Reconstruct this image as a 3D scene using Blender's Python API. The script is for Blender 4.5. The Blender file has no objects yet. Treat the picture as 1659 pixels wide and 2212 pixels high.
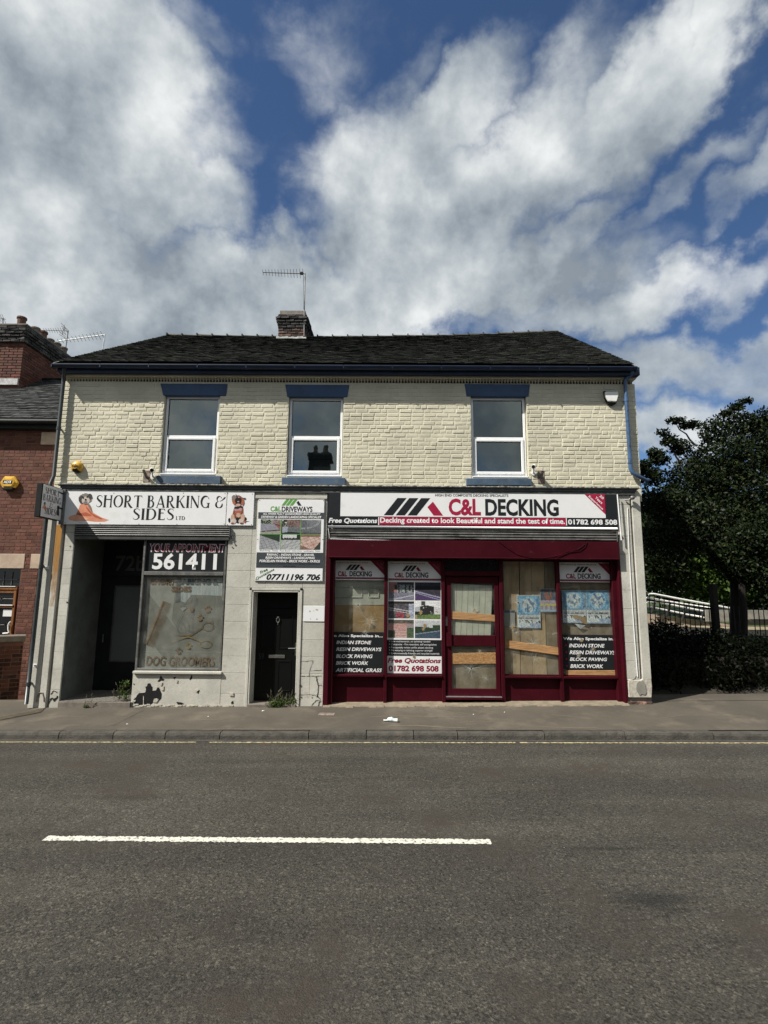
import bpy, math, random
import numpy as np
from mathutils import Vector, Matrix
random.seed(7); rng = np.random.default_rng(7)
C = bpy.context.scene
COL = C.collection
# ---------------------------------------------------------------- camera
F = 1150.0; PW, PH = 1659.0, 2212.0            # focal length and frame of the image, in image pixels
CAM = Vector((0, -9.58, 2.07))
ROT = Matrix.Rotation(0.0066, 3, 'Z') @ Matrix.Rotation(math.radians(90 + 8.43), 3, 'X') @ Matrix.Rotation(0.0080, 3, 'Z')
cd = bpy.data.cameras.new('camera'); cam = bpy.data.objects.new('camera', cd); COL.objects.link(cam)
cam.matrix_world = Matrix.Translation(CAM) @ ROT.to_4x4()
cd.sensor_fit = 'HORIZONTAL'; cd.sensor_width = 36; cd.lens = F / PW * 36; cd.clip_end = 2000; cd.clip_start = 0.05
C.camera = cam
def RAY(x, y): return (ROT @ Vector(((x - PW / 2) / F, -(y - PH / 2) / F, -1))).normalized()
def W(x, y, Y=0.0):                             # image pixel -> point on the vertical plane at depth Y
    d = RAY(x, y); t = (Y - CAM.y) / d.y; return CAM + d * t
def G(x, y, z=0.0):                             # image pixel -> point on level z
    d = RAY(x, y); t = (z - CAM.z) / d.z; return CAM + d * t
def R(x0, y0, x1, y1, Y=0.0):
    xm, ym = (x0 + x1) / 2, (y0 + y1) / 2
    return W(x0, ym, Y).x, W(x1, ym, Y).x, W(xm, y1, Y).z, W(xm, y0, Y).z
# ---------------------------------------------------------------- light
SUN = Vector((1.60, 1.0, -2.0)).normalized()    # direction the sunlight travels
SKY_STR = 0.050; CLOUD_STR = 0.64
C.view_settings.view_transform = 'Standard'; C.view_settings.look = 'None'
C.view_settings.exposure = 0.66; C.view_settings.gamma = 1; C.view_settings.use_curve_mapping = False
C.render.engine = 'CYCLES'
sl = bpy.data.lights.new('sun', 'SUN'); sl.energy = 4.6; sl.angle = math.radians(0.5); sl.color = (1.0, 0.955, 0.87)
so = bpy.data.objects.new('sun', sl); COL.objects.link(so); so.rotation_euler = SUN.to_track_quat('-Z', 'Y').to_euler(); so.location = (-8, -20, 25)
world = bpy.data.worlds.new('World'); C.world = world; world.use_nodes = True
def build_world():
    nt = world.node_tree; N = nt.nodes; L = nt.links; N.clear()
    def node(t, **k):
        n = N.new(t)
        for a, b in k.items(): setattr(n, a, b)
        return n
    def mth(op, a, b=None, c=None, clamp=False):
        n = node('ShaderNodeMath', operation=op, use_clamp=clamp)
        for i, v in enumerate((a, b, c)):
            if v is None: continue
            if isinstance(v, (int, float)): n.inputs[i].default_value = v
            else: L.new(v, n.inputs[i])
        return n.outputs[0]
    out = node('ShaderNodeOutputWorld'); mix = node('ShaderNodeMixShader')
    sky = node('ShaderNodeTexSky', sky_type='NISHITA', sun_disc=False)
    sd = -SUN
    sky.sun_elevation = math.asin(sd.z); sky.sun_rotation = math.atan2(sd.x, sd.y)
    sky.air_density = 1.0; sky.dust_density = 0.1; sky.ozone_density = 3.0
    b1 = node('ShaderNodeBackground'); b1.inputs[1].default_value = SKY_STR; tn = node('ShaderNodeMix', data_type='RGBA', blend_type='MULTIPLY'); tn.inputs[0].default_value = 1; L.new(sky.outputs[0], tn.inputs[6]); tn.inputs[7].default_value = (.82, .98, 1.16, 1); L.new(tn.outputs[2], b1.inputs[0])
    tc = node('ShaderNodeTexCoord'); sp = node('ShaderNodeSeparateXYZ'); L.new(tc.outputs['Generated'], sp.inputs[0])
    az = mth('ARCTAN2', sp.outputs[0], sp.outputs[1]); el = mth('ARCSINE', sp.outputs[2])
    cv = node('ShaderNodeCombineXYZ'); L.new(az, cv.inputs[0]); L.new(el, cv.inputs[1])
    def noise(scale, detail=6, rough=.55, vec=None, dist=0, off=0):
        n = node('ShaderNodeTexNoise'); n.inputs['Scale'].default_value = scale; n.inputs['Detail'].default_value = detail
        n.inputs['Roughness'].default_value = rough; n.inputs['Distortion'].default_value = dist
        v = vec or tc.outputs['Generated']
        if off:
            m = node('ShaderNodeMapping'); m.inputs[1].default_value = (off, off * .7, -off); L.new(v, m.inputs[0]); v = m.outputs[0]
        L.new(v, n.inputs['Vector']); return n
    wn = noise(3.2, 4, .6)
    vs = node('ShaderNodeVectorMath', operation='SUBTRACT'); L.new(wn.outputs['Color'], vs.inputs[0]); vs.inputs[1].default_value = (.5, .5, .5)
    vm = node('ShaderNodeVectorMath', operation='SCALE'); L.new(vs.outputs[0], vm.inputs[0]); vm.inputs['Scale'].default_value = .30
    wn2 = noise(11, 5, .62, off=3.1)
    vs2 = node('ShaderNodeVectorMath', operation='SUBTRACT'); L.new(wn2.outputs['Color'], vs2.inputs[0]); vs2.inputs[1].default_value = (.5, .5, .5)
    vm2 = node('ShaderNodeVectorMath', operation='SCALE'); L.new(vs2.outputs[0], vm2.inputs[0]); vm2.inputs['Scale'].default_value = .13
    va = node('ShaderNodeVectorMath', operation='ADD'); L.new(cv.outputs[0], va.inputs[0]); L.new(vm.outputs[0], va.inputs[1])
    vb = node('ShaderNodeVectorMath', operation='ADD'); L.new(va.outputs[0], vb.inputs[0]); L.new(vm2.outputs[0], vb.inputs[1])
    P = vb.outputs[0]
    # cloud masses: centre and radii in image pixels, tilt in the sky
    blobs = [(110, 180, 400, 330, 0, 1.5), (300, 200, 180, 190, 0, 1.3), (430, 60, 100, 90, 0, .45), (60, 560, 420, 230, 0, 1.45), (300, 640, 380, 120, 0, 1.4),
             (320, 420, 200, 110, 0, 1.25), (690, 70, 130, 130, 0, .36), (560, 650, 240, 110, 0, 1.35), (900, 640, 420, 105, 0, 1.35), (825, 450, 150, 205, 0, 1.1), (930, 350, 240, 90, 35, 1.0),
             (960, 520, 250, 150, 30, 1.0), (1100, 400, 300, 130, 40, 1.05), (1500, 30, 330, 130, 38, 1.25), (1340, 180, 270, 105, 42, 1.15), (1180, 320, 200, 110, 42, 1.0), (1640, 330, 240, 55, 42, .62), (1420, 440, 200, 50, 25, .6),
             (1230, 560, 180, 60, 50, .8), (1270, 690, 300, 60, 5, .95), (1640, 745, 180, 55, 15, .75), (1120, 110, 60, 60, 45, .12), (1560, 600, 170, 45, 20, .55),
             (1480, 800, 250, 70, -12, .8), (880, 190, 160, 50, 25, .25), (1690, 200, 110, 60, 50, .6), (1450, 950, 220, 60, 0, .9)]
    tot = None
    for (x, y, rx, ry, rot, w) in blobs:
        d = RAY(x, y); a0 = math.atan2(d.x, d.y); e0 = math.asin(d.z)
        k = (1 - (d.y < 0) * 0)
        d2 = RAY(x + 40, y); daz = abs(math.atan2(d2.x, d2.y) - a0) / 40
        d3 = RAY(x, y + 40); de = abs(math.asin(d3.z) - e0) / 40
        m = node('ShaderNodeMapping', vector_type='TEXTURE')
        m.inputs[1].default_value = (a0, e0, 0); m.inputs[2].default_value = (0, 0, math.radians(rot)); m.inputs[3].default_value = (rx * daz, ry * de, 1)
        L.new(P, m.inputs[0])
        g = node('ShaderNodeTexGradient', gradient_type='SPHERICAL')
        mm = node('ShaderNodeMapping'); mm.inputs[3].default_value = (.72, .72, 0); L.new(m.outputs[0], mm.inputs[0])
        L.new(mm.outputs[0], g.inputs[0])
        s = mth('MULTIPLY', mth('SMOOTH_MIN', mth('MULTIPLY', g.outputs['Fac'], 1.7), 1.0, .3), w)
        tot = s if tot is None else mth('MAXIMUM', tot, s)
    # everywhere else round the sky: ordinary broken cloud
    away = node('ShaderNodeMapRange', interpolation_type='SMOOTHSTEP'); L.new(mth('ABSOLUTE', az), away.inputs[0])
    away.inputs[1].default_value = .78; away.inputs[2].default_value = 1.15
    gen = noise(2.2, 6, .6, off=5)
    gm = node('ShaderNodeMapRange', interpolation_type='SMOOTHSTEP'); L.new(gen.outputs[0], gm.inputs[0]); gm.inputs[1].default_value = .28; gm.inputs[2].default_value = .48
    tot = mth('MAXIMUM', tot, mth('MULTIPLY', gm.outputs[0], away.outputs[0]))
    fine = noise(6.5, 8, .6, off=1.7); fine2 = noise(18, 7, .58, off=7)
    f = mth('ADD', mth('MULTIPLY', mth('SUBTRACT', fine.outputs[0], .5), 1.0), mth('MULTIPLY', mth('SUBTRACT', fine2.outputs[0], .5), .45))
    sm = node('ShaderNodeMapping'); sm.inputs[2].default_value = (0, 0, math.radians(-48)); sm.inputs[3].default_value = (5, 17, 1); L.new(va.outputs[0], sm.inputs[0])
    strk = noise(1.0, 7, .62, vec=sm.outputs[0])
    f = mth('ADD', f, mth('MULTIPLY', mth('SUBTRACT', strk.outputs[0], .5), .5))
    dens = mth('ADD', tot, f)
    dm = node('ShaderNodeMapRange', interpolation_type='SMOOTHSTEP'); L.new(dens, dm.inputs[0]); dm.inputs[1].default_value = .02; dm.inputs[2].default_value = 1.12
    # cloud brightness
    bn = noise(4.2, 7, .56, off=11); bn2 = noise(12, 7, .57, off=14)
    bb = mth('ADD', mth('MULTIPLY', bn.outputs[0], .7), mth('MULTIPLY', bn2.outputs[0], .3))
    cr = node('ShaderNodeValToRGB'); L.new(bb, cr.inputs[0])
    e = cr.color_ramp.elements; e[0].position = .39; e[0].color = (.27, .315, .36, 1); e[1].position = .67; e[1].color = (.97, .985, .97, 1)
    e2 = cr.color_ramp.elements.new(.5); e2.color = (.50, .55, .58, 1)
    b2 = node('ShaderNodeBackground'); b2.inputs[1].default_value = CLOUD_STR; L.new(cr.outputs[0], b2.inputs[0])
    L.new(mth('MULTIPLY', dm.outputs[0], .97), mix.inputs[0]); L.new(b1.outputs[0], mix.inputs[1]); L.new(b2.outputs[0], mix.inputs[2]); L.new(mix.outputs[0], out.inputs[0])
build_world()
# ---------------------------------------------------------------- materials
def lin(h):
    h = h.lstrip('#'); v = [int(h[i:i + 2], 16) / 255 for i in (0, 2, 4)]
    return tuple(c / 12.92 if c <= .04045 else ((c + .055) / 1.055) ** 2.4 for c in v)
def M(name, col, rough=.8, var=.18, scale=3.0, bump=.15, bscale=90, bdist=.004, spec=.35, metal=0, dirt=None, dscale=5, dlo=.55, dhi=.7, tint=False, stretch=None, grain=0, gscale=60, track=False):
    m = bpy.data.materials.new(name); m.use_nodes = True; nt = m.node_tree; N = nt.nodes; L = nt.links
    p = N['Principled BSDF']; p.inputs['Roughness'].default_value = rough; p.inputs['Specular IOR Level'].default_value = spec; p.inputs['Metallic'].default_value = metal
    g = N.new('ShaderNodeNewGeometry'); vec = g.outputs['Position']
    if stretch:
        mp = N.new('ShaderNodeMapping'); mp.inputs[3].default_value = stretch; L.new(vec, mp.inputs[0]); vec = mp.outputs[0]
    def nz(s, d=5, r=.6, v=vec):
        n = N.new('ShaderNodeTexNoise'); n.inputs['Scale'].default_value = s; n.inputs['Detail'].default_value = d; n.inputs['Roughness'].default_value = r; L.new(v, n.inputs['Vector']); return n.outputs[0]
    def mixc(f, a, b, t='MIX'):
        n = N.new('ShaderNodeMix'); n.data_type = 'RGBA'; n.blend_type = t
        if isinstance(f, float): n.inputs[0].default_value = f
        else: L.new(f, n.inputs[0])
        for i, v in ((6, a), (7, b)):
            if isinstance(v, tuple): n.inputs[i].default_value = (*v[:3], 1)
            else: L.new(v, n.inputs[i])
        return n.outputs[2]
    def mr(v, lo, hi):
        n = N.new('ShaderNodeMapRange'); n.interpolation_type = 'SMOOTHSTEP'; L.new(v, n.inputs[0]); n.inputs[1].default_value = lo; n.inputs[2].default_value = hi; return n.outputs[0]
    c0 = tuple(x * (1 - var) for x in col); c1 = tuple(min(1, x * (1 + var)) for x in col)
    c = mixc(mr(nz(scale), .32, .68), c0, c1)
    if grain: c = mixc(mr(nz(gscale, 3, .7), .25, .75), mixc(1.0, c, (1 - grain,) * 3, 'MULTIPLY'), mixc(1.0, c, (1 + grain,) * 3, 'MULTIPLY'))
    if track:                                    # wheel tracks and a fine scatter of pale and dark chippings
        mp2 = N.new('ShaderNodeMapping'); mp2.inputs[3].default_value = (.10, 1, 1); L.new(g.outputs['Position'], mp2.inputs[0])
        c = mixc(mr(nz(1.5, 5, .6, mp2.outputs[0]), .38, .66), mixc(1.0, c, (.80, .81, .82), 'MULTIPLY'), mixc(1.0, c, (1.12, 1.11, 1.09), 'MULTIPLY'))
        vo = N.new('ShaderNodeTexVoronoi'); vo.inputs['Scale'].default_value = 62; L.new(g.outputs['Position'], vo.inputs['Vector'])
        sp_ = N.new('ShaderNodeSeparateColor'); L.new(vo.outputs['Color'], sp_.inputs[0])
        c = mixc(mr(sp_.outputs[0], .72, .98), c, mixc(1.0, c, (1.75, 1.72, 1.65), 'MULTIPLY')); c = mixc(mr(sp_.outputs[1], .70, .95), c, mixc(1.0, c, (.58, .58, .58), 'MULTIPLY'))
    if tint:
        a = N.new('ShaderNodeAttribute'); a.attribute_name = 'tint'; c = mixc(1.0, c, a.outputs['Color'], 'MULTIPLY')
    if dirt: c = mixc(mr(nz(dscale, 7, .65, g.outputs['Position']), dlo, dhi), c, dirt)
    L.new(c, p.inputs['Base Color'])
    if bump:
        b = N.new('ShaderNodeBump'); b.inputs['Strength'].default_value = bump; b.inputs['Distance'].default_value = bdist; L.new(nz(bscale, 4, .65), b.inputs['Height']); L.new(b.outputs[0], p.inputs['Normal'])
    return m
K = {}
def mk(n, *a, **k): K[n] = M(n, *a, **k)
mk('cream_paint', (.565, .535, .415), .75, .10, 1.6, .9, 120, .006, tint=True, dirt=(.42, .37, .26), dscale=9, dlo=.62, dhi=.85)
mk('blue_paint', (.022, .055, .125), .42, .2, 2.5, .3, 60, .003, dirt=(.05, .075, .11), dscale=14, dlo=.5, dhi=.8)
mk('blue_sill', (.05, .085, .135), .55, .25, 3, .4, 60, .004, dirt=(.10, .12, .13), dscale=11, dlo=.45, dhi=.75)
mk('dark_blue', (.010, .02, .045), .5, .25, 4, .2, 60, .003)
mk('upvc', (.76, .77, .78), .3, .03, 5, .05, 60, .001, spec=.5, dirt=(.5, .48, .44), dscale=12, dlo=.62, dhi=.85)
mk('upvc_aged', (.40, .36, .35), .5, .2, 8, .1, 60, .002)
mk('stone_paint', (.45, .44, .39), .8, .10, 2.2, .8, 45, .005, tint=True, dirt=(.33, .31, .26), dscale=4, dlo=.56, dhi=.78, grain=.06, gscale=25)
mk('stone_dark', (.21, .20, .175), .85, .2, 6, .6, 50, .005)
mk('grey_paint', (.075, .082, .078), .6, .25, 3, .4, 60, .004, dirt=(.22, .21, .19), dscale=16, dlo=.58, dhi=.75)
mk('lichen_edge', (.20, .195, .175), .9, .5, 18, 1, 50, .01, dirt=(.05, .045, .04), dscale=14, dlo=.48, dhi=.6)
mk('red_paint', (.040, .003, .007), .48, .16, 2.5, .25, 50, .003, spec=.12, dirt=(.085, .03, .032), dscale=11, dlo=.6, dhi=.85)
mk('shutter_grey', (.10, .10, .095), .5, .3, 5, .3, 60, .004, dirt=(.19, .18, .165), dscale=12, dlo=.5, dhi=.72, spec=.5)
mk('shutter_dark', (.05, .052, .05), .45, .3, 5, .3, 60, .003, spec=.5)
mk('tile', (.0135, .0140, .0125), .95, .45, 9, 1, 40, .012, spec=.1, tint=True, dirt=(.026, .034, .015), dscale=6, dlo=.5, dhi=.72)
mk('slate', (.035, .036, .036), .9, .4, 8, .8, 40, .008, spec=.15, tint=True, dirt=(.075, .07, .062), dscale=9, dlo=.55, dhi=.75)
mk('ridge_tile', (.075, .072, .062), .9, .35, 8, 1, 30, .01, dirt=(.045, .05, .035), dscale=7, dlo=.45, dhi=.62)
mk('old_brick', (.175, .105, .085), .9, .35, 6, 1, 60, .008, tint=True, dirt=(.04, .036, .036), dscale=5, dlo=.48, dhi=.62)
mk('black_brick', (.035, .034, .033), .9, .4, 6, 1, 50, .01, tint=True)
mk('red_brick', (.098, .040, .028), .85, .22, 5, .7, 70, .006, tint=True, dirt=(.09, .05, .04), dscale=3, dlo=.55, dhi=.75)
mk('red_mortar', (.13, .060, .045), .95, .2, 6, .6, 70, .006)
mk('wall_brick', (.075, .026, .014), .85, .25, 5, .7, 70, .006, tint=True, dirt=(.05, .03, .025), dscale=4, dlo=.45, dhi=.7)
mk('lead', (.42, .42, .41), .6, .3, 10, .5, 40, .006)
mk('mortar', (.20, .18, .16), .95, .2, 8, .8, 60, .01)
mk('black_plastic', (.012, .014, .014), .55, .2, 5, .1, 60, .002, spec=.15)
mk('pipe_grey', (.035, .042, .045), .38, .2, 5, .1, 60, .002, spec=.5)
mk('blue_pipe', (.045, .095, .19), .4, .25, 4, .2, 60, .002, spec=.5, dirt=(.02, .03, .05), dscale=9, dlo=.5, dhi=.7)
mk('black_door', (.0035, .004, .004), .4, .1, 4, .12, 120, .002, spec=.2)
mk('chrome', (.7, .7, .68), .25, .1, 5, 0, metal=1)
mk('alu', (.62, .63, .63), .35, .15, 8, .1, 60, .001, metal=.8)
mk('dull_metal', (.16, .155, .15), .5, .25, 9, .3, 60, .002, metal=.5)
mk('rust_metal', (.20, .17, .15), .7, .4, 14, .5, 60, .004, dirt=(.18, .06, .03), dscale=20, dlo=.5, dhi=.65)
mk('white_plastic', (.74, .74, .72), .4, .06, 6, .05, 60, .001)
mk('yellow_plastic', (.62, .36, .045), .4, .1, 8, .1, 60, .002, dirt=(.30, .17, .03), dscale=18, dlo=.52, dhi=.75)
mk('dark_glass', (.012, .014, .015), .12, .1, 4, 0, spec=.5)
mk('print_white', (.72, .725, .73), .45, .03, 3, .05, 60, .001, dirt=(.60, .60, .58), dscale=3, dlo=.5, dhi=.8)
mk('print_black', (.012, .014, .016), .42, .1, 5, 0)
mk('print_grey', (.045, .052, .060), .45, .08, 5, 0)
mk('print_red', (.31, .010, .045), .45, .06, 5, 0)
mk('print_crimson', (.20, .006, .030), .45, .06, 5, 0)
mk('print_green', (.10, .30, .055), .45, .06, 5, 0)
mk('print_dgreen', (.03, .12, .02), .45, .06, 5, 0)
mk('print_midgrey', (.23, .23, .23), .5, .06, 5, 0)
mk('print_faint', (.022, .026, .030), .5, .06, 5, 0)
mk('print_72', (.09, .10, .105), .5, .1, 5, 0)
mk('orange_vinyl', (.215, .14, .08), .45, .2, 9, 0)
mk('orange_dark', (.165, .11, .068), .45, .2, 9, 0)
mk('gold_vinyl', (.27, .20, .09), .4, .2, 9, 0)
mk('film_grey', (.19, .19, .17), .5, .08, 1.5, 0)
mk('film_pale', (.28, .28, .255), .5, .08, 1.5, 0)
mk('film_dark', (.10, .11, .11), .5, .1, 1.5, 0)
mk('curtain', (.36, .40, .40), .9, .2, 6, .4, 20, .02, stretch=(8, 8, .4))
mk('osb', (.32, .18, .075), .85, .35, 22, .5, 50, .004, stretch=(1, 1, 2.2), dirt=(.25, .10, .03), dscale=26, dlo=.5, dhi=.68)
mk('batten', (.35, .195, .085), .8, .25, 5, .4, 40, .003, stretch=(1, 1, 9), dirt=(.20, .09, .035), dscale=17, dlo=.6, dhi=.72)
mk('ply', (.35, .26, .155), .85, .25, 2.2, .4, 40, .003, stretch=(3, 3, .7), dirt=(.15, .11, .065), dscale=3.4, dlo=.5, dhi=.72)
mk('ply_dark', (.19, .15, .10), .85, .22, 2.2, .4, 40, .003, stretch=(3, 3, .8))
mk('hardboard', (.28, .185, .085), .8, .12, 4, .3, 60, .003, dirt=(.30, .19, .08), dscale=3, dlo=.5, dhi=.7)
mk('pale_board', (.46, .47, .39), .75, .1, 4, .4, 30, .004, dirt=(.38, .38, .31), dscale=5, dlo=.5, dhi=.7)
mk('panel_door_board', (.36, .37, .31), .75, .1, 4, .3, 40, .003)
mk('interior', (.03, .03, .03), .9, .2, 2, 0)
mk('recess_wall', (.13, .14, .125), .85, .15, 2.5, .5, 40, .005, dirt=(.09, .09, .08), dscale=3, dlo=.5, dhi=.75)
mk('asphalt', (.060, .056, .048), .92, .10, .5, 1.0, 95, .012, spec=.2, grain=.6, gscale=78, dirt=(.050, .042, .034), dscale=.9, dlo=.48, dhi=.72, track=True)
mk('pavement', (.080, .069, .054), .92, .14, 1.3, .7, 130, .006, grain=.2, gscale=110, dirt=(.125, .106, .083), dscale=1.6, dlo=.5, dhi=.7)
mk('concrete', (.22, .185, .135), .9, .2, 7, .8, 60, .008, dirt=(.22, .18, .13), dscale=10, dlo=.5, dhi=.7)
mk('kerb', (.062, .058, .050), .92, .25, 7, 1.0, 34, .014, grain=.2, gscale=60, dirt=(.09, .08, .068), dscale=5, dlo=.5, dhi=.7)
mk('kerb_dark', (.055, .05, .043), .95, .25, 7, 1.0, 34, .010, grain=.3, gscale=60)
mk('soil', (.03, .026, .02), .95, .3, 4, .6, 30, .02)
mk('grass', (.045, .075, .02), .9, .35, 4, .8, 40, .03)
mk('path_stone', (.24, .20, .13), .9, .2, 4, .4, 30, .01)
mk('bark', (.012, .010, .008), .95, .3, 6, 1, 25, .02, stretch=(1, 1, .3))
mk('step_tile', (.16, .15, .13), .6, .3, 40, .2, 60, .002)
mk('pot', (.11, .06, .042), .85, .3, 8, .4, 40, .005)
mk('door_wood', (.21, .085, .025), .5, .2, 6, .2, 60, .002, stretch=(1, 1, .2))
mk('lintel_stone', (.40, .31, .24), .85, .12, 6, .5, 50, .004)
mk('coping', (.15, .13, .11), .9, .2, 8, .6, 40, .006)
mk('bare_patch', (.005, .005, .006), .85, .3, 12, .6, 40, .004)
mk('plaster_chip', (.45, .42, .36), .85, .2, 20, .8, 50, .006)
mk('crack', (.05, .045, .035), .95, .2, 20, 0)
mk('weed_leaf', (.085, .13, .022), .7, .4, 20, 0)
mk('weed_dry', (.10, .09, .055), .8, .3, 20, 0)
mk('white_line', (.66, .65, .58), .8, .1, 20, .5, 120, .004)
mk('litter', (.62, .70, .70), .35, .1, 20, .3, 60, .003)
mk('iron', (.012, .012, .012), .6, .3, 10, .2, 60, .002)
mk('rust_stain', (.42, .24, .07), .8, .3, 12, .2, 60, .002)
def leafmat(name, a, b, c, sp=.14):
    m = bpy.data.materials.new(name); m.use_nodes = True; nt = m.node_tree; N = nt.nodes; L = nt.links; p = N['Principled BSDF']
    at = N.new('ShaderNodeAttribute'); at.attribute_name = 'tint'
    r = N.new('ShaderNodeValToRGB'); L.new(at.outputs['Fac'], r.inputs[0]); e = r.color_ramp.elements
    e[0].color = (*a, 1); e[1].color = (*c, 1); q = e.new(.5); q.color = (*b, 1)
    L.new(r.outputs[0], p.inputs['Base Color']); p.inputs['Roughness'].default_value = .5; p.inputs['Specular IOR Level'].default_value = sp
    K[name] = m
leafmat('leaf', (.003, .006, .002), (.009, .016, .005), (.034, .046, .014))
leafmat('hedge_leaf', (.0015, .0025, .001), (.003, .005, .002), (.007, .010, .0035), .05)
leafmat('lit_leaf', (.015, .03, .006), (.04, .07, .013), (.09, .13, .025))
def col_attr_mat(name, rough=.45):
    m = bpy.data.materials.new(name); m.use_nodes = True; nt = m.node_tree
    a = nt.nodes.new('ShaderNodeAttribute'); a.attribute_name = 'Col'; nt.links.new(a.outputs['Color'], nt.nodes['Principled BSDF'].inputs['Base Color'])
    nt.nodes['Principled BSDF'].inputs['Roughness'].default_value = rough; K[name] = m
col_attr_mat('photo_print')
def glassmat(name, base, refl, tintc=(.9, .93, .92), wave=.0, haze=0.0):
    m = bpy.data.materials.new(name); m.use_nodes = True; nt = m.node_tree; N = nt.nodes; L = nt.links; N.clear()
    o = N.new('ShaderNodeOutputMaterial'); t = N.new('ShaderNodeBsdfTransparent'); t.inputs[0].default_value = (*tintc, 1)
    g = N.new('ShaderNodeBsdfGlossy'); g.inputs[0].default_value = (.84, .90, .84, 1); g.inputs['Roughness'].default_value = .015
    lw_ = N.new('ShaderNodeLayerWeight'); lw_.inputs[0].default_value = .5; pw = N.new('ShaderNodeMath'); pw.operation = 'POWER'; L.new(lw_.outputs['Facing'], pw.inputs[0]); pw.inputs[1].default_value = 5; fr = N.new('ShaderNodeMath'); fr.operation = 'MULTIPLY_ADD'; L.new(pw.outputs[0], fr.inputs[0]); fr.inputs[1].default_value = .9; fr.inputs[2].default_value = .045
    ml = N.new('ShaderNodeMath'); ml.operation = 'MULTIPLY_ADD'; L.new(fr.outputs[0], ml.inputs[0]); ml.inputs[1].default_value = refl; ml.inputs[2].default_value = base; ml.use_clamp = True
    mx = N.new('ShaderNodeMixShader'); L.new(ml.outputs[0], mx.inputs[0]); L.new(g.outputs[0], mx.inputs[2])
    last = t.outputs[0]
    if haze:
        d = N.new('ShaderNodeBsdfDiffuse'); d.inputs[0].default_value = (.5, .5, .45, 1); m2 = N.new('ShaderNodeMixShader')
        nz = N.new('ShaderNodeTexNoise'); nz.inputs['Scale'].default_value = 5; nz.inputs['Detail'].default_value = 7; ge = N.new('ShaderNodeNewGeometry'); L.new(ge.outputs['Position'], nz.inputs[0])
        mm = N.new('ShaderNodeMapRange'); L.new(nz.outputs[0], mm.inputs[0]); mm.inputs[1].default_value = .4; mm.inputs[2].default_value = .75; mm.inputs[3].default_value = 0; mm.inputs[4].default_value = haze
        L.new(mm.outputs[0], m2.inputs[0]); L.new(last, m2.inputs[1]); L.new(d.outputs[0], m2.inputs[2]); last = m2.outputs[0]
    L.new(last, mx.inputs[1]); L.new(mx.outputs[0], o.inputs[0])
    if wave:
        nz = N.new('ShaderNodeTexNoise'); nz.inputs['Scale'].default_value = 3.0; ge = N.new('ShaderNodeNewGeometry'); L.new(ge.outputs['Position'], nz.inputs[0])
        b = N.new('ShaderNodeBump'); b.inputs['Strength'].default_value = wave; b.inputs['Distance'].default_value = .02; L.new(nz.outputs[0], b.inputs['Height']); L.new(b.outputs[0], g.inputs['Normal'])
    K[name] = m
glassmat('window_glass', .16, 1.3, (.32, .35, .35), .05)
glassmat('shop_glass', .03, 1.5, (.9, .92, .9), .03, .17)
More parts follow.
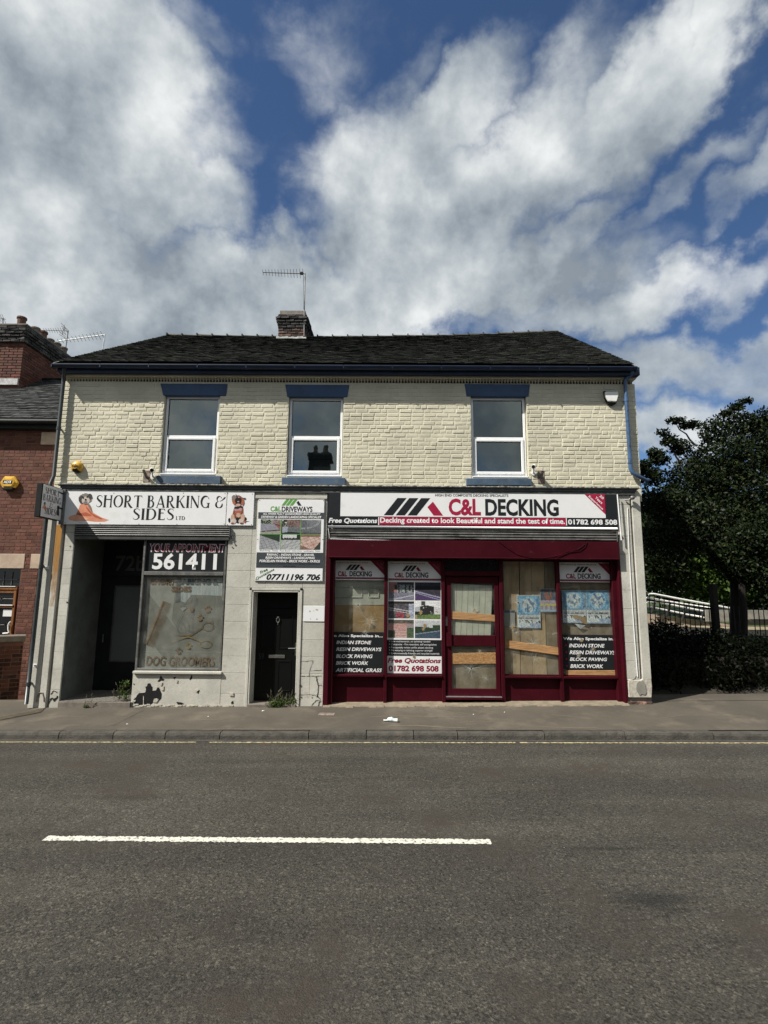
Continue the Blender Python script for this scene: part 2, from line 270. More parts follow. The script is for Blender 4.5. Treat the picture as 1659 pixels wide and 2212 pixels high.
# ---------------------------------------------------------------- mesh building
class MB:
    def __init__(s): s.v = []; s.f = []; s.m = []; s.t = []
    def quad(s, a, b, c, d, m=0, t=1.0):
        n = len(s.v); s.v += [tuple(a), tuple(b), tuple(c), tuple(d)]; s.f.append((n, n + 1, n + 2, n + 3)); s.m.append(m); s.t.append(t)
    def poly(s, pts, m=0, t=1.0):
        n = len(s.v); s.v += [tuple(p) for p in pts]; s.f.append(tuple(range(n, n + len(pts)))); s.m.append(m); s.t.append(t)
    def box(s, x0, x1, y0, y1, z0, z1, m=0, t=1.0):
        if x0 > x1: x0, x1 = x1, x0
        if y0 > y1: y0, y1 = y1, y0
        if z0 > z1: z0, z1 = z1, z0
        s.hexa([(x0, y0, z0), (x1, y0, z0), (x1, y1, z0), (x0, y1, z0), (x0, y0, z1), (x1, y0, z1), (x1, y1, z1), (x0, y1, z1)], m, t)
    def hexa(s, p, m=0, t=1.0):
        n = len(s.v); s.v += [tuple(q) for q in p]
        for f in ((0, 3, 2, 1), (4, 5, 6, 7), (0, 1, 5, 4), (1, 2, 6, 5), (2, 3, 7, 6), (3, 0, 4, 7)): s.f.append(tuple(n + i for i in f)); s.m.append(m); s.t.append(t)
    def rect(s, r, y, m=0):                                  # flat sheet facing the street
        x0, x1, z0, z1 = r; s.quad((x0, y, z0), (x1, y, z0), (x1, y, z1), (x0, y, z1), m)
    def prism(s, pts, y0, y1, m=0, t=1.0):                   # XZ outline pushed from y0 to y1 (y0 faces the street)
        n = len(s.v); k = len(pts)
        ar = sum(pts[i][0] * pts[(i + 1) % k][1] - pts[(i + 1) % k][0] * pts[i][1] for i in range(k))
        if ar < 0: pts = pts[::-1]
        s.v += [(p[0], y0, p[1]) for p in pts] + [(p[0], y1, p[1]) for p in pts]
        s.f.append(tuple(n + i for i in range(k))); s.f.append(tuple(n + k + i for i in reversed(range(k))))
        for i in range(k): s.f.append((n + i, n + k + i, n + k + (i + 1) % k, n + (i + 1) % k))
        s.m += [m] * (k + 2); s.t += [t] * (k + 2)
    def tube(s, pts, r, k=8, m=0, cap=True):
        pts = [Vector(p) for p in pts]; rs = r if isinstance(r, (list, tuple)) else [r] * len(pts); n0 = len(s.v); up = None
        for i, p in enumerate(pts):
            d = (pts[min(i + 1, len(pts) - 1)] - pts[max(i - 1, 0)]).normalized()
            if up is None: up = Vector((0, 0, 1)) if abs(d.z) < .9 else Vector((0, 1, 0))
            a = d.cross(up).normalized(); b = a.cross(d).normalized(); up = b
            for j in range(k): q = p + (a * math.cos(2 * math.pi * j / k) + b * math.sin(2 * math.pi * j / k)) * rs[i]; s.v.append(tuple(q))
        for i in range(len(pts) - 1):
            for j in range(k): s.f.append((n0 + i * k + j, n0 + i * k + (j + 1) % k, n0 + (i + 1) * k + (j + 1) % k, n0 + (i + 1) * k + j)); s.m.append(m); s.t.append(1.0)
        if cap:
            s.f.append(tuple(n0 + j for j in range(k))); s.f.append(tuple(n0 + (len(pts) - 1) * k + j for j in reversed(range(k)))); s.m += [m, m]; s.t += [1.0, 1.0]
    def sphere(s, c, r, k=10, m=0, sc=(1, 1, 1)):
        n0 = len(s.v); h = k // 2 + 1
        for i in range(h + 1):
            for j in range(k):
                a = math.pi * i / h; b = 2 * math.pi * j / k
                s.v.append((c[0] + r * sc[0] * math.sin(a) * math.cos(b), c[1] + r * sc[1] * math.sin(a) * math.sin(b), c[2] + r * sc[2] * math.cos(a)))
        for i in range(h):
            for j in range(k): s.f.append((n0 + i * k + j, n0 + (i + 1) * k + j, n0 + (i + 1) * k + (j + 1) % k, n0 + i * k + (j + 1) % k)); s.m.append(m); s.t.append(1.0)
    def mesh(s, name, mats, smooth=False):
        me = bpy.data.meshes.new(name); me.from_pydata(s.v, [], s.f)
        for m in (mats if isinstance(mats, (list, tuple)) else [mats]): me.materials.append(K[m] if isinstance(m, str) else m)
        me.polygons.foreach_set('material_index', s.m)
        if smooth: me.polygons.foreach_set('use_smooth', [True] * len(s.f))
        if any(t != 1.0 for t in s.t): add_tint(me, s.t)
        me.update(); return me
    def build(s, name, mats, parent=None, smooth=False, bevel=0):
        me = s.mesh(name, mats, smooth); return link(name, me, parent, bevel)
def add_tint(me, t):
    a = me.color_attributes.new('tint', 'FLOAT_COLOR', 'CORNER')
    cnt = np.empty(len(me.polygons), dtype=np.int32); me.polygons.foreach_get('loop_total', cnt)
    tt = np.asarray(t, dtype=np.float32)
    if tt.ndim == 1: tt = np.stack([tt, tt, tt, np.ones_like(tt)], 1)
    a.data.foreach_set('color', np.repeat(tt, cnt, axis=0).ravel())
ORG = {}
def link(name, me, parent=None, bevel=0, loc=None, scale=None):
    o = bpy.data.objects.new(name, me); COL.objects.link(o)
    if parent is not None:
        o.parent = parent; off = ORG.get(parent.name)
        o.location = -off if off is not None else (0, 0, 0)
    if loc is not None: o.location = (Vector(o.location) + Vector(loc))
    if scale is not None: o.scale = scale
    if bevel:
        b = o.modifiers.new('bevel', 'BEVEL'); b.width = bevel; b.segments = 1; b.limit_method = 'ANGLE'
    return o
def thing(name, label, cat, loc=(0, 0, 0), group=None):
    o = bpy.data.objects.new(name, None); COL.objects.link(o); o.location = loc; o.empty_display_size = .1; ORG[o.name] = Vector(loc); tag(o, label, cat, group); return o
def tag(o, label, cat, group=None):
    o['label'] = label; o['category'] = cat
    if group: o['group'] = group
    return o
def stru(o): o['kind'] = 'structure'; return o
def stuff(o): o['kind'] = 'stuff'; return o
# default tint = 1 for tinted materials without the attribute: give every such mesh one at the end
# ---------------------------------------------------------------- lettering
FONT = None
TXT = []
def text(s, r, y, mat, parent, bold=.0, shear=0, name='lettering', rot=None, quad=None):
    """flat lettering filling the box r = (x0, x1, z0, z1) on the plane y"""
    cu = bpy.data.curves.new('lettering', 'FONT'); cu.body = s; cu.offset = bold; cu.shear = shear; cu.resolution_u = 3; cu.fill_mode = 'BOTH' if cu.dimensions == '2D' else 'FRONT'
    o = bpy.data.objects.new('lettering_source', cu); COL.objects.link(o); TXT.append((o, r, y, mat, parent, name, rot, quad))
def flush_text():
    bpy.context.view_layer.update(); dg = bpy.context.evaluated_depsgraph_get()
    for (o, r, y, mat, parent, name, rot, quad) in TXT:
        me = bpy.data.meshes.new_from_object(o.evaluated_get(dg)); n = len(me.vertices)
        co = np.empty(n * 3); me.vertices.foreach_get('co', co); co = co.reshape(-1, 3)
        mn = co.min(0); mx = co.max(0); u = (co[:, 0] - mn[0]) / max(1e-6, mx[0] - mn[0]); v = (co[:, 1] - mn[1]) / max(1e-6, mx[1] - mn[1])
        if quad is not None:                                  # quad: bl, br, tr, tl in 3D
            q = [np.array(p) for p in quad]
            out = (q[0][None] * ((1 - u) * (1 - v))[:, None] + q[1][None] * (u * (1 - v))[:, None] + q[2][None] * (u * v)[:, None] + q[3][None] * ((1 - u) * v)[:, None])
        else:
            X = r[0] + u * (r[1] - r[0]); Z = r[2] + v * (r[3] - r[2])
            if rot:
                cx, cz = (r[0] + r[1]) / 2, (r[2] + r[3]) / 2; c, s_ = math.cos(rot), math.sin(rot); dx, dz = X - cx, Z - cz
                X = cx + dx * c - dz * s_; Z = cz + dx * s_ + dz * c
            out = np.stack([X, np.full(n, y), Z], 1)
        me.vertices.foreach_set('co', out.ravel()); me.materials.clear(); me.materials.append(K[mat]); me.update()
        link(name, me, parent)
        bpy.data.objects.remove(o, do_unlink=True)
def ribbon(mb, pts, ws, fn, k=0, m=0):
    """flat stroke of varying width; fn maps (x, z, layer) to a 3D point"""
    n = len(pts); L_, R_ = [], []
    if not isinstance(ws, (list, tuple)): ws = [ws] * n
    for i in range(n):
        a = pts[max(0, i - 1)]; b = pts[min(n - 1, i + 1)]; dx, dz = b[0] - a[0], b[1] - a[1]; l = math.hypot(dx, dz) or 1; nx, nz = -dz / l, dx / l; w = ws[i] / 2
        L_.append((pts[i][0] + nx * w, pts[i][1] + nz * w)); R_.append((pts[i][0] - nx * w, pts[i][1] - nz * w))
    for i in range(n - 1): mb.quad(fn(*R_[i], k), fn(*R_[i + 1], k), fn(*L_[i + 1], k), fn(*L_[i], k), m)
def arc(cx, cz, rx, rz, a0, a1, n=14): return [(cx + rx * math.cos(math.radians(a0 + (a1 - a0) * i / n)), cz + rz * math.sin(math.radians(a0 + (a1 - a0) * i / n))) for i in range(n + 1)]
T_, t_ = .195, .06
def wv(n, a, b): return [a + (b - a) * math.sin(math.pi * i / n) for i in range(n + 1)]
def stem(x, w=T_, z0=0, z1=1): return [([(x, z0), (x, z1)], w), ([(x - w / 2 - .05, z0 + .015), (x + w / 2 + .05, z0 + .015)], .03), ([(x - w / 2 - .05, z1 - .015), (x + w / 2 + .05, z1 - .015)], .03)]
GL = {
 'S': (.62, [([(.56, .80), (.52, .92), (.40, .975), (.26, .97), (.13, .88), (.11, .74), (.22, .61), (.38, .50), (.52, .37), (.54, .20), (.42, .06), (.26, .02), (.12, .06), (.05, .20)], [.02, .045, .05, .07, .12, .16, .17, .18, .17, .14, .09, .05, .045, .02])]),
 'H': (.86, stem(.14) + stem(.72, .12) + [([(.14, .66), (.72, .66)], t_)]),
 'O': (.92, [(arc(.46, .5, .38, .475, 90, 270), wv(14, .04, .18)), (arc(.46, .5, .38, .475, -90, 90), wv(14, .04, .18))]),
 'R': (.84, stem(.14) + [([(.14, .97), (.34, .97)], t_), (arc(.34, .735, .21, .235, 90, -90), wv(14, .04, .15)), ([(.14, .50), (.36, .50)], t_), ([(.32, .50), (.52, .20), (.68, .03), (.84, .0)], [.07, .17, .16, .04])]),
 'T': (.78, stem(.39) + [([(.03, .96), (.75, .96)], .055), ([(.05, .97), (.02, .82)], [.06, .02]), ([(.73, .97), (.76, .82)], [.06, .02])]),
 'B': (.74, stem(.14) + [([(.14, .97), (.32, .97)], t_), (arc(.32, .775, .19, .195, 90, -90), wv(14, .04, .13)), ([(.14, .56), (.34, .56)], t_), (arc(.34, .29, .26, .27, 90, -90), wv(14, .04, .16)), ([(.14, .025), (.36, .025)], t_)]),
 'A': (.90, [([(.10, .0), (.44, 1.0)], .05), ([(.44, 1.0), (.78, .0)], .16), ([(.20, .30), (.66, .30)], t_), ([(.02, .015), (.2, .015)], .03), ([(.64, .015), (.90, .015)], .03)]),
 'K': (.86, stem(.14) + [([(.20, .42), (.70, .97)], .05), ([(.34, .60), (.56, .26), (.70, .06), (.88, .01)], [.08, .17, .16, .04]), ([(.6, .985), (.8, .985)], .03)]),
 'I': (.30, stem(.15)),
 'N': (.90, stem(.10, .05) + [([(.10, .98), (.76, .02)], .17), ([(.78, .0), (.78, 1.0)], .05), ([(.68, .985), (.88, .985)], .03)]),
 'G': (.90, [(arc(.47, .5, .40, .475, 55, 270), wv(14, .03, .18)), (arc(.47, .5, .36, .475, -90, -35, 6), [.04, .05, .06, .08, .09, .10, .11]), ([(.74, .02), (.74, .40)], .13), ([(.58, .40), (.88, .40)], .035), (arc(.47, .5, .36, .475, 55, 25, 5), [.03, .05, .06, .06, .04, .02])]),
 'D': (.90, stem(.14) + [([(.14, .97), (.38, .97)], t_), (arc(.38, .5, .40, .47, 90, -90), wv(14, .045, .18)), ([(.14, .03), (.38, .03)], t_)]),
 'E': (.64, stem(.14) + [([(.14, .965), (.54, .965)], .05), ([(.14, .62), (.48, .62)], t_), ([(.14, .035), (.56, .035)], .05), ([(.54, .97), (.55, .82)], [.06, .02]), ([(.56, .03), (.57, .18)], [.06, .02])]),
 'L': (.60, stem(.14) + [([(.14, .03), (.52, .03)], .05), ([(.52, .03), (.54, .2)], [.06, .02])]),
 '&': (.98, [(arc(.36, .74, .22, .22, 20, 250, 12), [.10, .05, .04, .05, .09, .13, .15, .15, .13, .10, .07, .05, .04]), (arc(.36, .29, .30, .27, 110, 380, 16), [.04, .06, .10, .14, .17, .18, .17, .13, .08, .05, .06, .09, .13, .15, .14, .11, .04]), ([(.40, .56), (.60, .62), (.80, .78), (.93, .90)], [.03, .05, .12, .10])]),
}
def deco(mb, s, fn, gap=.10):
    """letters of the groomer's sign; fn maps (u 0..1, v 0..1, layer) to 3D"""
    tot = sum((GL[c][0] + gap) if c in GL else .42 for c in s) - gap; x = 0; k = 0
    for c in s:
        if c not in GL: x += .42; continue
        w, st = GL[c]
        for pts, ws in st:
            k += 1
            h = 1.0
            ribbon(mb, [(x + p[0], p[1]) for p in pts], ws, lambda a, b, kk: fn(a / tot, b * h, kk), k)
        x += w + gap
def logo(mb, r, y, mats=(0, 1), sq=(0, 1)):
    """three leaning bars and a roof slope"""
    x0, x1, z0, z1 = r; w = x1 - x0; h = z1 - z0
    def P(u, v): return (x0 + u * w, y, z0 + v * h)
    for k in range(3):
        u = .20 * k; mb.poly([P(u, 0), P(u + .155, 0), P(u + .385, 1), P(u + .23, 1)], mats[0])
    mb.poly([P(.735, .48), P(.84, 0), P(1.0, 0), P(.83, .80)], mats[1])
def photo(fn, r, y, nx, nz, parent, name='photograph'):
    x0, x1, z0, z1 = r; vs = []; fs = []; cs = []
    for j in range(nz + 1):
        for i in range(nx + 1): vs.append((x0 + (x1 - x0) * i / nx, y, z0 + (z1 - z0) * j / nz))
    for j in range(nz):
        for i in range(nx):
            a = j * (nx + 1) + i; fs.append((a, a + 1, a + nx + 2, a + nx + 1)); cs.append(fn((i + .5) / nx, (j + .5) / nz))
    me = bpy.data.meshes.new(name); me.from_pydata(vs, [], fs); me.materials.append(K['photo_print'])
    at = me.color_attributes.new('Col', 'FLOAT_COLOR', 'CORNER'); c = np.ones((len(cs), 4), np.float32); cs = np.array(cs); lum = cs.mean(1, keepdims=True); c[:, :3] = np.clip((cs * .75 + lum * .25) * (.72 + .56 * np.random.default_rng(nx * nz).random((len(cs), 1))), 0, 1); at.data.foreach_set('color', np.repeat(c, 4, axis=0).ravel())
    me.update(); return link(name, me, parent)
def blobpoly(cx, cz, rx, rz, n=18, j=.3, seed=0):
    rr = random.Random(seed); return [(cx + rx * math.cos(2 * math.pi * i / n) * (1 + rr.uniform(-j, j)), cz + rz * math.sin(2 * math.pi * i / n) * (1 + rr.uniform(-j, j))) for i in range(n)]
# ================================================================ GROUND
def lerp(a, b, t): return a + (b - a) * t
def slope(Y):
    if Y >= 0: return .015
    if Y > -1.55: return lerp(.0085, .015, (Y + 1.55) / 1.55)
    if Y > -4.66: return lerp(.003, .0085, (Y + 4.66) / 3.11)
    return .003
def gz(X, Y):                                   # level of pavement and road
    Xc = max(-30, min(30, X))
    if Y >= -1.551: b = lerp(.055, .135, min(1, (Y + 1.55) / 1.55))
    elif Y > -8.0: b = -.04
    else: b = .06
    return b + slope(Y) * Xc
def sheet(name, xs, ys, zf, mat, parent=None):
    v = [(x, y, zf(x, y)) for y in ys for x in xs]; n = len(xs)
    f = [(j * n + i, j * n + i + 1, (j + 1) * n + i + 1, (j + 1) * n + i) for j in range(len(ys) - 1) for i in range(n - 1)]
    me = bpy.data.meshes.new(name); me.from_pydata(v, [], f); me.materials.append(K[mat]); me.update(); return link(name, me, parent)
XS = [-400, -120, -60, -30, -12, -6, 0, 6, 12, 30, 60, 120, 400]
stru(sheet('ground', [-600, -200, -30, 30, 200, 600], [-600, -200, -30, 30, 200, 600], lambda x, y: -.75, 'soil'))
road = stru(sheet('road', XS, [-8.0, -6, -4.66, -3.2, -1.555], gz, 'asphalt'))
def pz(x, y): return gz(x, y)
pave = stru(sheet('pavement', XS, [-1.42, -1.1, -.6, -.3, 0, .15, .6], pz, 'pavement'))
stru(sheet('opposite_pavement', XS, [-14, -11, -8.15], lambda x, y: .06 + .003 * max(-30, min(30, x)), 'pavement'))
# kerb: separate stones of uneven length
kerb = MB(); kerb.box(-60, 60, -1.53, -1.42, -.7, -.30); kerb = stru(kerb.build('kerb', 'mortar'))
joints = [232, 446, 651, 866, 1215, 1442, 1629, 1802, 2144, 2461, 2809]
jx = [W(j / 1.8228, 1583, -1.55).x for j in joints]
x = jx[-1]
while x < 14: x += .92; jx.append(x)
x = jx[0]; pre = []
while x > -14: x -= .92; pre.append(x)
jx = pre[::-1] + jx
for i in range(len(jx) - 1):
    a, b = jx[i] + .006, jx[i + 1] - .006; m = MB(); rr = random.Random(i); dz = rr.uniform(-.006, .006); n = 4
    prof = [(-1.42, -.02), (-1.505, -.018), (-1.538, -.03), (-1.552, -.06), (-1.562, -.17)]
    rows = []
    for k in range(n + 1):
        X = lerp(a, b, k / n); z0 = gz(X, -1.549) + .022
        rows.append([(X, py + (rr.uniform(-.0015, .0015) if 0 < q else 0), z0 + pz_ + dz + (rr.uniform(-.002, .002) if q > 0 else 0)) for q, (py, pz_) in enumerate(prof)])
    for k in range(n):
        for q in range(4): m.quad(rows[k][q + 1], rows[k + 1][q + 1], rows[k + 1][q], rows[k][q])
    for e in (0, n): m.poly(rows[e] + [(rows[e][0][0], -1.42, rows[e][0][2] - .17)])
    m.build('kerb_stone', 'kerb', kerb, smooth=True)
m = MB(); m.box(-60, 60, -8.15, -8.0, -.7, .07); stru(m.build('opposite_kerb', 'kerb'))
# painted lines with worn edges
def line(name, x0, x1, y0, y1, mat, jit, step=.02, gaps=(), parent=None):
    m = MB(); n = int((x1 - x0) / step); rr = random.Random(3)
    a = [y0 + rr.uniform(-jit, jit) for _ in range(n + 1)]; b = [y1 + rr.uniform(-jit, jit) for _ in range(n + 1)]
    for i in range(n):
        X = x0 + i * step
        if any(g0 < X < g1 for g0, g1 in gaps) or (jit > .1): continue
        m.quad((X, a[i], gz(X, a[i]) + .004), (X + step, a[i + 1], gz(X, a[i + 1]) + .004), (X + step, b[i + 1], gz(X, b[i + 1]) + .004), (X, b[i], gz(X, b[i]) + .004))
    return m.build(name, mat, parent)
def worn(name, col, lo, hi):
    m = bpy.data.materials.new(name); m.use_nodes = True; nt = m.node_tree; p = nt.nodes['Principled BSDF']; p.inputs['Roughness'].default_value = .8
    g = nt.nodes.new('ShaderNodeNewGeometry'); n = nt.nodes.new('ShaderNodeTexNoise'); n.inputs['Scale'].default_value = 26; n.inputs['Detail'].default_value = 8; n.inputs['Roughness'].default_value = .75; nt.links.new(g.outputs['Position'], n.inputs[0])
    r = nt.nodes.new('ShaderNodeMapRange'); nt.links.new(n.outputs[0], r.inputs[0]); r.inputs[1].default_value = lo; r.inputs[2].default_value = hi
    x = nt.nodes.new('ShaderNodeMix'); x.data_type = 'RGBA'; nt.links.new(r.outputs[0], x.inputs[0]); x.inputs[6].default_value = (.075, .07, .062, 1); x.inputs[7].default_value = (*col, 1); nt.links.new(x.outputs[2], p.inputs['Base Color']); K[name] = m
worn('white_worn', (.56, .55, .48), .40, .47); worn('yellow_worn', (.42, .36, .19), .45, .53)
yl = G(95, 1811, -.04); yr = G(1060, 1816, -.04)
stru(line('centre_line', yl.x, yr.x, -4.725, -4.638, 'white_worn', .010, .013))
gx0, gx1 = G(414, 1606, -.04).x, G(444, 1606, -.04).x
stru(line('yellow_line', -14, 14, -1.728, -1.682, 'yellow_worn', .008, .02, [(gx0, gx1), (G(1110, 1606, -.04).x, G(1120, 1606, -.04).x)]))
# gutter channel strip along the kerb
stru(line('gutter_channel', -14, 14, -1.65, -1.568, 'kerb_dark', .006, .03))
# loose grit on the road
gm = MB(); rr = random.Random(11)
for _ in range(2600):
    Y = rr.uniform(-7.3, -3); X = rr.uniform(-1, 1) * (9.58 + Y) * .85; s = rr.uniform(.0018, .004) * (1.9 if rr.random() < .03 else 1); z = gz(X, Y)
    a = rr.uniform(0, 6.28); q = [(X + s * math.cos(a + k * 2.09), Y + s * math.sin(a + k * 2.09), z) for k in range(3)]; top = (X, Y, z + s * .9)
    mi = 0 if rr.random() < .35 else 1
    for k in range(3): gm.poly([q[k], q[(k + 1) % 3], top], mi)
stuff(tag(gm.build('grit', ['print_midgrey', 'bark']), 'loose grit scattered over the grey tarmac road', 'grit'))
# concrete plinth in front of the red shopfront, drain channel at left, dusty scuffs, valve cover
pl = MB(); n = 40; xa, xb = W(700, 1520).x, W(1350, 1520).x
for i in range(n):
    X0, X1 = lerp(xa, xb, i / n), lerp(xa, xb, (i + 1) / n); y = -.185 + .03 * math.sin(i * 1.7) + random.uniform(-.012, .012)
    z = gz(X0, -.1) + .035
    pl.hexa([(X0, y, z - .06), (X1, y, z - .06), (X1, .1, z - .06), (X0, .1, z - .06), (X0, y + .02, z - .018), (X1, y + .02, z - .018), (X1, .1, z), (X0, .1, z)])
stru(pl.build('shopfront_plinth', 'concrete', pave))
dc = MB(); p0, p1 = G(-60, 1560, .03), G(98, 1531, .04)
for k in range(6):
    o = Vector((.0, -.055 * k, 0)); a = Vector((p0.x, p0.y, 0)) + o; b = Vector((p1.x + .02 * k, p1.y, 0)) + o
    za, zb = gz(a.x, a.y) + .004, gz(b.x, b.y) + .004; dc.hexa([(a.x, a.y - .018, za), (b.x, b.y - .018, zb), (b.x, b.y + .012, zb), (a.x, a.y + .012, za), (a.x, a.y - .016, za + .012), (b.x, b.y - .016, zb + .012), (b.x, b.y + .01, zb + .012), (a.x, a.y + .01, za + .012)])
stru(dc.build('drain_channel', 'concrete', pave))
vc = MB(); pass
pv = G((1000 + 475 / 1.659) / 1.8228, (2700 + 178 / 1.659) / 1.8228, .11)
vc.box(pv.x - .13, pv.x + .13, pv.y - .075, pv.y + .075, gz(pv.x, pv.y) - .01, gz(pv.x, pv.y) + .006)
vo = vc.build('valve_cover', 'rust_metal', None, bevel=.004); tag(vo, 'small rusty rectangular valve cover let into the pavement', 'valve cover')
def scuff(mb, pts, w):
    def fn(a, b, k): return (a, b, gz(a, b) + .003)
    P = [G(x / 1.8228, y / 1.8228, .10) for x, y in pts]; ribbon(mb, [(p.x, p.y) for p in P], [w * .3] + [w] * (len(P) - 2) + [w * .3], fn)
# ================================================================ SHOP BUILDING
B = thing('shop_building', 'two storey cream painted brick building with grey and dark red shopfronts', 'building', (0, 3, 0))
YF = -.10                                        # face of the painted stone storey
xl_u = W(150, 925).x; xr_u = W(1373, 900).x       # upper wall edges
xl_u = -6.135; xr_u = 4.63
ztop = W(829, 806).z; zc = W(829, 1050).z          # top of the brickwork, cornice
wins = []
for (x0, y0, x1, y1, xb0, xb1) in ((360.5, 857, 477, 1024, 349, 467), (627.6, 860, 741, 1028, 620.4, 738.5), (1017, 859.5, 1133.7, 1030, 1019, 1137.6)):
    r = R((x0 + xb0) / 2, y0, (x1 + xb1) / 2, y1, .07); wins.append(r)
# --- structural walls
wl = MB(); TH = .24; zd0w = W(829, 827).z
xs = [xl_u]
for r in wins: xs += [r[0] - .012, r[1] + .012]
xs.append(xr_u)
zw0, zw1 = min(w[2] for w in wins) - .01, max(w[3] for w in wins) + .012
for i in range(0, len(xs), 2): wl.box(xs[i], xs[i + 1], 0, TH, zc - .25, zd0w)
for i, r in enumerate(wins):
    a, b = xs[1 + 2 * i], xs[2 + 2 * i]
    wl.box(a, b, 0, TH, zc - .25, r[2] - .015); wl.box(a, b, 0, TH, r[3] + .012, zd0w)
wl.box(xl_u, xl_u + TH, TH, 8.3, -.4, ztop - .05); wl.box(xr_u - TH, xr_u, TH, 8.3, -.4, ztop - .05); wl.box(xl_u, xr_u, 8.3, 8.55, -.4, ztop - .05)
wall = wl.build('wall', 'cream_paint', B)
RG = 4.15                                         # depth of the ridge
# gables
gb = MB(); zrl, zrr = W(363, 727, RG).z - .12, W(1204, 718, RG).z - .12
for xa, xb, zr in ((xl_u, xl_u + TH, zrl), (xr_u - TH, xr_u, zrr)):
    n = len(gb.v); gb.v += [(xa, 0.26, ztop - .05), (xa, 8.5, ztop - .05), (xa, RG, zr), (xb, 0.26, ztop - .05), (xb, 8.5, ztop - .05), (xb, RG, zr)]
    for f in ((0, 1, 2), (5, 4, 3), (0, 2, 5, 3), (2, 1, 4, 5), (1, 0, 3, 4)): gb.f.append(tuple(n + q for q in f)); gb.m.append(0); gb.t.append(1.0)
    gb.build('gable_wall', 'cream_paint', B); gb = MB()
fl = MB(); fl.box(xl_u + TH, xr_u - TH, .02, 8.3, zc - .36, zc - .30); fl.box(xl_u + TH, xr_u - TH, 2.6, 2.7, -.3, ztop); fl.box(xl_u + TH, xr_u - TH, .0, 8.3, ztop + .02, ztop + .06)
fl.box(-1.02, 4.3, .12, 2.6, -.3, .02)
fl.build('floor', 'interior', B)
# --- brick variants
def brick_mesh(name, mat, seed, ch=.010, jit=.0035, tint=1.0, hz=.078, face=.003):
    rr = random.Random(seed); m = MB(); cx, cz = ch / .225, ch / hz
    o = [(0, 0), (1, 0), (1, 1), (0, 1)]; i_ = [(cx, cz), (1 - cx, cz), (1 - cx, 1 - cz), (cx, 1 - cz)]
    back = [(a, .03, b) for a, b in o]; mid = [(a, 0.0 + (.006 if face < .005 else .001), b) for a, b in o]; fr = [(a + rr.uniform(-.3, .3) * cx, -rr.uniform(.0, jit) - face, b + rr.uniform(-.35, .35) * cz) for a, b in i_]
    m.v = back + mid + fr
    for k in range(4):
        q = (k + 1) % 4; m.f.append((k, q, 4 + q, 4 + k)); m.f.append((4 + k, 4 + q, 8 + q, 8 + k))
    m.f.append((8, 9, 10, 11)); m.m = [0] * 9; m.t = [tint] * 9
    if not isinstance(tint, tuple): m.t = [(tint, tint, tint, 1)] * 9
    me = bpy.data.meshes.new(name); me.from_pydata(m.v, [], m.f); me.materials.append(K[mat]); add_tint(me, m.t); me.update(); return me, np.array(m.v), m.f, m.t[0]
def lay(items, variants, parent, name, mat, limit=300, stuffname='brickwork', near=None):
    """items: (x, y, z, length, height); the nearest ones become single parts, the rest one part"""
    near = near or CAM; items = sorted(items, key=lambda t: (Vector((t[0] + t[3] / 2, t[1], t[2])) - near).length)
    rr = random.Random(5)
    for (x, y, z, l, h) in items[:limit]:
        me = rr.choice(variants)[0]; link(name, me, parent, loc=(x, y, z), scale=(l, 1, h))
    rest = items[limit:]
    if rest:
        V, Fc, TT = [], [], []; n = 0
        for (x, y, z, l, h) in rest:
            _, v, f, t = rr.choice(variants); V.append(v * np.array([l, 1, h]) + np.array([x, y, z])); Fc += [tuple(n + i for i in q) for q in f]; TT += [t] * len(f); n += len(v)
        me = bpy.data.meshes.new(stuffname); me.from_pydata(np.concatenate(V).tolist(), [], Fc); me.materials.append(K[mat]); add_tint(me, TT); me.update(); stuff(link(stuffname, me, parent))
CV = [brick_mesh('painted_brick', 'cream_paint', i, ch=.011, jit=.003, face=.0038, tint=tuple([1 - .09 * ((i * 37) % 10) / 10 * q for q in (1, 1, 1.1)] + [1])) for i in range(14)]
CH = .0785; items = []; zz = zc - .02; row = 0; rr = random.Random(2)
ztd = W(829, 826).z
while zz + CH <= ztd + .01:
    x = xl_u; first = True
    hdr = row % 3 == 1
    while x < xr_u - .01:
        l = rr.choice([.228, .23, .235]) if (not hdr or rr.random() < .45) else .115
        if rr.random() < .16: l = .115
        if first and row % 2: l = .115 if not hdr else .17
        first = False; x1 = min(x + l, xr_u)
        if xr_u - x1 < .05: x1 = xr_u
        segs = [(x, x1)]
        for r in wins:
            if zz + CH > r[2] - .01 and zz < r[3] + .012:
                out = []
                for a, b in segs:
                    if b <= r[0] - .012 or a >= r[1] + .012: out.append((a, b)); continue
                    if a < r[0] - .012: out.append((a, r[0] - .012))
                    if b > r[1] + .012: out.append((r[1] + .012, b))
                segs = out
        for a, b in segs:
            if b - a > .03: items.append((a + .0065, rr.choice([0, 0, -.001, -.0035, .0015, .001]), zz + .0045, b - a - .013, CH - .009))
        x = x1
    zz += CH; row += 1
lay(items, CV, wall, 'brick', 'cream_paint', 300)
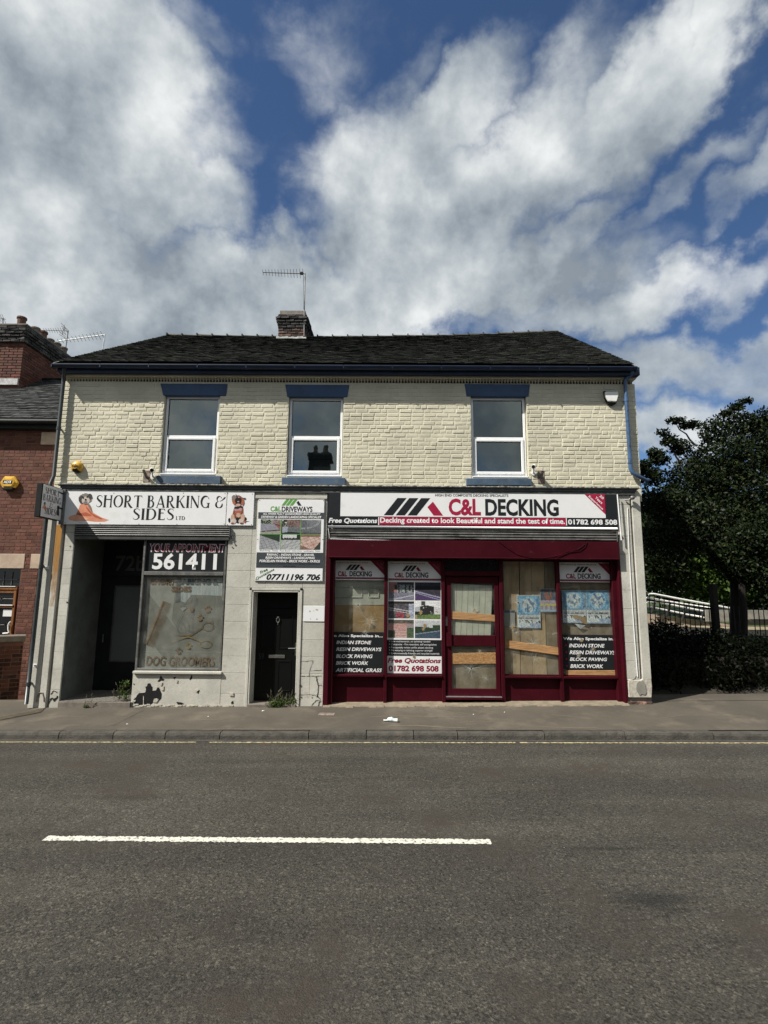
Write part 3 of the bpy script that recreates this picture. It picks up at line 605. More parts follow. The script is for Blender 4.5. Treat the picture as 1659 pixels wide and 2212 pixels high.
# --- dog-tooth course, corbel blocks, frieze
zd0, zd1 = W(829, 827).z, W(829, 819).z
fr = MB(); fr.box(xl_u, xr_u, -.075, .24, zd1, zd1 + .045); fr.box(xl_u, xr_u, -.105, .24, zd1 + .045, ztop + .1); fr.build('frieze_course', 'cream_paint', B)
fr = MB(); fr.box(xl_u, xr_u, .09, .24, zd0, zd1); fr.build('dentil_recess', 'crack', B)  # back panel coloured dark: shade of the deep recess put into the colour
dm = MB(); hw = .033
n0 = [(-hw, 0, 0), (0, -.052, 0), (hw, 0, 0), (-hw, 0, 1), (0, -.052, 1), (hw, 0, 1), (-hw * .35, -.0, -.0)]
dm.v = [(-.028, .0, 1), (.028, .0, 1), (0, -.05, 1), (-.004, .0, 0), (.004, .0, 0), (0, -.03, 0), (-.036, .002, .9), (.036, .002, .9)]
zd0 = W(829, 827.5).z
dm.f = [(0, 2, 5, 3), (2, 1, 4, 5), (3, 5, 4), (0, 1, 2), (0, 3, 4, 1)]; dm.m = [0] * 5; dm.t = [1.0] * 5; dme = dm.mesh('dentil', 'cream_paint')
X = xl_u + .05
while X < xr_u - .03: link('dentil', dme, B, loc=(X, .0, zd0), scale=(1, 1, zd1 - zd0)); X += .0575
zb0, zb1 = W(829, 814.5).z, W(829, 808).z; cm = MB(); cm.box(-.035, .035, -.16, 0, 0, zb1 - zb0); cme = cm.mesh('corbel_block', 'cream_paint')
for px in (115 + 2, 118 + 0, 206 + 0, 255, 304 + 3, 371 + 3, 420, 469, 518, 567, 706, 763, 820, 876, 932, 1048, 1107, 1168, 1228, 1289):
    if px < 150: continue
    link('corbel_block', cme, B, loc=(W(px, 811, -.1).x, 0, zb0))
# --- eaves: fascia board, gutter
eb = MB(); zg0, zg1 = W(829, 807, -.19).z, W(829, 797, -.19).z; xgl, xgr = W(118, 795, -.2).x, W(1371, 795, -.2).x
eb.box(xgl + .05, xr_u + .02, -.19, -.02, zg0, zg1 + .06); eb.build('fascia_board', 'dark_blue', B)
gt = MB(); ns = 12; prof = [(-.195 - .055 + .055 * math.cos(a), -.055 * math.sin(a)) for a in [math.pi * k / 8 for k in range(9)]]
zG = W(829, 789.5, -.30).z
for s in range(ns):
    a, b = lerp(xgl, xgr, s / ns), lerp(xgl, xgr, (s + 1) / ns); sag = [-.012 * math.sin(math.pi * t) for t in (s / ns, (s + 1) / ns)]
    for k in range(8):
        p, q = prof[k], prof[k + 1]; gt.quad((a, p[0], zG + p[1] + sag[0]), (b, p[0], zG + p[1] + sag[1]), (b, q[0], zG + q[1] + sag[1]), (a, q[0], zG + q[1] + sag[0]))
    gt.box(a, a + .012, -.312, -.19, zG - .06, zG + .006)
gt.box(xgl, xgr, -.312, -.302, zG - .012, zG + .006)
for xe in (xgl, xgr): gt.prism([(xe - .006, zG), (xe + .006, zG), (xe + .006, zG - .055), (xe - .006, zG - .055)], -.305, -.195)
gt.build('gutter', 'dark_blue', B)
# --- roof
el_, er_ = Vector((xgl + .02, -.25, W(829, 787, -.25).z)), Vector((xgr - .03, -.25, W(829, 787, -.25).z))
def ridge(t):                                     # sagging ridge, t from 0 (left) to 1 (right)
    pts = [(363, 725.5), (500, 727.5), (640, 730), (800, 728.5), (960, 726.5), (1100, 722), (1204, 717)]
    x = lerp(363, 1204, t)
    for (xa, ya), (xb, yb) in zip(pts, pts[1:]):
        if x <= xb + 1e-6: y = lerp(ya, yb, (x - xa) / (xb - xa)); break
    return W(x, y, RG)
roof = MB(); NR = 24
for i in range(NR):
    t0, t1 = i / NR, (i + 1) / NR; a, b = el_.lerp(er_, t0), el_.lerp(er_, t1); c, d = ridge(t1), ridge(t0); dz = Vector((0, 0, -.045))
    roof.quad(a + dz, b + dz, c + dz, d + dz)
    bk0, bk1 = Vector((d.x, 8.7, a.z)), Vector((c.x, 8.7, a.z)); roof.quad(d, c, bk1, bk0)
roofo = roof.build('roof', 'tile', B)
def tile_mesh(name, mat, seed, ln=.24, th=.013):
    rr = random.Random(seed); j = lambda s: rr.uniform(-s, s); w = 1.0
    b = [(.02, 0 + j(.008), 0 + j(.003)), (.98, 0 + j(.008), 0 + j(.003)), (.98, ln, -.004), (.02, ln, -.004)]
    v = [(p[0], p[1], p[2]) for p in b] + [(p[0], p[1], p[2] + th + (j(.004) if k < 2 else 0)) for k, p in enumerate(b)]
    f = [(0, 1, 5, 4), (4, 5, 6, 7), (1, 2, 6, 5), (3, 0, 4, 7)]; t = 1 + rr.uniform(-.45, .75) * (1 if rr.random() < .8 else 1.6)
    me = bpy.data.meshes.new(name); me.from_pydata(v, [], f); me.materials.append(K[mat]); add_tint(me, [(t, t, t, 1)] * 4); me.update(); return me, np.array(v), f, (t, t, t, 1)
def lay_tiles(fn, rows, cols, gauge_len, variants, parent, mat, limit=300, wob=.006):
    """fn(u, v) -> point on the roof plane; rows from the eaves up"""
    rr = random.Random(9); out = []
    for r in range(rows):
        for c in range(-1, cols + 1):
            u0 = (c + (.5 if r % 2 else 0) + rr.uniform(-.05, .05)) / cols; u1 = u0 + 1.0 / cols
            if u1 < .005 or u0 > .995: continue
            u0 = max(u0, 0 + rr.uniform(-.0008, .0004)); u1 = min(u1, 1 + rr.uniform(-.0004, .0008)); v0 = r / rows; v1 = min(1, (r + 1) / rows)
            p0, p1, p2 = fn(u0, v0), fn(u1, v0), fn(u0, v1 if v1 > v0 else v0 + .01)
            ex = (p1 - p0); L = ex.length; ex.normalize(); ey = (p2 - p0).normalized(); ez = ex.cross(ey).normalized(); ey = ez.cross(ex)
            lift = rr.uniform(0, wob); ey2 = (ey - ez * (.075 + rr.uniform(-.015, .02))).normalized(); ez2 = ex.cross(ey2)
            p = p0 + ez * (.022 + lift) + ey * rr.uniform(-.006, .006)
            M4 = Matrix((( ex.x * L, ey2.x, ez2.x, p.x), (ex.y * L, ey2.y, ez2.y, p.y), (ex.z * L, ey2.z, ez2.z, p.z), (0, 0, 0, 1)))
            out.append((M4, rr.choice(variants), (p - CAM).length))
    out.sort(key=lambda t: t[2])
    for M4, var, _ in out[:limit]:
        o = link('roof_tile', var[0], parent); o.matrix_basis = M4
    V, Fc, TT = [], [], []; n = 0
    for M4, (me, v, f, t), _ in out[limit:]:
        A = np.array(M4); V.append(v @ A[:3, :3].T + A[:3, 3]); Fc += [tuple(n + i for i in q) for q in f]; TT += [t] * len(f); n += len(v)
    me = bpy.data.meshes.new('tiling'); me.from_pydata(np.concatenate(V).tolist(), [], Fc); me.materials.append(K[mat]); add_tint(me, TT); me.update(); stuff(link('tiling', me, parent))
TV = [tile_mesh('roof_tile', 'tile', i) for i in range(16)]
def roof_fn(u, v): return el_.lerp(er_, u).lerp(ridge(max(0, min(1, u))), v)
lay_tiles(roof_fn, 46, 62, .11, TV, roofo, 'tile')
rt = [i for i in range(26)]
for i in rt:
    a, b = ridge(i / 26), ridge((i + 1) / 26); m = MB(); rr = random.Random(i); r0 = .095; e = rr.uniform(-.006, .01)
    for k in range(6):
        A0, A1 = math.pi * k / 6, math.pi * (k + 1) / 6
        pa = [(p.x + dx, p.y - rad * math.cos(q), p.z - .05 + e + rad * .85 * math.sin(q)) for p, dx, rad in ((a, -.012, r0 + .014), (b, .0, r0)) for q in (A0, A1)]
        m.quad(pa[0], pa[2], pa[3], pa[1])
    m.box(a.x - .014, a.x + .02, a.y - .115, a.y + .1, a.z - .04, a.z + .036 + e); m.build('ridge_tile', 'ridge_tile', roofo)
# verge mortar line
vm_ = MB()
for e0, rd, s in ((el_, ridge(0), -1), (er_, ridge(1), 1)):
    d = rd - e0; vm_.hexa([e0 + Vector((0, 0, -.07)), e0 + Vector((.03 * s, 0, -.07)), rd + Vector((.03 * s, 0, -.07)), rd + Vector((0, 0, -.07)), e0 + Vector((0, 0, 0)), e0 + Vector((.03 * s, 0, 0)), rd + Vector((.03 * s, 0, 0)), rd + Vector((0, 0, 0))])
vm_.build('verge', 'mortar', roofo)
# --- chimney on the ridge
yc0 = RG - .42
cx0, cx1, cz0, cz1 = R(602.8, 669, 659.5, 733, yc0); chd = .95
chm = MB(); chm.box(cx0 + .01, cx1 - .01, yc0 + .01, yc0 + chd, cz0 - .8, cz1 - .02); chim = chm.build('chimney', 'mortar', B)
OB = [brick_mesh('brick', 'old_brick', 50 + i, ch=.008, jit=.02, tint=tuple([random.Random(i).choice([.35, .6, 1.0, 1.15, 1.3]) * q for q in (1, .95 + .1 * (i % 2), .95)] + [1])) for i in range(12)]
BB = [brick_mesh('brick', 'black_brick', 70 + i, ch=.008, jit=.015, tint=(random.Random(i).uniform(.6, 2.0),) * 3 + (1,)) for i in range(8)]
def stack(x0, x1, y0, y1, z0, z1, parent, variants, hh=.08, sides='fr', corbel=None, bl=.23, limit=400, blackv=None, blackfrom=99, mat='old_brick'):
    """rows of bricks over the street face and one flank; corbel(k from top) gives how far a course steps out"""
    rows = int(round((z1 - z0) / hh)); fr_, sd_ = [], []; rr = random.Random(4)
    for r in range(rows):
        z = z0 + r * hh; out = corbel(rows - 1 - r) if corbel else 0; X = x0 - out; off = (r % 2) * bl / 2
        X = x0 - out - (0 if not off else 0); first = True
        vs = blackv if (blackv and rows - 1 - r < blackfrom) else variants
        while X < x1 + out - .02:
            l = bl / 2 if (first and off) else bl; first = False; Xe = min(X + l, x1 + out)
            if x1 + out - Xe < .04: Xe = x1 + out
            o = link('brick', rr.choice(vs)[0], parent, loc=(X + .005, y0 - out, z + .005), scale=(Xe - X - .01, 1 + out * 30, hh - .01)); X = Xe
        for s in sides.replace('f', ''):
            Y = y0 - out; first = True; xx = x1 + out if s == 'r' else x0 - out
            while Y < y1 + out - .02:
                l = bl / 2 if (first and not off) else bl; first = False; Ye = min(Y + l, y1 + out)
                o = link('brick', rr.choice(vs)[0], parent); L = Ye - Y - .01
                if s == 'r': o.matrix_basis = Matrix(((0, -1 - out * 20, 0, xx), (L, 0, 0, Y + .005), (0, 0, hh - .01, z + .005), (0, 0, 0, 1)))
                else: o.matrix_basis = Matrix(((0, 1 + out * 20, 0, xx), (-L, 0, 0, Y + L + .005), (0, 0, hh - .01, z + .005), (0, 0, 0, 1)))
                Y = Ye
stack(cx0, cx1, yc0, yc0 + chd, cz0, cz1 - .16, chim, OB, .078, 'frl', corbel=lambda k: {0: .02, 1: .06, 2: .045, 3: .03, 4: .015}.get(k, 0), blackv=BB, blackfrom=5)
cap = MB(); cap.box(cx0 + .03, cx1 - .03, yc0 + .03, yc0 + chd - .05, cz1 - .17, cz1 - .075); cap.box(cx0 + .10, cx0 + .42, yc0 + .06, yc0 + .4, cz1 - .08, cz1 - .045); cap.build('chimney_cap', 'black_brick', chim, bevel=.012)
fl_ = MB(); rr = random.Random(1)
for i in range(10):
    a, b = lerp(cx0 - .05, cx1 + .04, i / 10), lerp(cx0 - .05, cx1 + .04, (i + 1) / 10); fl_.box(a, b, yc0 - .06, yc0 + .02, cz0 - .015 + rr.uniform(-.01, .01), cz0 + .05 + rr.uniform(-.012, .012))
fl_.build('flashing', 'lead', chim)
# --- upper windows with lintels and sills
LINT = [((346.2, 352), (491.7, 487.8), 828.6, 854), ((616, 620.4), (755, 750), 830.7, 857), ((1003.7, 1008), (1145, 1142), 829.6, 855.9)]
SILL = [(336.6, 1027, 476.2, 1045), (608.5, 1031, 745.7, 1048), (1008, 1033, 1149, 1048.5)]
def bar_frame(m, r, w, y0, y1, mi=0):
    x0, x1, z0, z1 = r; m.box(x0, x0 + w, y0, y1, z0, z1, mi); m.box(x1 - w, x1, y0, y1, z0, z1, mi); m.box(x0 + w, x1 - w, y0, y1, z1 - w, z1, mi); m.box(x0 + w, x1 - w, y0, y1, z0, z0 + w, mi)
for i, r in enumerate(wins):
    m = MB(); bar_frame(m, r, .045, .07, .14); zt = W(829, 944.5, .07).z; x0, x1, z0, z1 = r
    m.box(x0 + .045, x1 - .045, .068, .135, zt - .025, zt + .012)
    wo = m.build('window', 'upvc', B, bevel=.004)
    s2 = (x0 + .045, x1 - .045, z0 + .045, zt - .025)
    m = MB(); bar_frame(m, s2, .050, .052, .12); m.build('sash', 'upvc', wo, bevel=.008)
    m = MB(); m.rect((s2[0] + .05, s2[1] - .05, s2[2] + .05, s2[3] - .05), .09); m.build('pane', 'window_glass', wo)
    m = MB(); m.rect((x0 + .045, x1 - .045, zt + .012, z1 - .045), .10); m.build('pane', 'window_glass', wo)
    # black gaskets
    m = MB(); bar_frame(m, (s2[0] + .05, s2[1] - .05, s2[2] + .05, s2[3] - .05), .008, .078, .09); bar_frame(m, (x0 + .045, x1 - .045, zt + .012, z1 - .045), .008, .085, .099); m.build('gasket', 'black_plastic', wo)
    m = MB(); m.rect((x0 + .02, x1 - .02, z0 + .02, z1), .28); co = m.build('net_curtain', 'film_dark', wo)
    m = MB(); m.box(x0 - .0, x1 + .0, -.01, .07, z0 - .028, z0 - .004); m.build('drip_bar', 'upvc', wo, bevel=.003)
    (a0, a1), (b0, b1), ty, by = LINT[i]; A, Bq, Cq, D = W(a1, by, -.02), W(b1, by, -.02), W(b0, ty, -.02), W(a0, ty, -.02)
    zt_, zb_ = (Cq.z + D.z) / 2, (A.z + Bq.z) / 2
    m = MB(); m.prism([(A.x, zb_), (Bq.x, zb_), (Cq.x, zt_), (D.x, zt_)], -.02, .07); m.build('lintel', 'blue_paint', wo, bevel=.006)
    q = R(*SILL[i], -.085); m = MB(); m.hexa([(q[0], -.085, q[2]), (q[1], -.085, q[2]), (q[1], .1, q[2]), (q[0], .1, q[2]), (q[0], -.085, q[3] - .004), (q[1], -.085, q[3] - .004), (q[1], .1, q[3] + .01), (q[0], .1, q[3] + .01)]); m.build('sill', 'blue_sill', wo, bevel=.008)
# --- cornice over the shops
ct = MB(); c0 = W(125, 1055, -.16).x; c1 = W(1379, 1055, -.16).x; zq = lambda py, Y: W(829, py, Y).z
z1_, z2_, z3_ = zq(1049.5, -.17), zq(1056, -.17), zq(1064.5, -.14)
ct.box(c0, c1, -.17, .0, z2_ + .02, z1_); ct.box(c0 + .03, c1 - .03, -.15, -.0, z2_ - .02, z2_ + .02); ct.box(c0 + .05, c1 - .05, -.135, -.0, z3_ - .01, z2_ - .02)
ct.build('cornice', 'grey_paint', B, bevel=.006)
ce = MB(); rr = random.Random(8); n = 190
hs = [rr.uniform(.004, .03) for _ in range(n + 1)]
for i in range(n):
    a, b = lerp(c0 - .005, c1 + .005, i / n), lerp(c0 - .005, c1 + .005, (i + 1) / n); h0, h1 = hs[i], hs[i + 1]; d0, d1 = -.178 - rr.uniform(0, .008), -.178
    ce.hexa([(a, d0, z1_ - .012), (b, d0, z1_ - .012), (b, 0, z1_ - .012), (a, 0, z1_ - .012), (a, d0 + .01, z1_ + h0 * .5), (b, d0 + .01, z1_ + h1 * .5), (b, 0, z1_ + .02 + h1), (a, 0, z1_ + .02 + h0)])
ce.build('cornice_capping', 'lichen_edge', B)

dm_ = bpy.data.materials.new('dust_streak'); dm_.use_nodes = True; nt = dm_.node_tree; p_ = nt.nodes['Principled BSDF']; p_.inputs['Base Color'].default_value = (.22, .185, .14, 1); p_.inputs['Roughness'].default_value = 1
g_ = nt.nodes.new('ShaderNodeNewGeometry'); n_ = nt.nodes.new('ShaderNodeTexNoise'); n_.inputs['Scale'].default_value = 14; n_.inputs['Detail'].default_value = 8; nt.links.new(g_.outputs['Position'], n_.inputs[0]); at = nt.nodes.new('ShaderNodeAttribute'); at.attribute_name = 'tint'
m1 = nt.nodes.new('ShaderNodeMath'); m1.operation = 'MULTIPLY'; nt.links.new(n_.outputs[0], m1.inputs[0]); nt.links.new(at.outputs['Fac'], m1.inputs[1]); nt.links.new(m1.outputs[0], p_.inputs['Alpha']); K['dust_streak'] = dm_
def streak(mb, pts, w, a):
    P = [G(x / 1.8228, y / 1.8228, .10) for x, y in pts]; n = len(P); rr = random.Random(int(pts[0][0]))
    Q = []
    for p, q in zip(P, P[1:]):
        for k in range(6): Q.append(p.lerp(q, k / 6))
    Q.append(P[-1]); N_ = len(Q)
    for i in range(N_ - 1):
        f = lambda t: math.sin(math.pi * min(1, max(0, t))) ** .6
        for s in (-1, 1):
            w0, w1 = w * f(i / (N_ - 1)), w * f((i + 1) / (N_ - 1))
            a_, b_ = Q[i], Q[i + 1]; base = len(mb.v)
            mb.v += [(a_.x, a_.y, gz(a_.x, a_.y) + .0035), (b_.x, b_.y, gz(b_.x, b_.y) + .0035), (b_.x, b_.y + s * w1, gz(b_.x, b_.y) + .0035), (a_.x, a_.y + s * w0, gz(a_.x, a_.y) + .0035)]
            mb.f.append((base, base + 1, base + 2, base + 3) if s > 0 else (base + 3, base + 2, base + 1, base)); mb.m.append(0); mb.t.append(a)
sk = MB(); kk = lambda X0, c: [(X0 + a / 1.659, 2700 + b / 1.659) for a, b in c]
for X0, c, w, a in ((0, [(480, 232), (700, 222), (900, 214)], .03, .35), (0, [(1150, 195), (1320, 205), (1600, 198)], .05, .45), (0, [(1300, 262), (1500, 255), (1659, 262)], .04, .5), (1000, [(0, 262), (250, 262), (520, 258)], .05, .5), (1000, [(720, 205), (900, 198), (1200, 205), (1420, 212)], .035, .6), (1000, [(850, 252), (1050, 250), (1250, 262), (1420, 266)], .03, .9), (1000, [(1330, 240), (1450, 232), (1600, 236)], .04, .5), (1000, [(380, 195), (520, 205), (640, 200)], .05, .35),
                    (2024, [(90, 265), (250, 268), (470, 275), (560, 272)], .03, .7), (2024, [(200, 200), (330, 210), (450, 222)], .03, .6), (2024, [(560, 140), (750, 150), (900, 165)], .05, .4), (2024, [(860, 240), (1100, 215), (1400, 222), (1640, 245)], .05, .4), (2024, [(1000, 145), (1200, 165), (1330, 160)], .03, .35), (0, [(200, 190), (400, 175), (620, 180)], .06, .3)): streak(sk, kk(X0, c), w, a)
stuff(sk.build('dust_streaks', 'dust_streak', pave))
sm_ = MB(); P = [G(x / 1.8228, y / 1.8228, .10) for x, y in [(0 + 740 / 1.659, 2700 + 232 / 1.659), (940 / 1.659, 2700 + 145 / 1.659)]]
ribbon(sm_, [(p.x, p.y) for p in P], .012, lambda a, b, k: (a, b, gz(a, b) + .003)); stru(sm_.build('pavement_seam', 'kerb_dark', pave))

# dark stains and a patched joint in the road
st_ = bpy.data.materials.new('oil_stain'); st_.use_nodes = True; nt = st_.node_tree; p_ = nt.nodes['Principled BSDF']; p_.inputs['Base Color'].default_value = (.018, .018, .017, 1); p_.inputs['Roughness'].default_value = .8
g_ = nt.nodes.new('ShaderNodeNewGeometry'); n_ = nt.nodes.new('ShaderNodeTexNoise'); n_.inputs['Scale'].default_value = 22; n_.inputs['Detail'].default_value = 8; nt.links.new(g_.outputs['Position'], n_.inputs[0]); at = nt.nodes.new('ShaderNodeAttribute'); at.attribute_name = 'tint'
m1 = nt.nodes.new('ShaderNodeMath'); m1.operation = 'MULTIPLY'; nt.links.new(n_.outputs[0], m1.inputs[0]); nt.links.new(at.outputs['Fac'], m1.inputs[1]); nt.links.new(m1.outputs[0], p_.inputs['Alpha']); K['oil_stain'] = st_
om = MB()
def stain(px, py, rx, ry, a, seed):
    c = G(px, py, -.04); rr = random.Random(seed); N_ = 22; rings = 5
    R_ = [1 + rr.uniform(-.22, .22) for _ in range(N_)]
    for q in range(rings):
        r0, r1 = q / rings, (q + 1) / rings
        for k in range(N_):
            P = [(c.x + rx * rad * R_[kk % N_] * math.cos(2 * math.pi * kk / N_), c.y + ry * rad * R_[kk % N_] * math.sin(2 * math.pi * kk / N_)) for rad, kk in ((r0, k), (r1, k), (r1, k + 1), (r0, k + 1))]
            om.quad(*[(x, y, gz(x, y) + .004) for x, y in P], 0, a * (1 - r1 * .85))
stain(1410, 1948, .38, .13, 1.25, 1); stain(1330, 1835, .55, .035, .7, 2); stain(1120, 1950, .25, .2, .35, 3); stain(560, 2010, .5, .22, .3, 4); stain(1560, 2035, .18, .06, .5, 5); stain(250, 1720, .7, .10, .3, 6); stain(900, 1680, .9, .12, .28, 7)
stuff(om.build('oil_stains', 'oil_stain', road))
# ================================================================ PAINTED STONE STOREY
zs_top = W(829, 1064, YF).z
XL, XR = -6.15, 4.545
ent = (-5.613, -4.375)                            # entrance opening
swin = (-4.36, -2.865)                            # groomer's window
dor = (-2.42, -1.487)                             # door opening with its architrave
redx = (-1.085, 4.125)
zsh = W(329, 1165, YF).z                          # underside of the left shutter
zsill = W(383, 1449, -.10).z
lw = MB(); yb = .22
core = YF + .03
lw.box(-5.70, ent[0] - .001, core, yb, -.4, zs_top); lw.box(XL + .0, -5.70, core + .012, yb, -.4, zs_top)
lw.box(ent[0], swin[1] + .02, core, yb, zsh + .02, zs_top)
lw.box(swin[0] + .01, swin[1] + .02, core, yb, -.4, zsill - .05)
lw.box(swin[1] + .02, dor[0], core, yb, -.4, zs_top)
zdt = W(600, 1270, YF).z
lw.box(dor[0], dor[1], core, yb, zdt, zs_top)
lw.box(dor[1], redx[0], core, yb, -.4, zs_top)
lw.box(redx[0], redx[1], core + .02, yb, W(1000, 1170, YF).z, zs_top)
lw.box(redx[1], XR, core, yb, -.4, zs_top)
lower = lw.build('lower_wall', 'stone_dark', B)
# stone blocks
def block_mesh(seed, tint):
    rr = random.Random(seed); m = MB(); o = [(0, 0), (1, 0), (1, 1), (0, 1)]; j = lambda s: rr.uniform(-s, s)
    i_ = [(.006, .012), (.994, .012), (.994, .988), (.006, .988)]
    m.v = [(a, .035, b) for a, b in o] + [(a, .003, b) for a, b in o] + [(a, 0 + j(.0012), b) for a, b in i_]
    for k in range(4):
        q = (k + 1) % 4; m.f += [(k, q, 4 + q, 4 + k), (4 + k, 4 + q, 8 + q, 8 + k)]
    m.f.append((8, 9, 10, 11)); me = bpy.data.meshes.new('stone_block'); me.from_pydata(m.v, [], m.f); me.materials.append(K['stone_paint']); add_tint(me, [(tint, tint, tint, 1)] * 9); me.update(); return me
SB = [block_mesh(i, 1 + random.Random(i).uniform(-.07, .05)) for i in range(8)]
def blocks(x0, x1, z0, z1, courses, cuts=None, y=YF, rnd=0):
    rr = random.Random(rnd); zz_ = [z0] + [c for c in courses if z0 + .03 < c < z1 - .03] + [z1]
    for k in range(len(zz_) - 1):
        xx = [x0, x1]
        if cuts:
            for c in cuts(k):
                if x0 + .05 < c < x1 - .05: xx.append(c)
        xx.sort()
        for a, b in zip(xx, xx[1:]): link('stone_block', rr.choice(SB), lower, loc=(a + .0018, y, zz_[k] + .0018), scale=(b - a - .0036, 1, zz_[k + 1] - zz_[k] - .0036))
crs = [W(540, y, YF).z for y in (1500, 1454, 1418, 1381, 1343, 1306, 1269, 1233, 1196, 1158, 1120, 1085)]
blocks(swin[1] + .02, dor[0], -.02, zs_top, crs, lambda k: [], rnd=1)
blocks(dor[0], dor[1], zdt + .002, zs_top, crs, lambda k: [-1.9 if k % 2 else -2.15], rnd=2)
blocks(dor[1], redx[0], .0, zs_top, crs, lambda k: [-1.27 + .05 * math.sin(k * 5)] if k in (1,) else [], rnd=3)
blocks(redx[1], 4.36, W(1360, 1470, YF).z, zs_top, [W(1360, y, YF).z for y in (1428, 1389, 1352, 1315, 1275, 1236, 1197, 1158, 1119, 1090)], None, rnd=4)
blocks(-5.613 - .165, ent[0] - .001, .02, zs_top, [W(140, y, YF).z for y in (1490, 1446, 1409, 1370, 1331, 1293, 1262, 1228, 1190, 1150, 1118)], None, rnd=5)
# strips of the left pilaster and of the right corner
m = MB()
m.box(-6.15, -5.965, YF - .0, YF + .06, -.05, zs_top); m.build('pilaster_strip', 'stone_paint', lower, bevel=.006)
m = MB(); m.box(-5.945, -5.83, YF - .02, YF + .05, -.05, zs_top); m.build('pilaster_strip', 'stone_paint', lower, bevel=.006)
m = MB(); m.box(4.395, XR, YF - .012, YF + .06, .6, zs_top); m.build('pilaster_strip', 'stone_paint', lower, bevel=.006)
# battered foot of the right corner: patched render, then small exposed bricks
m = MB(); rr = random.Random(6)
za, zb = W(1380, 1507, YF).z, W(1375, 1470, YF).z
pts = [(4.14, za), (4.53, za), (4.55, zb - .1), (4.545, zb + .02), (4.40, zb + .03), (4.32, zb + .005), (4.14, zb + .02)]
m.prism(pts, YF - .012, YF + .05); m.build('patched_foot', 'plaster_chip', lower, bevel=.01)
m = MB(); m.prism(blobpoly(4.36, (za + zb) / 2 + .02, .09, .13, 16, .22, 3), YF - .022, YF - .005); m.build('patch', 'stone_dark', lower, bevel=.006)
for k in range(5):
    for q in range(2): link('foot_brick', OB[(k * 3 + q) % 12][0], lower, loc=(4.135 + k * .085 - q * .02, YF - .004, .13 + q * .055), scale=(.078, 1, .05))
# groomer's stall riser, painted flat
m = MB(); rx0, rx1 = W(285, 1490, YF).x, swin[1] + .02
m.box(rx0, rx1, YF - .004, YF + .05, -.05, zsill - .03); rise = m.build('stall_riser', 'stone_paint', lower, bevel=.004)
def wpoly(mb, pts, y, m=0): mb.poly([(W(a, b, y).x, y, W(a, b, y).z) for a, b in pts][::-1], m)
def gp(*pts): return [(274.3 + .14884 * a, 1206.9 + .14884 * b) for a, b in pts]
m = MB()
bare = [gp((95, 2040), (130, 2010), (150, 1975), (175, 1950), (245, 1945), (262, 1940), (275, 1910), (272, 1875), (262, 1860), (290, 1850), (300, 1810), (340, 1808), (355, 1850), (372, 1862), (370, 1915), (420, 1910), (440, 1870), (470, 1868), (480, 1905), (505, 1960), (500, 2030), (470, 2060), (440, 2065), (460, 2040), (430, 2025), (400, 2030), (390, 2080), (345, 2118), (300, 2112), (250, 2118), (240, 2075), (225, 2120), (160, 2130), (110, 2110), (85, 2075)),
        gp((440, 1780), (475, 1740), (490, 1690), (515, 1735), (545, 1752), (530, 1772), (495, 1770), (470, 1790)), gp((712, 2078), (790, 2085), (835, 2110), (855, 2138), (800, 2140), (740, 2118)),
        gp((905, 1755), (935, 1690), (948, 1690), (945, 1740), (915, 1765)), gp((92, 1810), (112, 1815), (110, 1835), (94, 1830)), gp((1510, 2080), (1540, 2060), (1545, 2100), (1515, 2115)), gp((1020, 1920), (1050, 1915), (1040, 1965), (1030, 1960)), gp((672, 1720), (715, 1715), (700, 1745), (680, 1750))]
for b in bare: m = MB(); wpoly(m, b, YF - .006); m.build('bare_patch', 'bare_patch', rise)
m = MB(); chips = [gp((470, 1875), (540, 1848), (535, 1905), (510, 1910)), gp((395, 2035), (445, 2030), (460, 2050), (430, 2085), (385, 2080)), gp((700, 1740), (740, 1760), (735, 1800), (712, 1790)), gp((985, 1910), (1030, 1890), (1050, 1900), (1010, 1935)), gp((1480, 1945), (1548, 1940), (1548, 1990), (1490, 1985)), gp((475, 1790), (520, 1795), (500, 1850), (485, 1840)), gp((240, 1985), (250, 2000), (248, 2110), (240, 2100)), gp((90, 2050), (130, 2050), (125, 2075), (100, 2078))]
for b in chips:
    P = [(W(a, c, YF).x, W(a, c, YF).z) for a, c in b]; m.prism(P, YF - .016, YF - .006)
for k in range(26):
    a = 90 + k * 57; m.prism(blobpoly(W(274.3 + .14884 * a, 1522, YF).x, W(283, 1523, YF).z + .012 * math.sin(k * 2.1), .035, .014, 8, .35, k), YF - .012, YF - .002)
m.build('loose_render', 'plaster_chip', rise)
def wr(mb, pts, w, y, jit=.0, sub=4, seed=0):
    rr = random.Random(seed); P = [W(a, b, y) for a, b in pts]; Q = []
    for a, b in zip(P, P[1:]):
        for k in range(sub): p = a.lerp(b, k / sub); Q.append((p.x + rr.uniform(-jit, jit), p.z + rr.uniform(-jit, jit)))
    Q.append((P[-1].x, P[-1].z)); ribbon(mb, Q, [w * rr.uniform(.4, 1.3) for _ in Q], lambda a, b, k: (a, y, b))
def c5(*p): return [(493.7 + .248 * a, 1014.9 + .248 * b) for a, b in p]
def q4(*p): return [((950 + a / 4.74) / 1.8228, (2600 + b / 4.74) / 1.8228) for a, b in p]
m = MB()
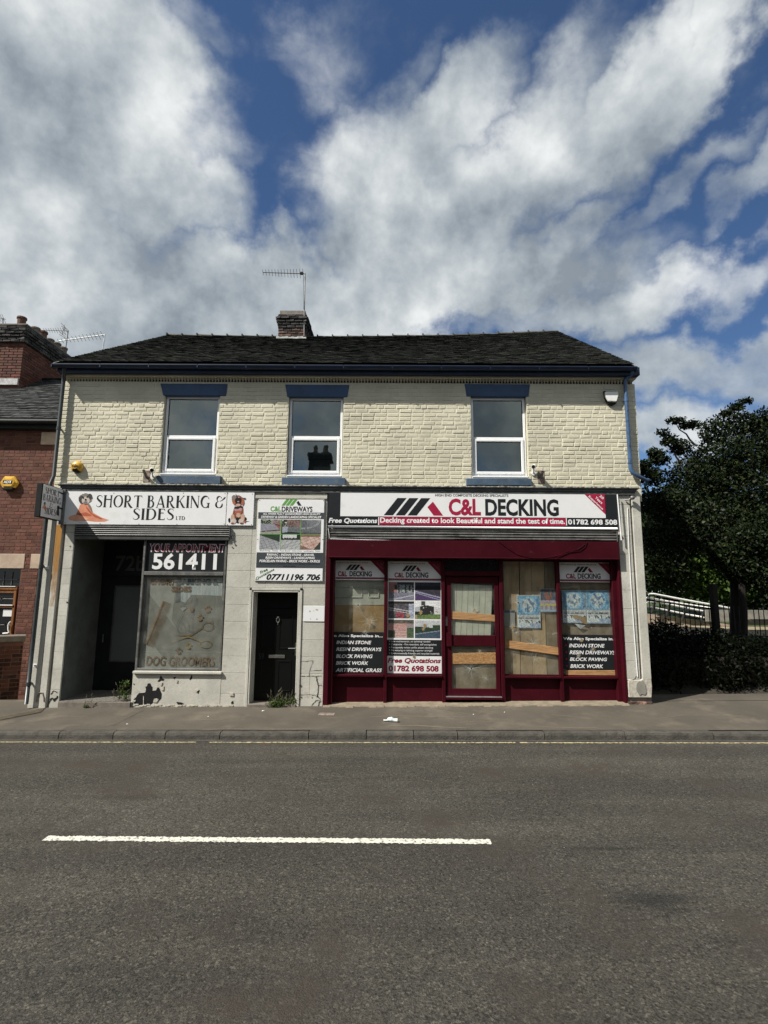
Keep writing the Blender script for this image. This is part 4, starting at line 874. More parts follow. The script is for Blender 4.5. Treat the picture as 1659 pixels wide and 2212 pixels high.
for i, (p, w) in enumerate([(q4((1090, 295), (1260, 295), (1400, 300), (1500, 292)), .008), (q4((1340, 10), (1270, 200), (1262, 300)), .009), (q4((1400, 300), (1415, 400), (1440, 470), (1430, 600), (1410, 690)), .016), (q4((1440, 462), (1500, 462)), .008), (q4((1275, 192), (1500, 185)), .006),
        (q4((1410, 660), (1480, 730)), .018), (q4((1080, 650), (1280, 640), (1400, 660)), .006), (q4((1290, 865), (1400, 750), (1470, 745)), .012), (q4((1440, 860), (1450, 790), (1490, 760)), .016), (q4((1040, 100), (1085, 80), (1120, 20), (1340, 8)), .010), (q4((1085, 300), (1080, 640)), .006)]): wr(m, p, w, YF - .005, .004, 6, i)
for (a, b, r) in ((1112, 480, .020), (1085, 730, .018), (1405, 370, .014), (1325, 697, .010), (1120, 690, .016)): p = W(*q4((a, b))[0], YF - .005); m.poly([(x, YF - .0055, z) for x, z in blobpoly(p.x, p.z, r, r * .8, 9, .4, a)])
stuff(m.build('cracks', 'crack', lower))
m = MB()
for i, (a, b, r) in enumerate([(275, 617, .008), (282, 690, .012), (246, 1020, .018)]): pass
for (x, y, r) in ((151.5, 1180, .010), (156, 1227, .012), (145, 1301, .014), (152, 1226, .006), (117, 1513, .02), (609, 1114, .008)): p = W(x, y, YF - .004); m.poly([(a, YF - .006, c) for a, c in blobpoly(p.x, p.z, r, r, 9, .3, int(x))])
wr(m, [(110, 1500), (116, 1492), (124, 1496)], .014, YF - .005, .006, 4, 3); wr(m, [(104, 1520), (112, 1508), (120, 1512), (124, 1503)], .03, YF - .005, .008, 4, 5)
m.build('render_holes', 'bare_patch', lower)
# rust run below the hanging sign
sm = bpy.data.materials.new('rust_run'); sm.use_nodes = True; nt = sm.node_tree; p = nt.nodes['Principled BSDF']; p.inputs['Base Color'].default_value = (.36, .17, .03, 1); p.inputs['Roughness'].default_value = .85
g = nt.nodes.new('ShaderNodeNewGeometry'); mp = nt.nodes.new('ShaderNodeMapping'); mp.inputs[3].default_value = (22, 1, 1.6); nt.links.new(g.outputs['Position'], mp.inputs[0]); nz = nt.nodes.new('ShaderNodeTexNoise'); nz.inputs['Detail'].default_value = 6; nt.links.new(mp.outputs[0], nz.inputs[0])
at = nt.nodes.new('ShaderNodeAttribute'); at.attribute_name = 'tint'; sb = nt.nodes.new('ShaderNodeMath'); sb.operation = 'SUBTRACT'; nt.links.new(nz.outputs[0], sb.inputs[0]); nt.links.new(at.outputs['Fac'], sb.inputs[1])
mr_ = nt.nodes.new('ShaderNodeMapRange'); nt.links.new(sb.outputs[0], mr_.inputs[0]); mr_.inputs[1].default_value = -.25; mr_.inputs[2].default_value = .35; nt.links.new(mr_.outputs[0], p.inputs['Alpha']); K['rust_run'] = sm
m = MB(); zt0 = W(130, 1134, -.125).z
for k in range(12):
    za_, zb_ = zt0 - k * .12, zt0 - (k + 1) * .12; t = .05 + k / 12 * .62
    for q in range(4):
        xa_, xb_ = -5.942 + q * .027, -5.942 + (q + 1) * .027; m.quad((xa_, YF - .0225, zb_), (xb_, YF - .0225, zb_), (xb_, YF - .0225, za_), (xa_, YF - .0225, za_), 0, t + (.12 if q in (0,) else 0))
m.build('rust_run', 'rust_run', lower)
# trim strip over and beside the driveways board
m = MB(); r = R(552, 1070, 707, 1077, -.125); m.box(r[0], r[1], -.125, YF + .0, r[2], r[3]); r = R(554, 1078, 558.5, 1256, -.108); m.box(r[0], r[1], -.112, YF, r[2] + .0, r[3] - .003); m.build('board_trim', 'stone_paint', lower, bevel=.004)
# ================================================================ ENTRANCE RECESS
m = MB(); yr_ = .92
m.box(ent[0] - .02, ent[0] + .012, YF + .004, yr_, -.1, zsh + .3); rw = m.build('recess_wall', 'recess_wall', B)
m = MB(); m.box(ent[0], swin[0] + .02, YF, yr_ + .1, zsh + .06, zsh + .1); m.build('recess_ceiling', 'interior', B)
m = MB(); zst = .155
m.box(ent[0] + .0, W(281, 1522, -.13).x, -.13, .3, -.05, zst - .004); m.build('entrance_step', 'coping', B, bevel=.006)
m = MB(); k = 0
for i in range(17):
    for j in range(13):
        X0 = ent[0] + .0 + i * .078; Y0 = -.10 + j * .078
        if X0 > swin[0] + .02: continue
        v = 1.0 if (i + j) % 2 else .35; m.box(X0 + .003, X0 + .075, Y0 + .003, Y0 + .075, zst - .002, zst + .004, 0, v * random.uniform(.8, 1.15))
stuff(m.build('floor_tiles', 'step_tile', B))
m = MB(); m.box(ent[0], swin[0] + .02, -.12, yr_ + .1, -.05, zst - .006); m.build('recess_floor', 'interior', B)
# door in the recess with its numbered fanlight
r = R(232, 1172, 318, 1500, yr_)
dz1 = W(270, 1243, yr_).z; dx0, dx1 = ent[0] + .0, swin[0] + .25
m = MB(); m.box(dx0, dx1, yr_, yr_ + .05, zst, dz1); edoor = m.build('entrance_door', 'black_plastic', B, bevel=.004)
m = MB(); rg = R(245, 1268, 318, 1427, yr_ - .012); m.box(rg[0], dx1 - .12, yr_ - .012, yr_ + .005, rg[2], rg[3]); m.build('pane', 'film_dark', edoor); m = MB(); bar_frame(m, (rg[0] - .03, dx1 - .09, rg[2] - .03, rg[3] + .03), .03, yr_ - .02, yr_); m.build('door_moulding', 'shutter_dark', edoor, bevel=.003)
m = MB(); m.box(dx0, dx1, yr_ - .02, yr_ + .05, dz1, dz1 + .07); m.box(dx0, dx1, yr_ + .01, yr_ + .05, dz1 + .07, zsh + .1); fan = m.build('fanlight', 'print_black', B)
text('72b', R(249, 1200, 314, 1234, yr_ - .004), yr_ + .005, 'print_72', fan, bold=.02)
m = MB(); m.tube([(dx0 + .16, yr_ - .05, 1.05), (dx0 + .16, yr_ - .05, 1.2)], .012); m.build('handle', 'dull_metal', edoor)
# ================================================================ GROOMER'S WINDOW
Yg = -.045
zb1, zb0 = W(404, 1235, -.075).z, W(404, 1243, -.075).z; ztw = W(404, 1165, -.07).z
sw = MB(); bar_frame(sw, (swin[0], swin[1], zsill, ztw + .02), .038, -.085, -.0); sw.box(swin[0] + .038, swin[1] - .038, -.088, -.01, zb0, zb1)
swo = sw.build('shop_window', 'shutter_grey', B, bevel=.005)
m = MB(); m.box(W(286, 1452, -.15).x, W(478.5, 1452, -.15).x, -.15, -.0, zsill - .05, zsill - .004); m.build('sill', 'stone_paint', swo, bevel=.008)
m = MB(); m.box(swin[0] + .0, swin[0] + .04, -.0, yr_, zst, zsh + .06); m.build('return_frame', 'shutter_dark', swo)
gx0_, gx1_ = swin[0] + .038, swin[1] - .038
m = MB(); m.rect((gx0_, gx1_, zb1, ztw - .02), Yg); fanp = m.build('fanlight_pane', 'print_black', swo)
r2 = R(323, 1174.5, 487, 1193, Yg); text('YOUR APPOINTMENT', r2, Yg - .002, 'print_white', fanp, bold=.035, shear=.12); rr2 = (r2[0] + .014, r2[1] - .014, r2[2] + .012, r2[3] - .012); text('YOUR APPOINTMENT', rr2, Yg - .004, 'print_crimson', fanp, bold=.012, shear=.12)
text('561411', R(329.5, 1195, 468.5, 1230.5, Yg), Yg - .003, 'print_white', fanp, bold=.028)
# film and vinyl pictures behind the big pane
m = MB(); m.rect((gx0_, gx1_, zsill + .038, zb0), Yg); m.build('pane', 'shop_glass', swo)
yv = Yg + .02
m = MB(); m.rect((gx0_, gx1_, zsill + .03, zb0 + .0), yv + .010, 0); film = m.build('window_film', 'film_grey', swo)
def wp(pts): return gp(*pts)
m = MB()
wpoly(m, gp((285, 275), (725, 270), (650, 900), (760, 1075), (285, 465)), yv + .008, 0)
wpoly(m, gp((215, 1050), (400, 1275), (660, 1600), (160, 1600)), yv + .008, 0)
m.build('sunlit_film', 'film_pale', film)  # sunlit parts painted paler, leaving the grey between as a shadow band
m = MB(); wpoly(m, gp((785, 275), (1395, 270), (1380, 540), (935, 525), (850, 640), (780, 620)), yv + .007); m.build('net_curtain', 'curtain', film)
m = MB(); wpoly(m, gp((735, 260), (800, 260), (785, 620), (700, 640)), yv + .0075); m.build('dark_gap', 'film_dark', film)
m = MB(); wpoly(m, gp((768, 725), (815, 680), (862, 720), (810, 765)), yv + .003); m.build('sticker', 'film_pale', film)
def V5(a, b): p = W(274.3 + .14884 * a, 1206.9 + .14884 * b, yv); return (p.x, p.z)
def box5(a0, b0, a1, b1): x0, z1 = V5(a0, (b0 + b1) / 2)[0], V5((a0 + a1) / 2, b0)[1]; x1, z0 = V5(a1, (b0 + b1) / 2)[0], V5((a0 + a1) / 2, b1)[1]; return (x0, x1, z0, z1)
text('SHORT', box5(342, 290, 690, 378), yv, 'orange_dark', film, bold=.05, shear=-.05); text('BARKING &', box5(738, 290, 1330, 380), yv, 'film_dark', film, bold=.05)
text('SIDES', box5(645, 400, 935, 482), yv, 'orange_dark', film, bold=.05)
text('DOG GROOMERS', box5(278, 1418, 1270, 1555), yv, 'orange_dark', film, bold=.012, shear=.1)
def stroke(mb, pts, w, k=0): ribbon(mb, [V5(a, b) for a, b in pts], w, lambda x, z, q: (x, yv - .0004 * k, z))
cmb = MB()
A0, A1 = (535, 615), (275, 1240)                  # comb: spine and teeth
for i in range(1): stroke(cmb, [(A0[0] - 5, A0[1]), (A1[0], A1[1])], .026, 1)
for i in range(44):
    t = i / 43; a = (lerp(A0[0], A1[0], t), lerp(A0[1], A1[1], t)); l = 1.0; stroke(cmb, [a, (a[0] + 108, a[1] + 42)], .0055, 2)
cmb.build('comb_picture', 'orange_vinyl', film)
sc_ = MB(); stroke(sc_, [(680, 1108), (800, 1112), (880, 1118), (930, 1105), (1010, 1050), (1090, 1000)], [.004, .012, .02, .022, .018, .02], 1)
stroke(sc_, [(1170 + 78 * math.cos(a), 980 + 60 * math.sin(a)) for a in [2 * math.pi * k / 20 for k in range(21)]], .014, 2); stroke(sc_, [(1215, 940), (1240, 920), (1250, 885)], [.016, .012, .004], 3); sc_.build('scissors_picture', 'orange_dark', film)
s2_ = MB(); stroke(s2_, [(565, 1250), (700, 1190), (820, 1145), (900, 1135), (960, 1160), (1060, 1200)], [.003, .006, .016, .024, .018, .014], 4); stroke(s2_, [(1135 + 85 * math.cos(a), 1235 + 52 * math.sin(a)) for a in [2 * math.pi * k / 20 for k in range(21)]], .012, 5); s2_.build('scissors_picture', 'gold_vinyl', film)
for (a, b, s, mt) in ((1170, 730, 1.0, 'orange_vinyl'), (1058, 855, .95, 'orange_vinyl'), (890, 1265, .92, 'gold_vinyl'), (750, 1340, .9, 'orange_dark')):
    pm = MB()
    for (dx, dy, rx, ry) in ((0, 25, 34, 26), (-38, -12, 13, 17), (-14, -38, 12, 17), (14, -40, 12, 17), (40, -14, 13, 17)): pm.poly([(p[0], yv - .001, p[1]) for p in [V5(a + s * (dx + rx * math.cos(q)), b + s * (dy + ry * math.sin(q))) for q in [-2 * math.pi * k / 10 for k in range(10)]]])
    pm.build('paw_print', mt, film)
dg = MB()                                           # line drawing of a sitting dog
for i, pts in enumerate([[(800, 660), (830, 640), (880, 640), (920, 620), (930, 560), (980, 530), (1010, 560), (1000, 640), (960, 680), (910, 690), (860, 700), (810, 690), (780, 700)], [(915, 700), (935, 740), (960, 780), (940, 850), (960, 900), (940, 960), (950, 1040), (890, 1045)], [(830, 740), (800, 800), (770, 870), (730, 930), (720, 1000), (740, 1060), (800, 1070), (850, 1060), (840, 1000), (820, 940), (780, 930), (760, 980), (790, 1030)], [(880, 900), (890, 980), (880, 1050), (950, 1055)]]): stroke(dg, pts, .006, i + 6)
dg.build('dog_drawing', 'film_dark', film); dg = MB(); dg.poly([(p[0], yv - .001, p[1]) for p in [V5(940 + 30 * math.cos(q), 735 + 40 * math.sin(q)) for q in [-2 * math.pi * k / 12 for k in range(12)]]]); dg.build('dog_drawing', 'orange_vinyl', film)
# room behind the upper floor and this window
# ================================================================ BLACK FRONT DOOR
m = MB(); x0, x1, = dor; z0 = .0
for (i, w, y) in ((0, .045, -.118), (1, .03, -.11)):
    a = .0 if i == 0 else .045
    m.box(x0 + a, x0 + a + w, y, .0, z0, zdt - a); m.box(x1 - a - w, x1 - a, y, .0, z0, zdt - a); m.box(x0 + a, x1 - a, y, .0, zdt - a - w, zdt - a)
fdf = m.build('door_frame', 'stone_paint', B, bevel=.005)
m = MB(); Yd = .13; m.box(x0 + .07, x0 + .09, -.0, Yd, z0, zdt - .06); m.box(x1 - .09, x1 - .07, -.0, Yd, z0, zdt - .06); m.box(x0 + .07, x1 - .07, 0, Yd, zdt - .08, zdt - .06); m.build('reveal', 'stone_paint', fdf)
m = MB(); lx0, lx1, lz0, lz1 = x0 + .09, x1 - .09, .16, zdt - .08
m.box(lx0, lx1, Yd, Yd + .045, lz0, lz1); fd = m.build('front_door', 'black_door', B, bevel=.003)
m = MB(); wdt = lx1 - lx0
def panel(u0, u1, v0, v1): bar_frame(m, (lx0 + u0 * wdt, lx0 + u1 * wdt, lz0 + v0 * (lz1 - lz0), lz0 + v1 * (lz1 - lz0)), .018, Yd - .009, Yd)
panel(.14, .46, .47, .78); panel(.54, .86, .47, .78); panel(.14, .46, .08, .36); panel(.54, .86, .08, .36); panel(.14, .86, .84, .852)
cx_ = (lx0 + lx1) / 2; cz_ = lz0 + .86 * (lz1 - lz0)
for k in range(3): a = math.radians(45 + 45 * k); ribbon(m, [(cx_ + .07 * math.cos(a), cz_ + .07 * math.sin(a)), (cx_ + .2 * math.cos(a), cz_ + .2 * math.sin(a))], .012, lambda x, z, q: (x, Yd - .006, z))
ribbon(m, [(cx_ + .21 * math.cos(a), cz_ + .16 * math.sin(a)) for a in [math.pi * k / 14 for k in range(15)]], .016, lambda x, z, q: (x, Yd - .008, z))
m.build('moulding', 'black_door', fd, bevel=.003)
m = MB(); r = R(580.5, 1414.5, 614.5, 1421.5, Yd); m.box(r[0], r[1], Yd - .012, Yd, r[2], r[3]); m.build('letterbox', 'chrome', fd, bevel=.003)
m = MB(); p = W(601, 1339, Yd); m.tube([(p.x + .028 * math.sin(a), Yd - .02, p.z + .045 * math.cos(a)) for a in [2 * math.pi * k / 12 for k in range(13)]], .007, 6); m.box(p.x - .016, p.x + .016, Yd - .028, Yd, p.z + .03, p.z + .06); m.box(p.x - .006, p.x + .006, Yd - .02, Yd, p.z - .085, p.z - .045); m.build('knocker', 'dull_metal', fd, bevel=.002)
m = MB(); p = W(639.5, 1400, Yd); m.box(p.x - .016, p.x + .012, Yd - .012, Yd, p.z - .13, p.z + .09); m.tube([(p.x - .002, Yd - .045, p.z), (p.x - .13, Yd - .048, p.z - .002)], .009, 8); m.tube([(p.x, Yd, p.z), (p.x, Yd - .05, p.z)], .010, 8); m.build('handle', 'chrome', fd)
text('59', R(559, 1411, 570, 1424, Yd), Yd - .003, 'print_faint', fd)
m = MB(); m.box(x0 + .05, x1 - .05, -.16, Yd + .05, -.0, .145); m.build('threshold', 'coping', fdf, bevel=.01)
# ================================================================ DARK RED SHOPFRONT
Yr = .08; zh0, zh1 = W(1020, 1206, -.2).z, W(1020, 1168, -.2).z
m = MB(); r = R(709.5, 1168, 1337.5, 1206, -.2); m.box(r[0], r[1], -.2, -.0, zh0, zh1); m.box(r[0] + .02, r[1] - .02, -.0, Yr + .05, zh0 + .06, zh1 - .02); m.box(r[0] + .01, r[1] - .01, -.206, -.0, zh0 - .004, zh0 + .016); m.build('shop_header', 'red_paint', B, bevel=.006)
m = MB()
m.box(redx[0], redx[0] + .085, -.125, Yr, .13, zh1 - .0); m.box(redx[0] + .085, redx[0] + .11, -.105, Yr, .13, zh0); m.box(redx[0] + .11, redx[0] + .155, -.085, Yr, .13, zh0); m.build('shop_pilaster', 'red_paint', B, bevel=.005)
m = MB(); m.box(redx[1] - .125, redx[1] - .004, -.02, Yr + .01, .17, zh0 + .0); m.box(redx[1] - .05, redx[1], -.11, .0, .17, zh0); m.build('shop_pilaster', 'red_paint', B, bevel=.005)
def bay(bx0, bx1, zsl, mull=True, sill=True):
    m = MB(); m.box(bx0, bx1, -.03, Yr + .03, zsl, zsl + .035); m.box(bx0, bx1, Yr - .03, Yr + .02, zsl + .035, zsl + .05); m.box(bx0, bx1, Yr - .02, Yr + .02, zh0 - .035, zh0 + .06)
    w = m.build('shop_bay', 'red_paint', B, bevel=.004)
    m = MB(); m.box(bx0, bx1, Yr - .01, Yr + .03, .12, zsl); m.build('stall_panel', 'red_paint', w); return w
def mull(px_t, px_b, wpx, y=-.002, name='mullion'):
    t = W(px_t, 1215, y).x; b = W(px_b, 1505, y).x; c = (t + b) / 2; h = wpx / 2 / 120; m = MB(); m.box(c - h, c + h, y, Yr + .02, .13, zh0); return c, h, m.build(name, 'red_paint', B, bevel=.006)
c1_, h1_, _ = mull(834.7, 830.8, 7.0); c2_, h2_, _ = mull(957.5, 958.7, 7.4); c3_, h3_, _ = mull(1082, 1088, 7.6); c4_, h4_, _ = mull(1205.5, 1215, 7.2)
bx = [redx[0] + .155, c1_ - h1_, c1_ + h1_, c2_ - h2_, c2_ + h2_, c3_ - h3_, c3_ + h3_, c4_ - h4_, c4_ + h4_, redx[1] - .12]
zsl = W(1000, 1464, -.03).z
bays = [bay(bx[0], bx[1], zsl), bay(bx[2], bx[3], zsl), None, bay(bx[6], bx[7], zsl), bay(bx[8], bx[9], zsl)]
def pane(parent, x0, x1, z0, z1): m = MB(); m.rect((x0, x1, z0, z1), Yr); return m.build('pane', 'shop_glass', parent)
panes = {}
for i, (a, b) in ((0, (bx[0], bx[1])), (1, (bx[2], bx[3])), (3, (bx[6], bx[7])), (4, (bx[8], bx[9]))): panes[i] = pane(bays[i], a, b, zsl + .05, zh0 - .035)
# shop door
zf = lambda y: W(1020, y, .05).z
m = MB(); dl0, dl1 = bx[4] + .012, bx[5] - .012; d0, d1, d2, d3, d4, d5, d6 = zf(1503), zf(1487.5), zf(1395), zf(1372), zf(1259.5), zf(1245), 0
m.box(dl0, dl0 + .10, .03, .075, d0, d5); m.box(dl1 - .075, dl1, .03, .075, d0, d5); m.box(dl0 + .10, dl1 - .075, .03, .075, d0, d1); m.box(dl0 + .10, dl1 - .075, .022, .075, d2, d3); m.box(dl0 + .10, dl1 - .075, .03, .075, d4, d5)
sd = m.build('shop_door', 'red_paint', B, bevel=.004)
m = MB(); m.box(dl0 + .01, dl0 + .10, -.005, .03, d2 - .01, d3 + .04); m.build('lock_cover', 'red_paint', sd, bevel=.004)
m = MB(); p = W(964, 1342, .03); m.box(p.x - .018, p.x + .018, .022, .03, p.z - .08, p.z + .08); m.build('letter_plate', 'dull_metal', sd, bevel=.002)
for (za, zb) in ((d1, d2), (d3, d4)): m = MB(); m.rect((dl0 + .10, dl1 - .075, za, zb), .055); m.build('pane', 'shop_glass', sd)
m = MB(); m.box(bx[4], bx[5], -.035, .09, d0 - .05, d0 - .012); m.box(bx[4], bx[5], -.0, .09, .18, d0 - .1); m.build('door_sill', 'red_paint', B, bevel=.004)
m = MB(); m.box(bx[4] + .004, bx[5] - .004, -.03, .05, d0 - .012, d0 - .002); m.build('door_bar', 'alu', B)
m = MB(); m.box(bx[4], bx[5], -.02, .09, zf(1244), zf(1234)); tb = m.build('transom', 'red_paint', B, bevel=.004)
m = MB(); m.rect((bx[4], bx[5], zf(1234), zh0 + .06), .05); m.build('pane', 'dark_glass', tb)
# ================================================================ BOARDS INSIDE THE BROKEN WINDOWS
def board(name, quadpx, y, th, mat, label, cat, group=None, parent=None, bevel=.003):
    P = [(W(a, b, y).x, W(a, b, y).z) for a, b in quadpx]; m = MB(); m.prism(P, y, y + th); o = m.build(name, mat, parent, bevel=bevel)
    if label: tag(o, label, cat, group)
    return o
def d8(*p): return [(943.6 + .14884 * a, 1206.9 + .14884 * b) for a, b in p]
def w2(*p): return [(1075.3 + .16534 * a, 1201.4 + .16534 * b) for a, b in p]
def w1(*p): return [(713.2 + .15211 * a, 1201.4 + .15211 * b) for a, b in p]
Yb = .115
# leftmost bay: pale panelled board above, brown board below
pb = board('panelled_board', w1((60, 340), (790, 340), (790, 694), (60, 694)), Yb, .02, 'panel_door_board', 'pale cream panelled board behind the top of the leftmost cracked pane, above the brown board', 'board')
m = MB(); 
for q in (w1((60, 432), (462, 432), (450, 592), (60, 580)), w1((545, 438), (698, 438), (690, 592), (540, 592))):
    P = [(W(a, b, Yb).x, W(a, b, Yb).z) for a, b in q]; x0, x1 = min(p[0] for p in P), max(p[0] for p in P); z0, z1 = min(p[1] for p in P), max(p[1] for p in P); bar_frame(m, (x0, x1, z0, z1), .022, Yb - .012, Yb)
m.build('panel_moulding', 'panel_door_board', pb, bevel=.006)
board('hardboard_sheet', w1((50, 692), (790, 694), (790, 1120), (40, 1120)), Yb - .004 + .01, .008, 'hardboard', 'plain brown hardboard sheet behind the leftmost pane, under the pale panelled board', 'board')
board('backing_board', w1((40, 1100), (790, 1100), (790, 1690), (30, 1690)), Yb + .03, .01, 'interior', 'dark board standing behind the black lettering of the leftmost pane', 'board')
board('backing_board', [(835, 1205), (957, 1205), (957, 1468), (830, 1468)], Yb + .03, .01, 'ply', 'board hidden behind the picture poster of the second shop bay', 'board')
# door: pale grooved board, particle board, two battens
q = d8((195, 355), (805, 390), (782, 1130), (165, 1130)); P = [W(a, b, .075) for a, b in q]
gb_ = board('grooved_board', q, .078, .012, 'pale_board', 'pale cream tongue and groove board behind the upper glass of the red shop door', 'board')
m = MB()
for k in range(1, 7):
    u = k / 7.3 + .02; a = P[0].lerp(P[1], u); b = P[3].lerp(P[2], u); m.hexa([(b.x - .003, .0765, b.z), (b.x + .003, .0765, b.z), (b.x + .003, .079, b.z), (b.x - .003, .079, b.z), (a.x - .003, .0765, a.z), (a.x + .003, .0765, a.z), (a.x + .003, .079, a.z), (a.x - .003, .079, a.z)])
m.build('groove', 'stone_dark', gb_)
board('backing_board', d8((160, 330), (900, 330), (900, 1130), (160, 1130)), .13, .01, 'interior', 'dark board behind the pale grooved board of the red shop door', 'board')
board('particle_board', d8((185, 1262), (845, 1262), (880, 1890), (190, 1890)), .08, .014, 'ply_dark', 'brown particle board behind the lower glass of the red shop door', 'board')
board('backing_board', d8((160, 1262), (900, 1262), (900, 1900), (160, 1900)), .13, .01, 'interior', 'dark board behind the particle board at the bottom of the red shop door', 'board')
board('timber_batten', d8((182, 762), (852, 818), (848, 915), (178, 872)), .048, .012, 'batten', 'plain timber batten nailed across the upper glass of the red shop door', 'batten', 'battens nailed across the broken shopfront')
board('strand_board_strip', d8((182, 1378), (862, 1362), (868, 1524), (188, 1528)), .045, .012, 'osb', 'strip of orange strand board nailed across the lower glass of the red shop door', 'batten', 'battens nailed across the broken shopfront')
# third bay: upright planks
PL = [((1087, 1120.6, 1091.5, 1124.5), 'ply', 'first wide'), ((1122.5, 1147.8, 1125.5, 1151.4), 'ply', ''), ((1148.4, 1174.5, 1152, 1182), 'ply', ''), ((1175.5, 1206, 1183, 1214), 'ply_dark', '')]
PLL = ['wide weathered plank at the left edge of the planked bay, with a knot halfway up', 'second upright plank from the left in the planked bay, running behind the large blue poster', 'third upright plank in the planked bay, behind the small colourful poster', 'darker upright board at the right edge of the planked bay, beside the mullion']
for i, ((a, b, c, d), mt, _) in enumerate(PL):
    y = .105 + .006 * (i % 2); o = board('upright_plank', [(a, 1205), (b, 1205), (d, 1466), (c, 1466)], y, .02, mt, PLL[i], 'plank', 'upright planks closing the third bay')
m = MB(); p = W(1096.5, 1292, .104); m.poly([(x, .1035, z) for x, z in blobpoly(p.x, p.z, .03, .045, 12, .2, 2)]); m.poly([(x, .1033, z) for x, z in blobpoly(p.x, p.z, .014, .024, 10, .2, 4)]); tag(m.build('wood_knot', 'hardboard'), 'dark knot in the wide weathered plank at the left of the planked bay', 'knot')
board('backing_board', [(1083, 1205), (1210, 1205), (1217, 1468), (1086, 1468)], .15, .01, 'interior', 'dark board behind the upright planks of the third bay', 'board')
board('timber_batten', w2((95, 1095), (800, 1195), (805, 1290), (88, 1180)), .066, .012, 'batten', 'slanting timber batten nailed across the upright planks of the third bay', 'batten', 'battens nailed across the broken shopfront')
board('batten_lip', w2((92, 1182), (805, 1277), (805, 1295), (92, 1196)), .060, .006, 'batten', 'thin lower lip of the slanting batten across the third bay', 'batten')
# right bay
board('brown_board', [(1205, 1205), (1330, 1205), (1336, 1400), (1209, 1400)], .12, .012, 'ply_dark', 'drab brown board behind the rightmost pane and its two blue posters', 'board')
board('backing_board', [(1207, 1380), (1345, 1380), (1345, 1470), (1208, 1470)], .14, .01, 'interior', 'dark board behind the black lettering of the rightmost pane', 'board')
board('timber_batten', w2((885, 1492), (1590, 1492), (1592, 1592), (890, 1580)), .066, .012, 'batten', 'horizontal timber batten along the bottom of the rightmost pane', 'batten', 'battens nailed across the broken shopfront')
# ================================================================ VINYL SIGNS IN THE BAYS
def BX(fn, a0, b0, a1, b1, y): 
    p, q = fn((a0, b0))[0]; r_, s_ = fn((a1, b1))[0]; return R(p, q, r_, s_, y)
def header_vinyl(fn, a0, b0, a1, b1, tri, logo_b, cl, dk, wont, strip, label, trunc=''):
    y = Yr - .004; r = BX(fn, a0, b0, a1, b1, y); m = MB(); m.rect(r, y, 0); 
    o = m.build('window_sign', ['print_white'], None); tag(o, label, 'sign', 'white name stickers along the top of the dark red shopfront')
    P = [W(*fn(p)[0], y) for p in tri]; m = MB(); m.poly([(p.x, y - .001, p.z) for p in P]); m.build('red_corner', 'print_crimson', o)
    m = MB(); logo(m, BX(fn, *logo_b, y), y - .0012); m.build('logo', ['print_black', 'print_crimson'], o)
    text('C&L', BX(fn, *cl, y), y - .0012, 'print_crimson', o, bold=.035); text('DECKING', BX(fn, *dk, y), y - .0012, 'print_black', o, bold=.035)
    text(trunc + "won't be beaten on price", BX(fn, *wont, y), y - .0012, 'print_midgrey', o, bold=.02)
    rs = BX(fn, *strip, y); m = MB(); m.rect(rs, y - .001); m.build('red_strip', 'print_crimson', o)
    text('Decking created to look Beautiful and stand the test of time.', (rs[0] + .01, rs[1] - .01, rs[2] + .008, rs[3] - .006), y - .0022, 'print_midgrey', o)
    tx, tz = (P[0].x * .35 + P[1].x * .65), 0
    cxx = (P[0].x + P[1].x + P[2].x) / 3 + .01; czz = (P[0].z + P[1].z + P[2].z) / 3 + .012
    for k, (s, w, dx, dz) in enumerate((('Experience', .155, -.012, -.016), ('Years', .08, .022, .012), ('20', .03, .05, .036))): text(s, (cxx + dx - w / 2, cxx + dx + w / 2, czz + dz - .011, czz + dz + .011), y - .002, 'print_midgrey', o, rot=math.radians(-43), bold=.01)
    return o
header_vinyl(w1, 72, 66, 775, 340, [(575, 66), (775, 275), (775, 66)][::1], (218, 120, 492, 198), (110, 214, 240, 288), (275, 214, 592, 288), (95, 78, 540, 104), (78, 300, 775, 325), 'white name sticker with red corner at the top of the leftmost bay', 'e ')
header_vinyl(w1, 820, 78, 1577, 345, [(1380, 80), (1577, 290), (1577, 80)], (1020, 133, 1292, 214), (913, 232, 1050, 304), (1075, 230, 1395, 306), (850, 90, 1345, 118), (825, 318, 1577, 342), 'white name sticker with red corner above the garden pictures of the second bay', 'We ')
header_vinyl(w2, 808, 84, 1515, 340, [(1305, 92), (1515, 298), (1515, 92)], (985, 137, 1243, 212), (890, 228, 1022, 294), (1043, 226, 1343, 296), (822, 96, 1285, 124), (815, 305, 1500, 330), 'white name sticker with red corner at the top of the rightmost bay', 'We ')
def black_vinyl(fn, box, head, lines, label, bullets=None, headtext='We Also Specialize in...'):
    y = Yr - .004; r = BX(fn, *box, y); m = MB(); m.rect(r, y); o = m.build('window_sign', ['print_black']); tag(o, label, 'sign', 'black trade list stickers in the dark red shopfront')
    text(headtext, BX(fn, *head, y), y - .0012, 'print_white', o, bold=.03)
    for s, b in lines: text(s, BX(fn, *b, y), y - .0012, 'print_white', o, bold=.022, shear=.22)
    if bullets:
        for a, b in bullets:
            p = W(*fn((a, b))[0], y); mm = MB(); mm.poly([(p.x + .016 * math.cos(q), y - .0012, p.z + .016 * math.sin(q)) for q in [2 * math.pi * k / 12 for k in range(12)]]); mm.build('bullet', 'print_red', o)
    return o
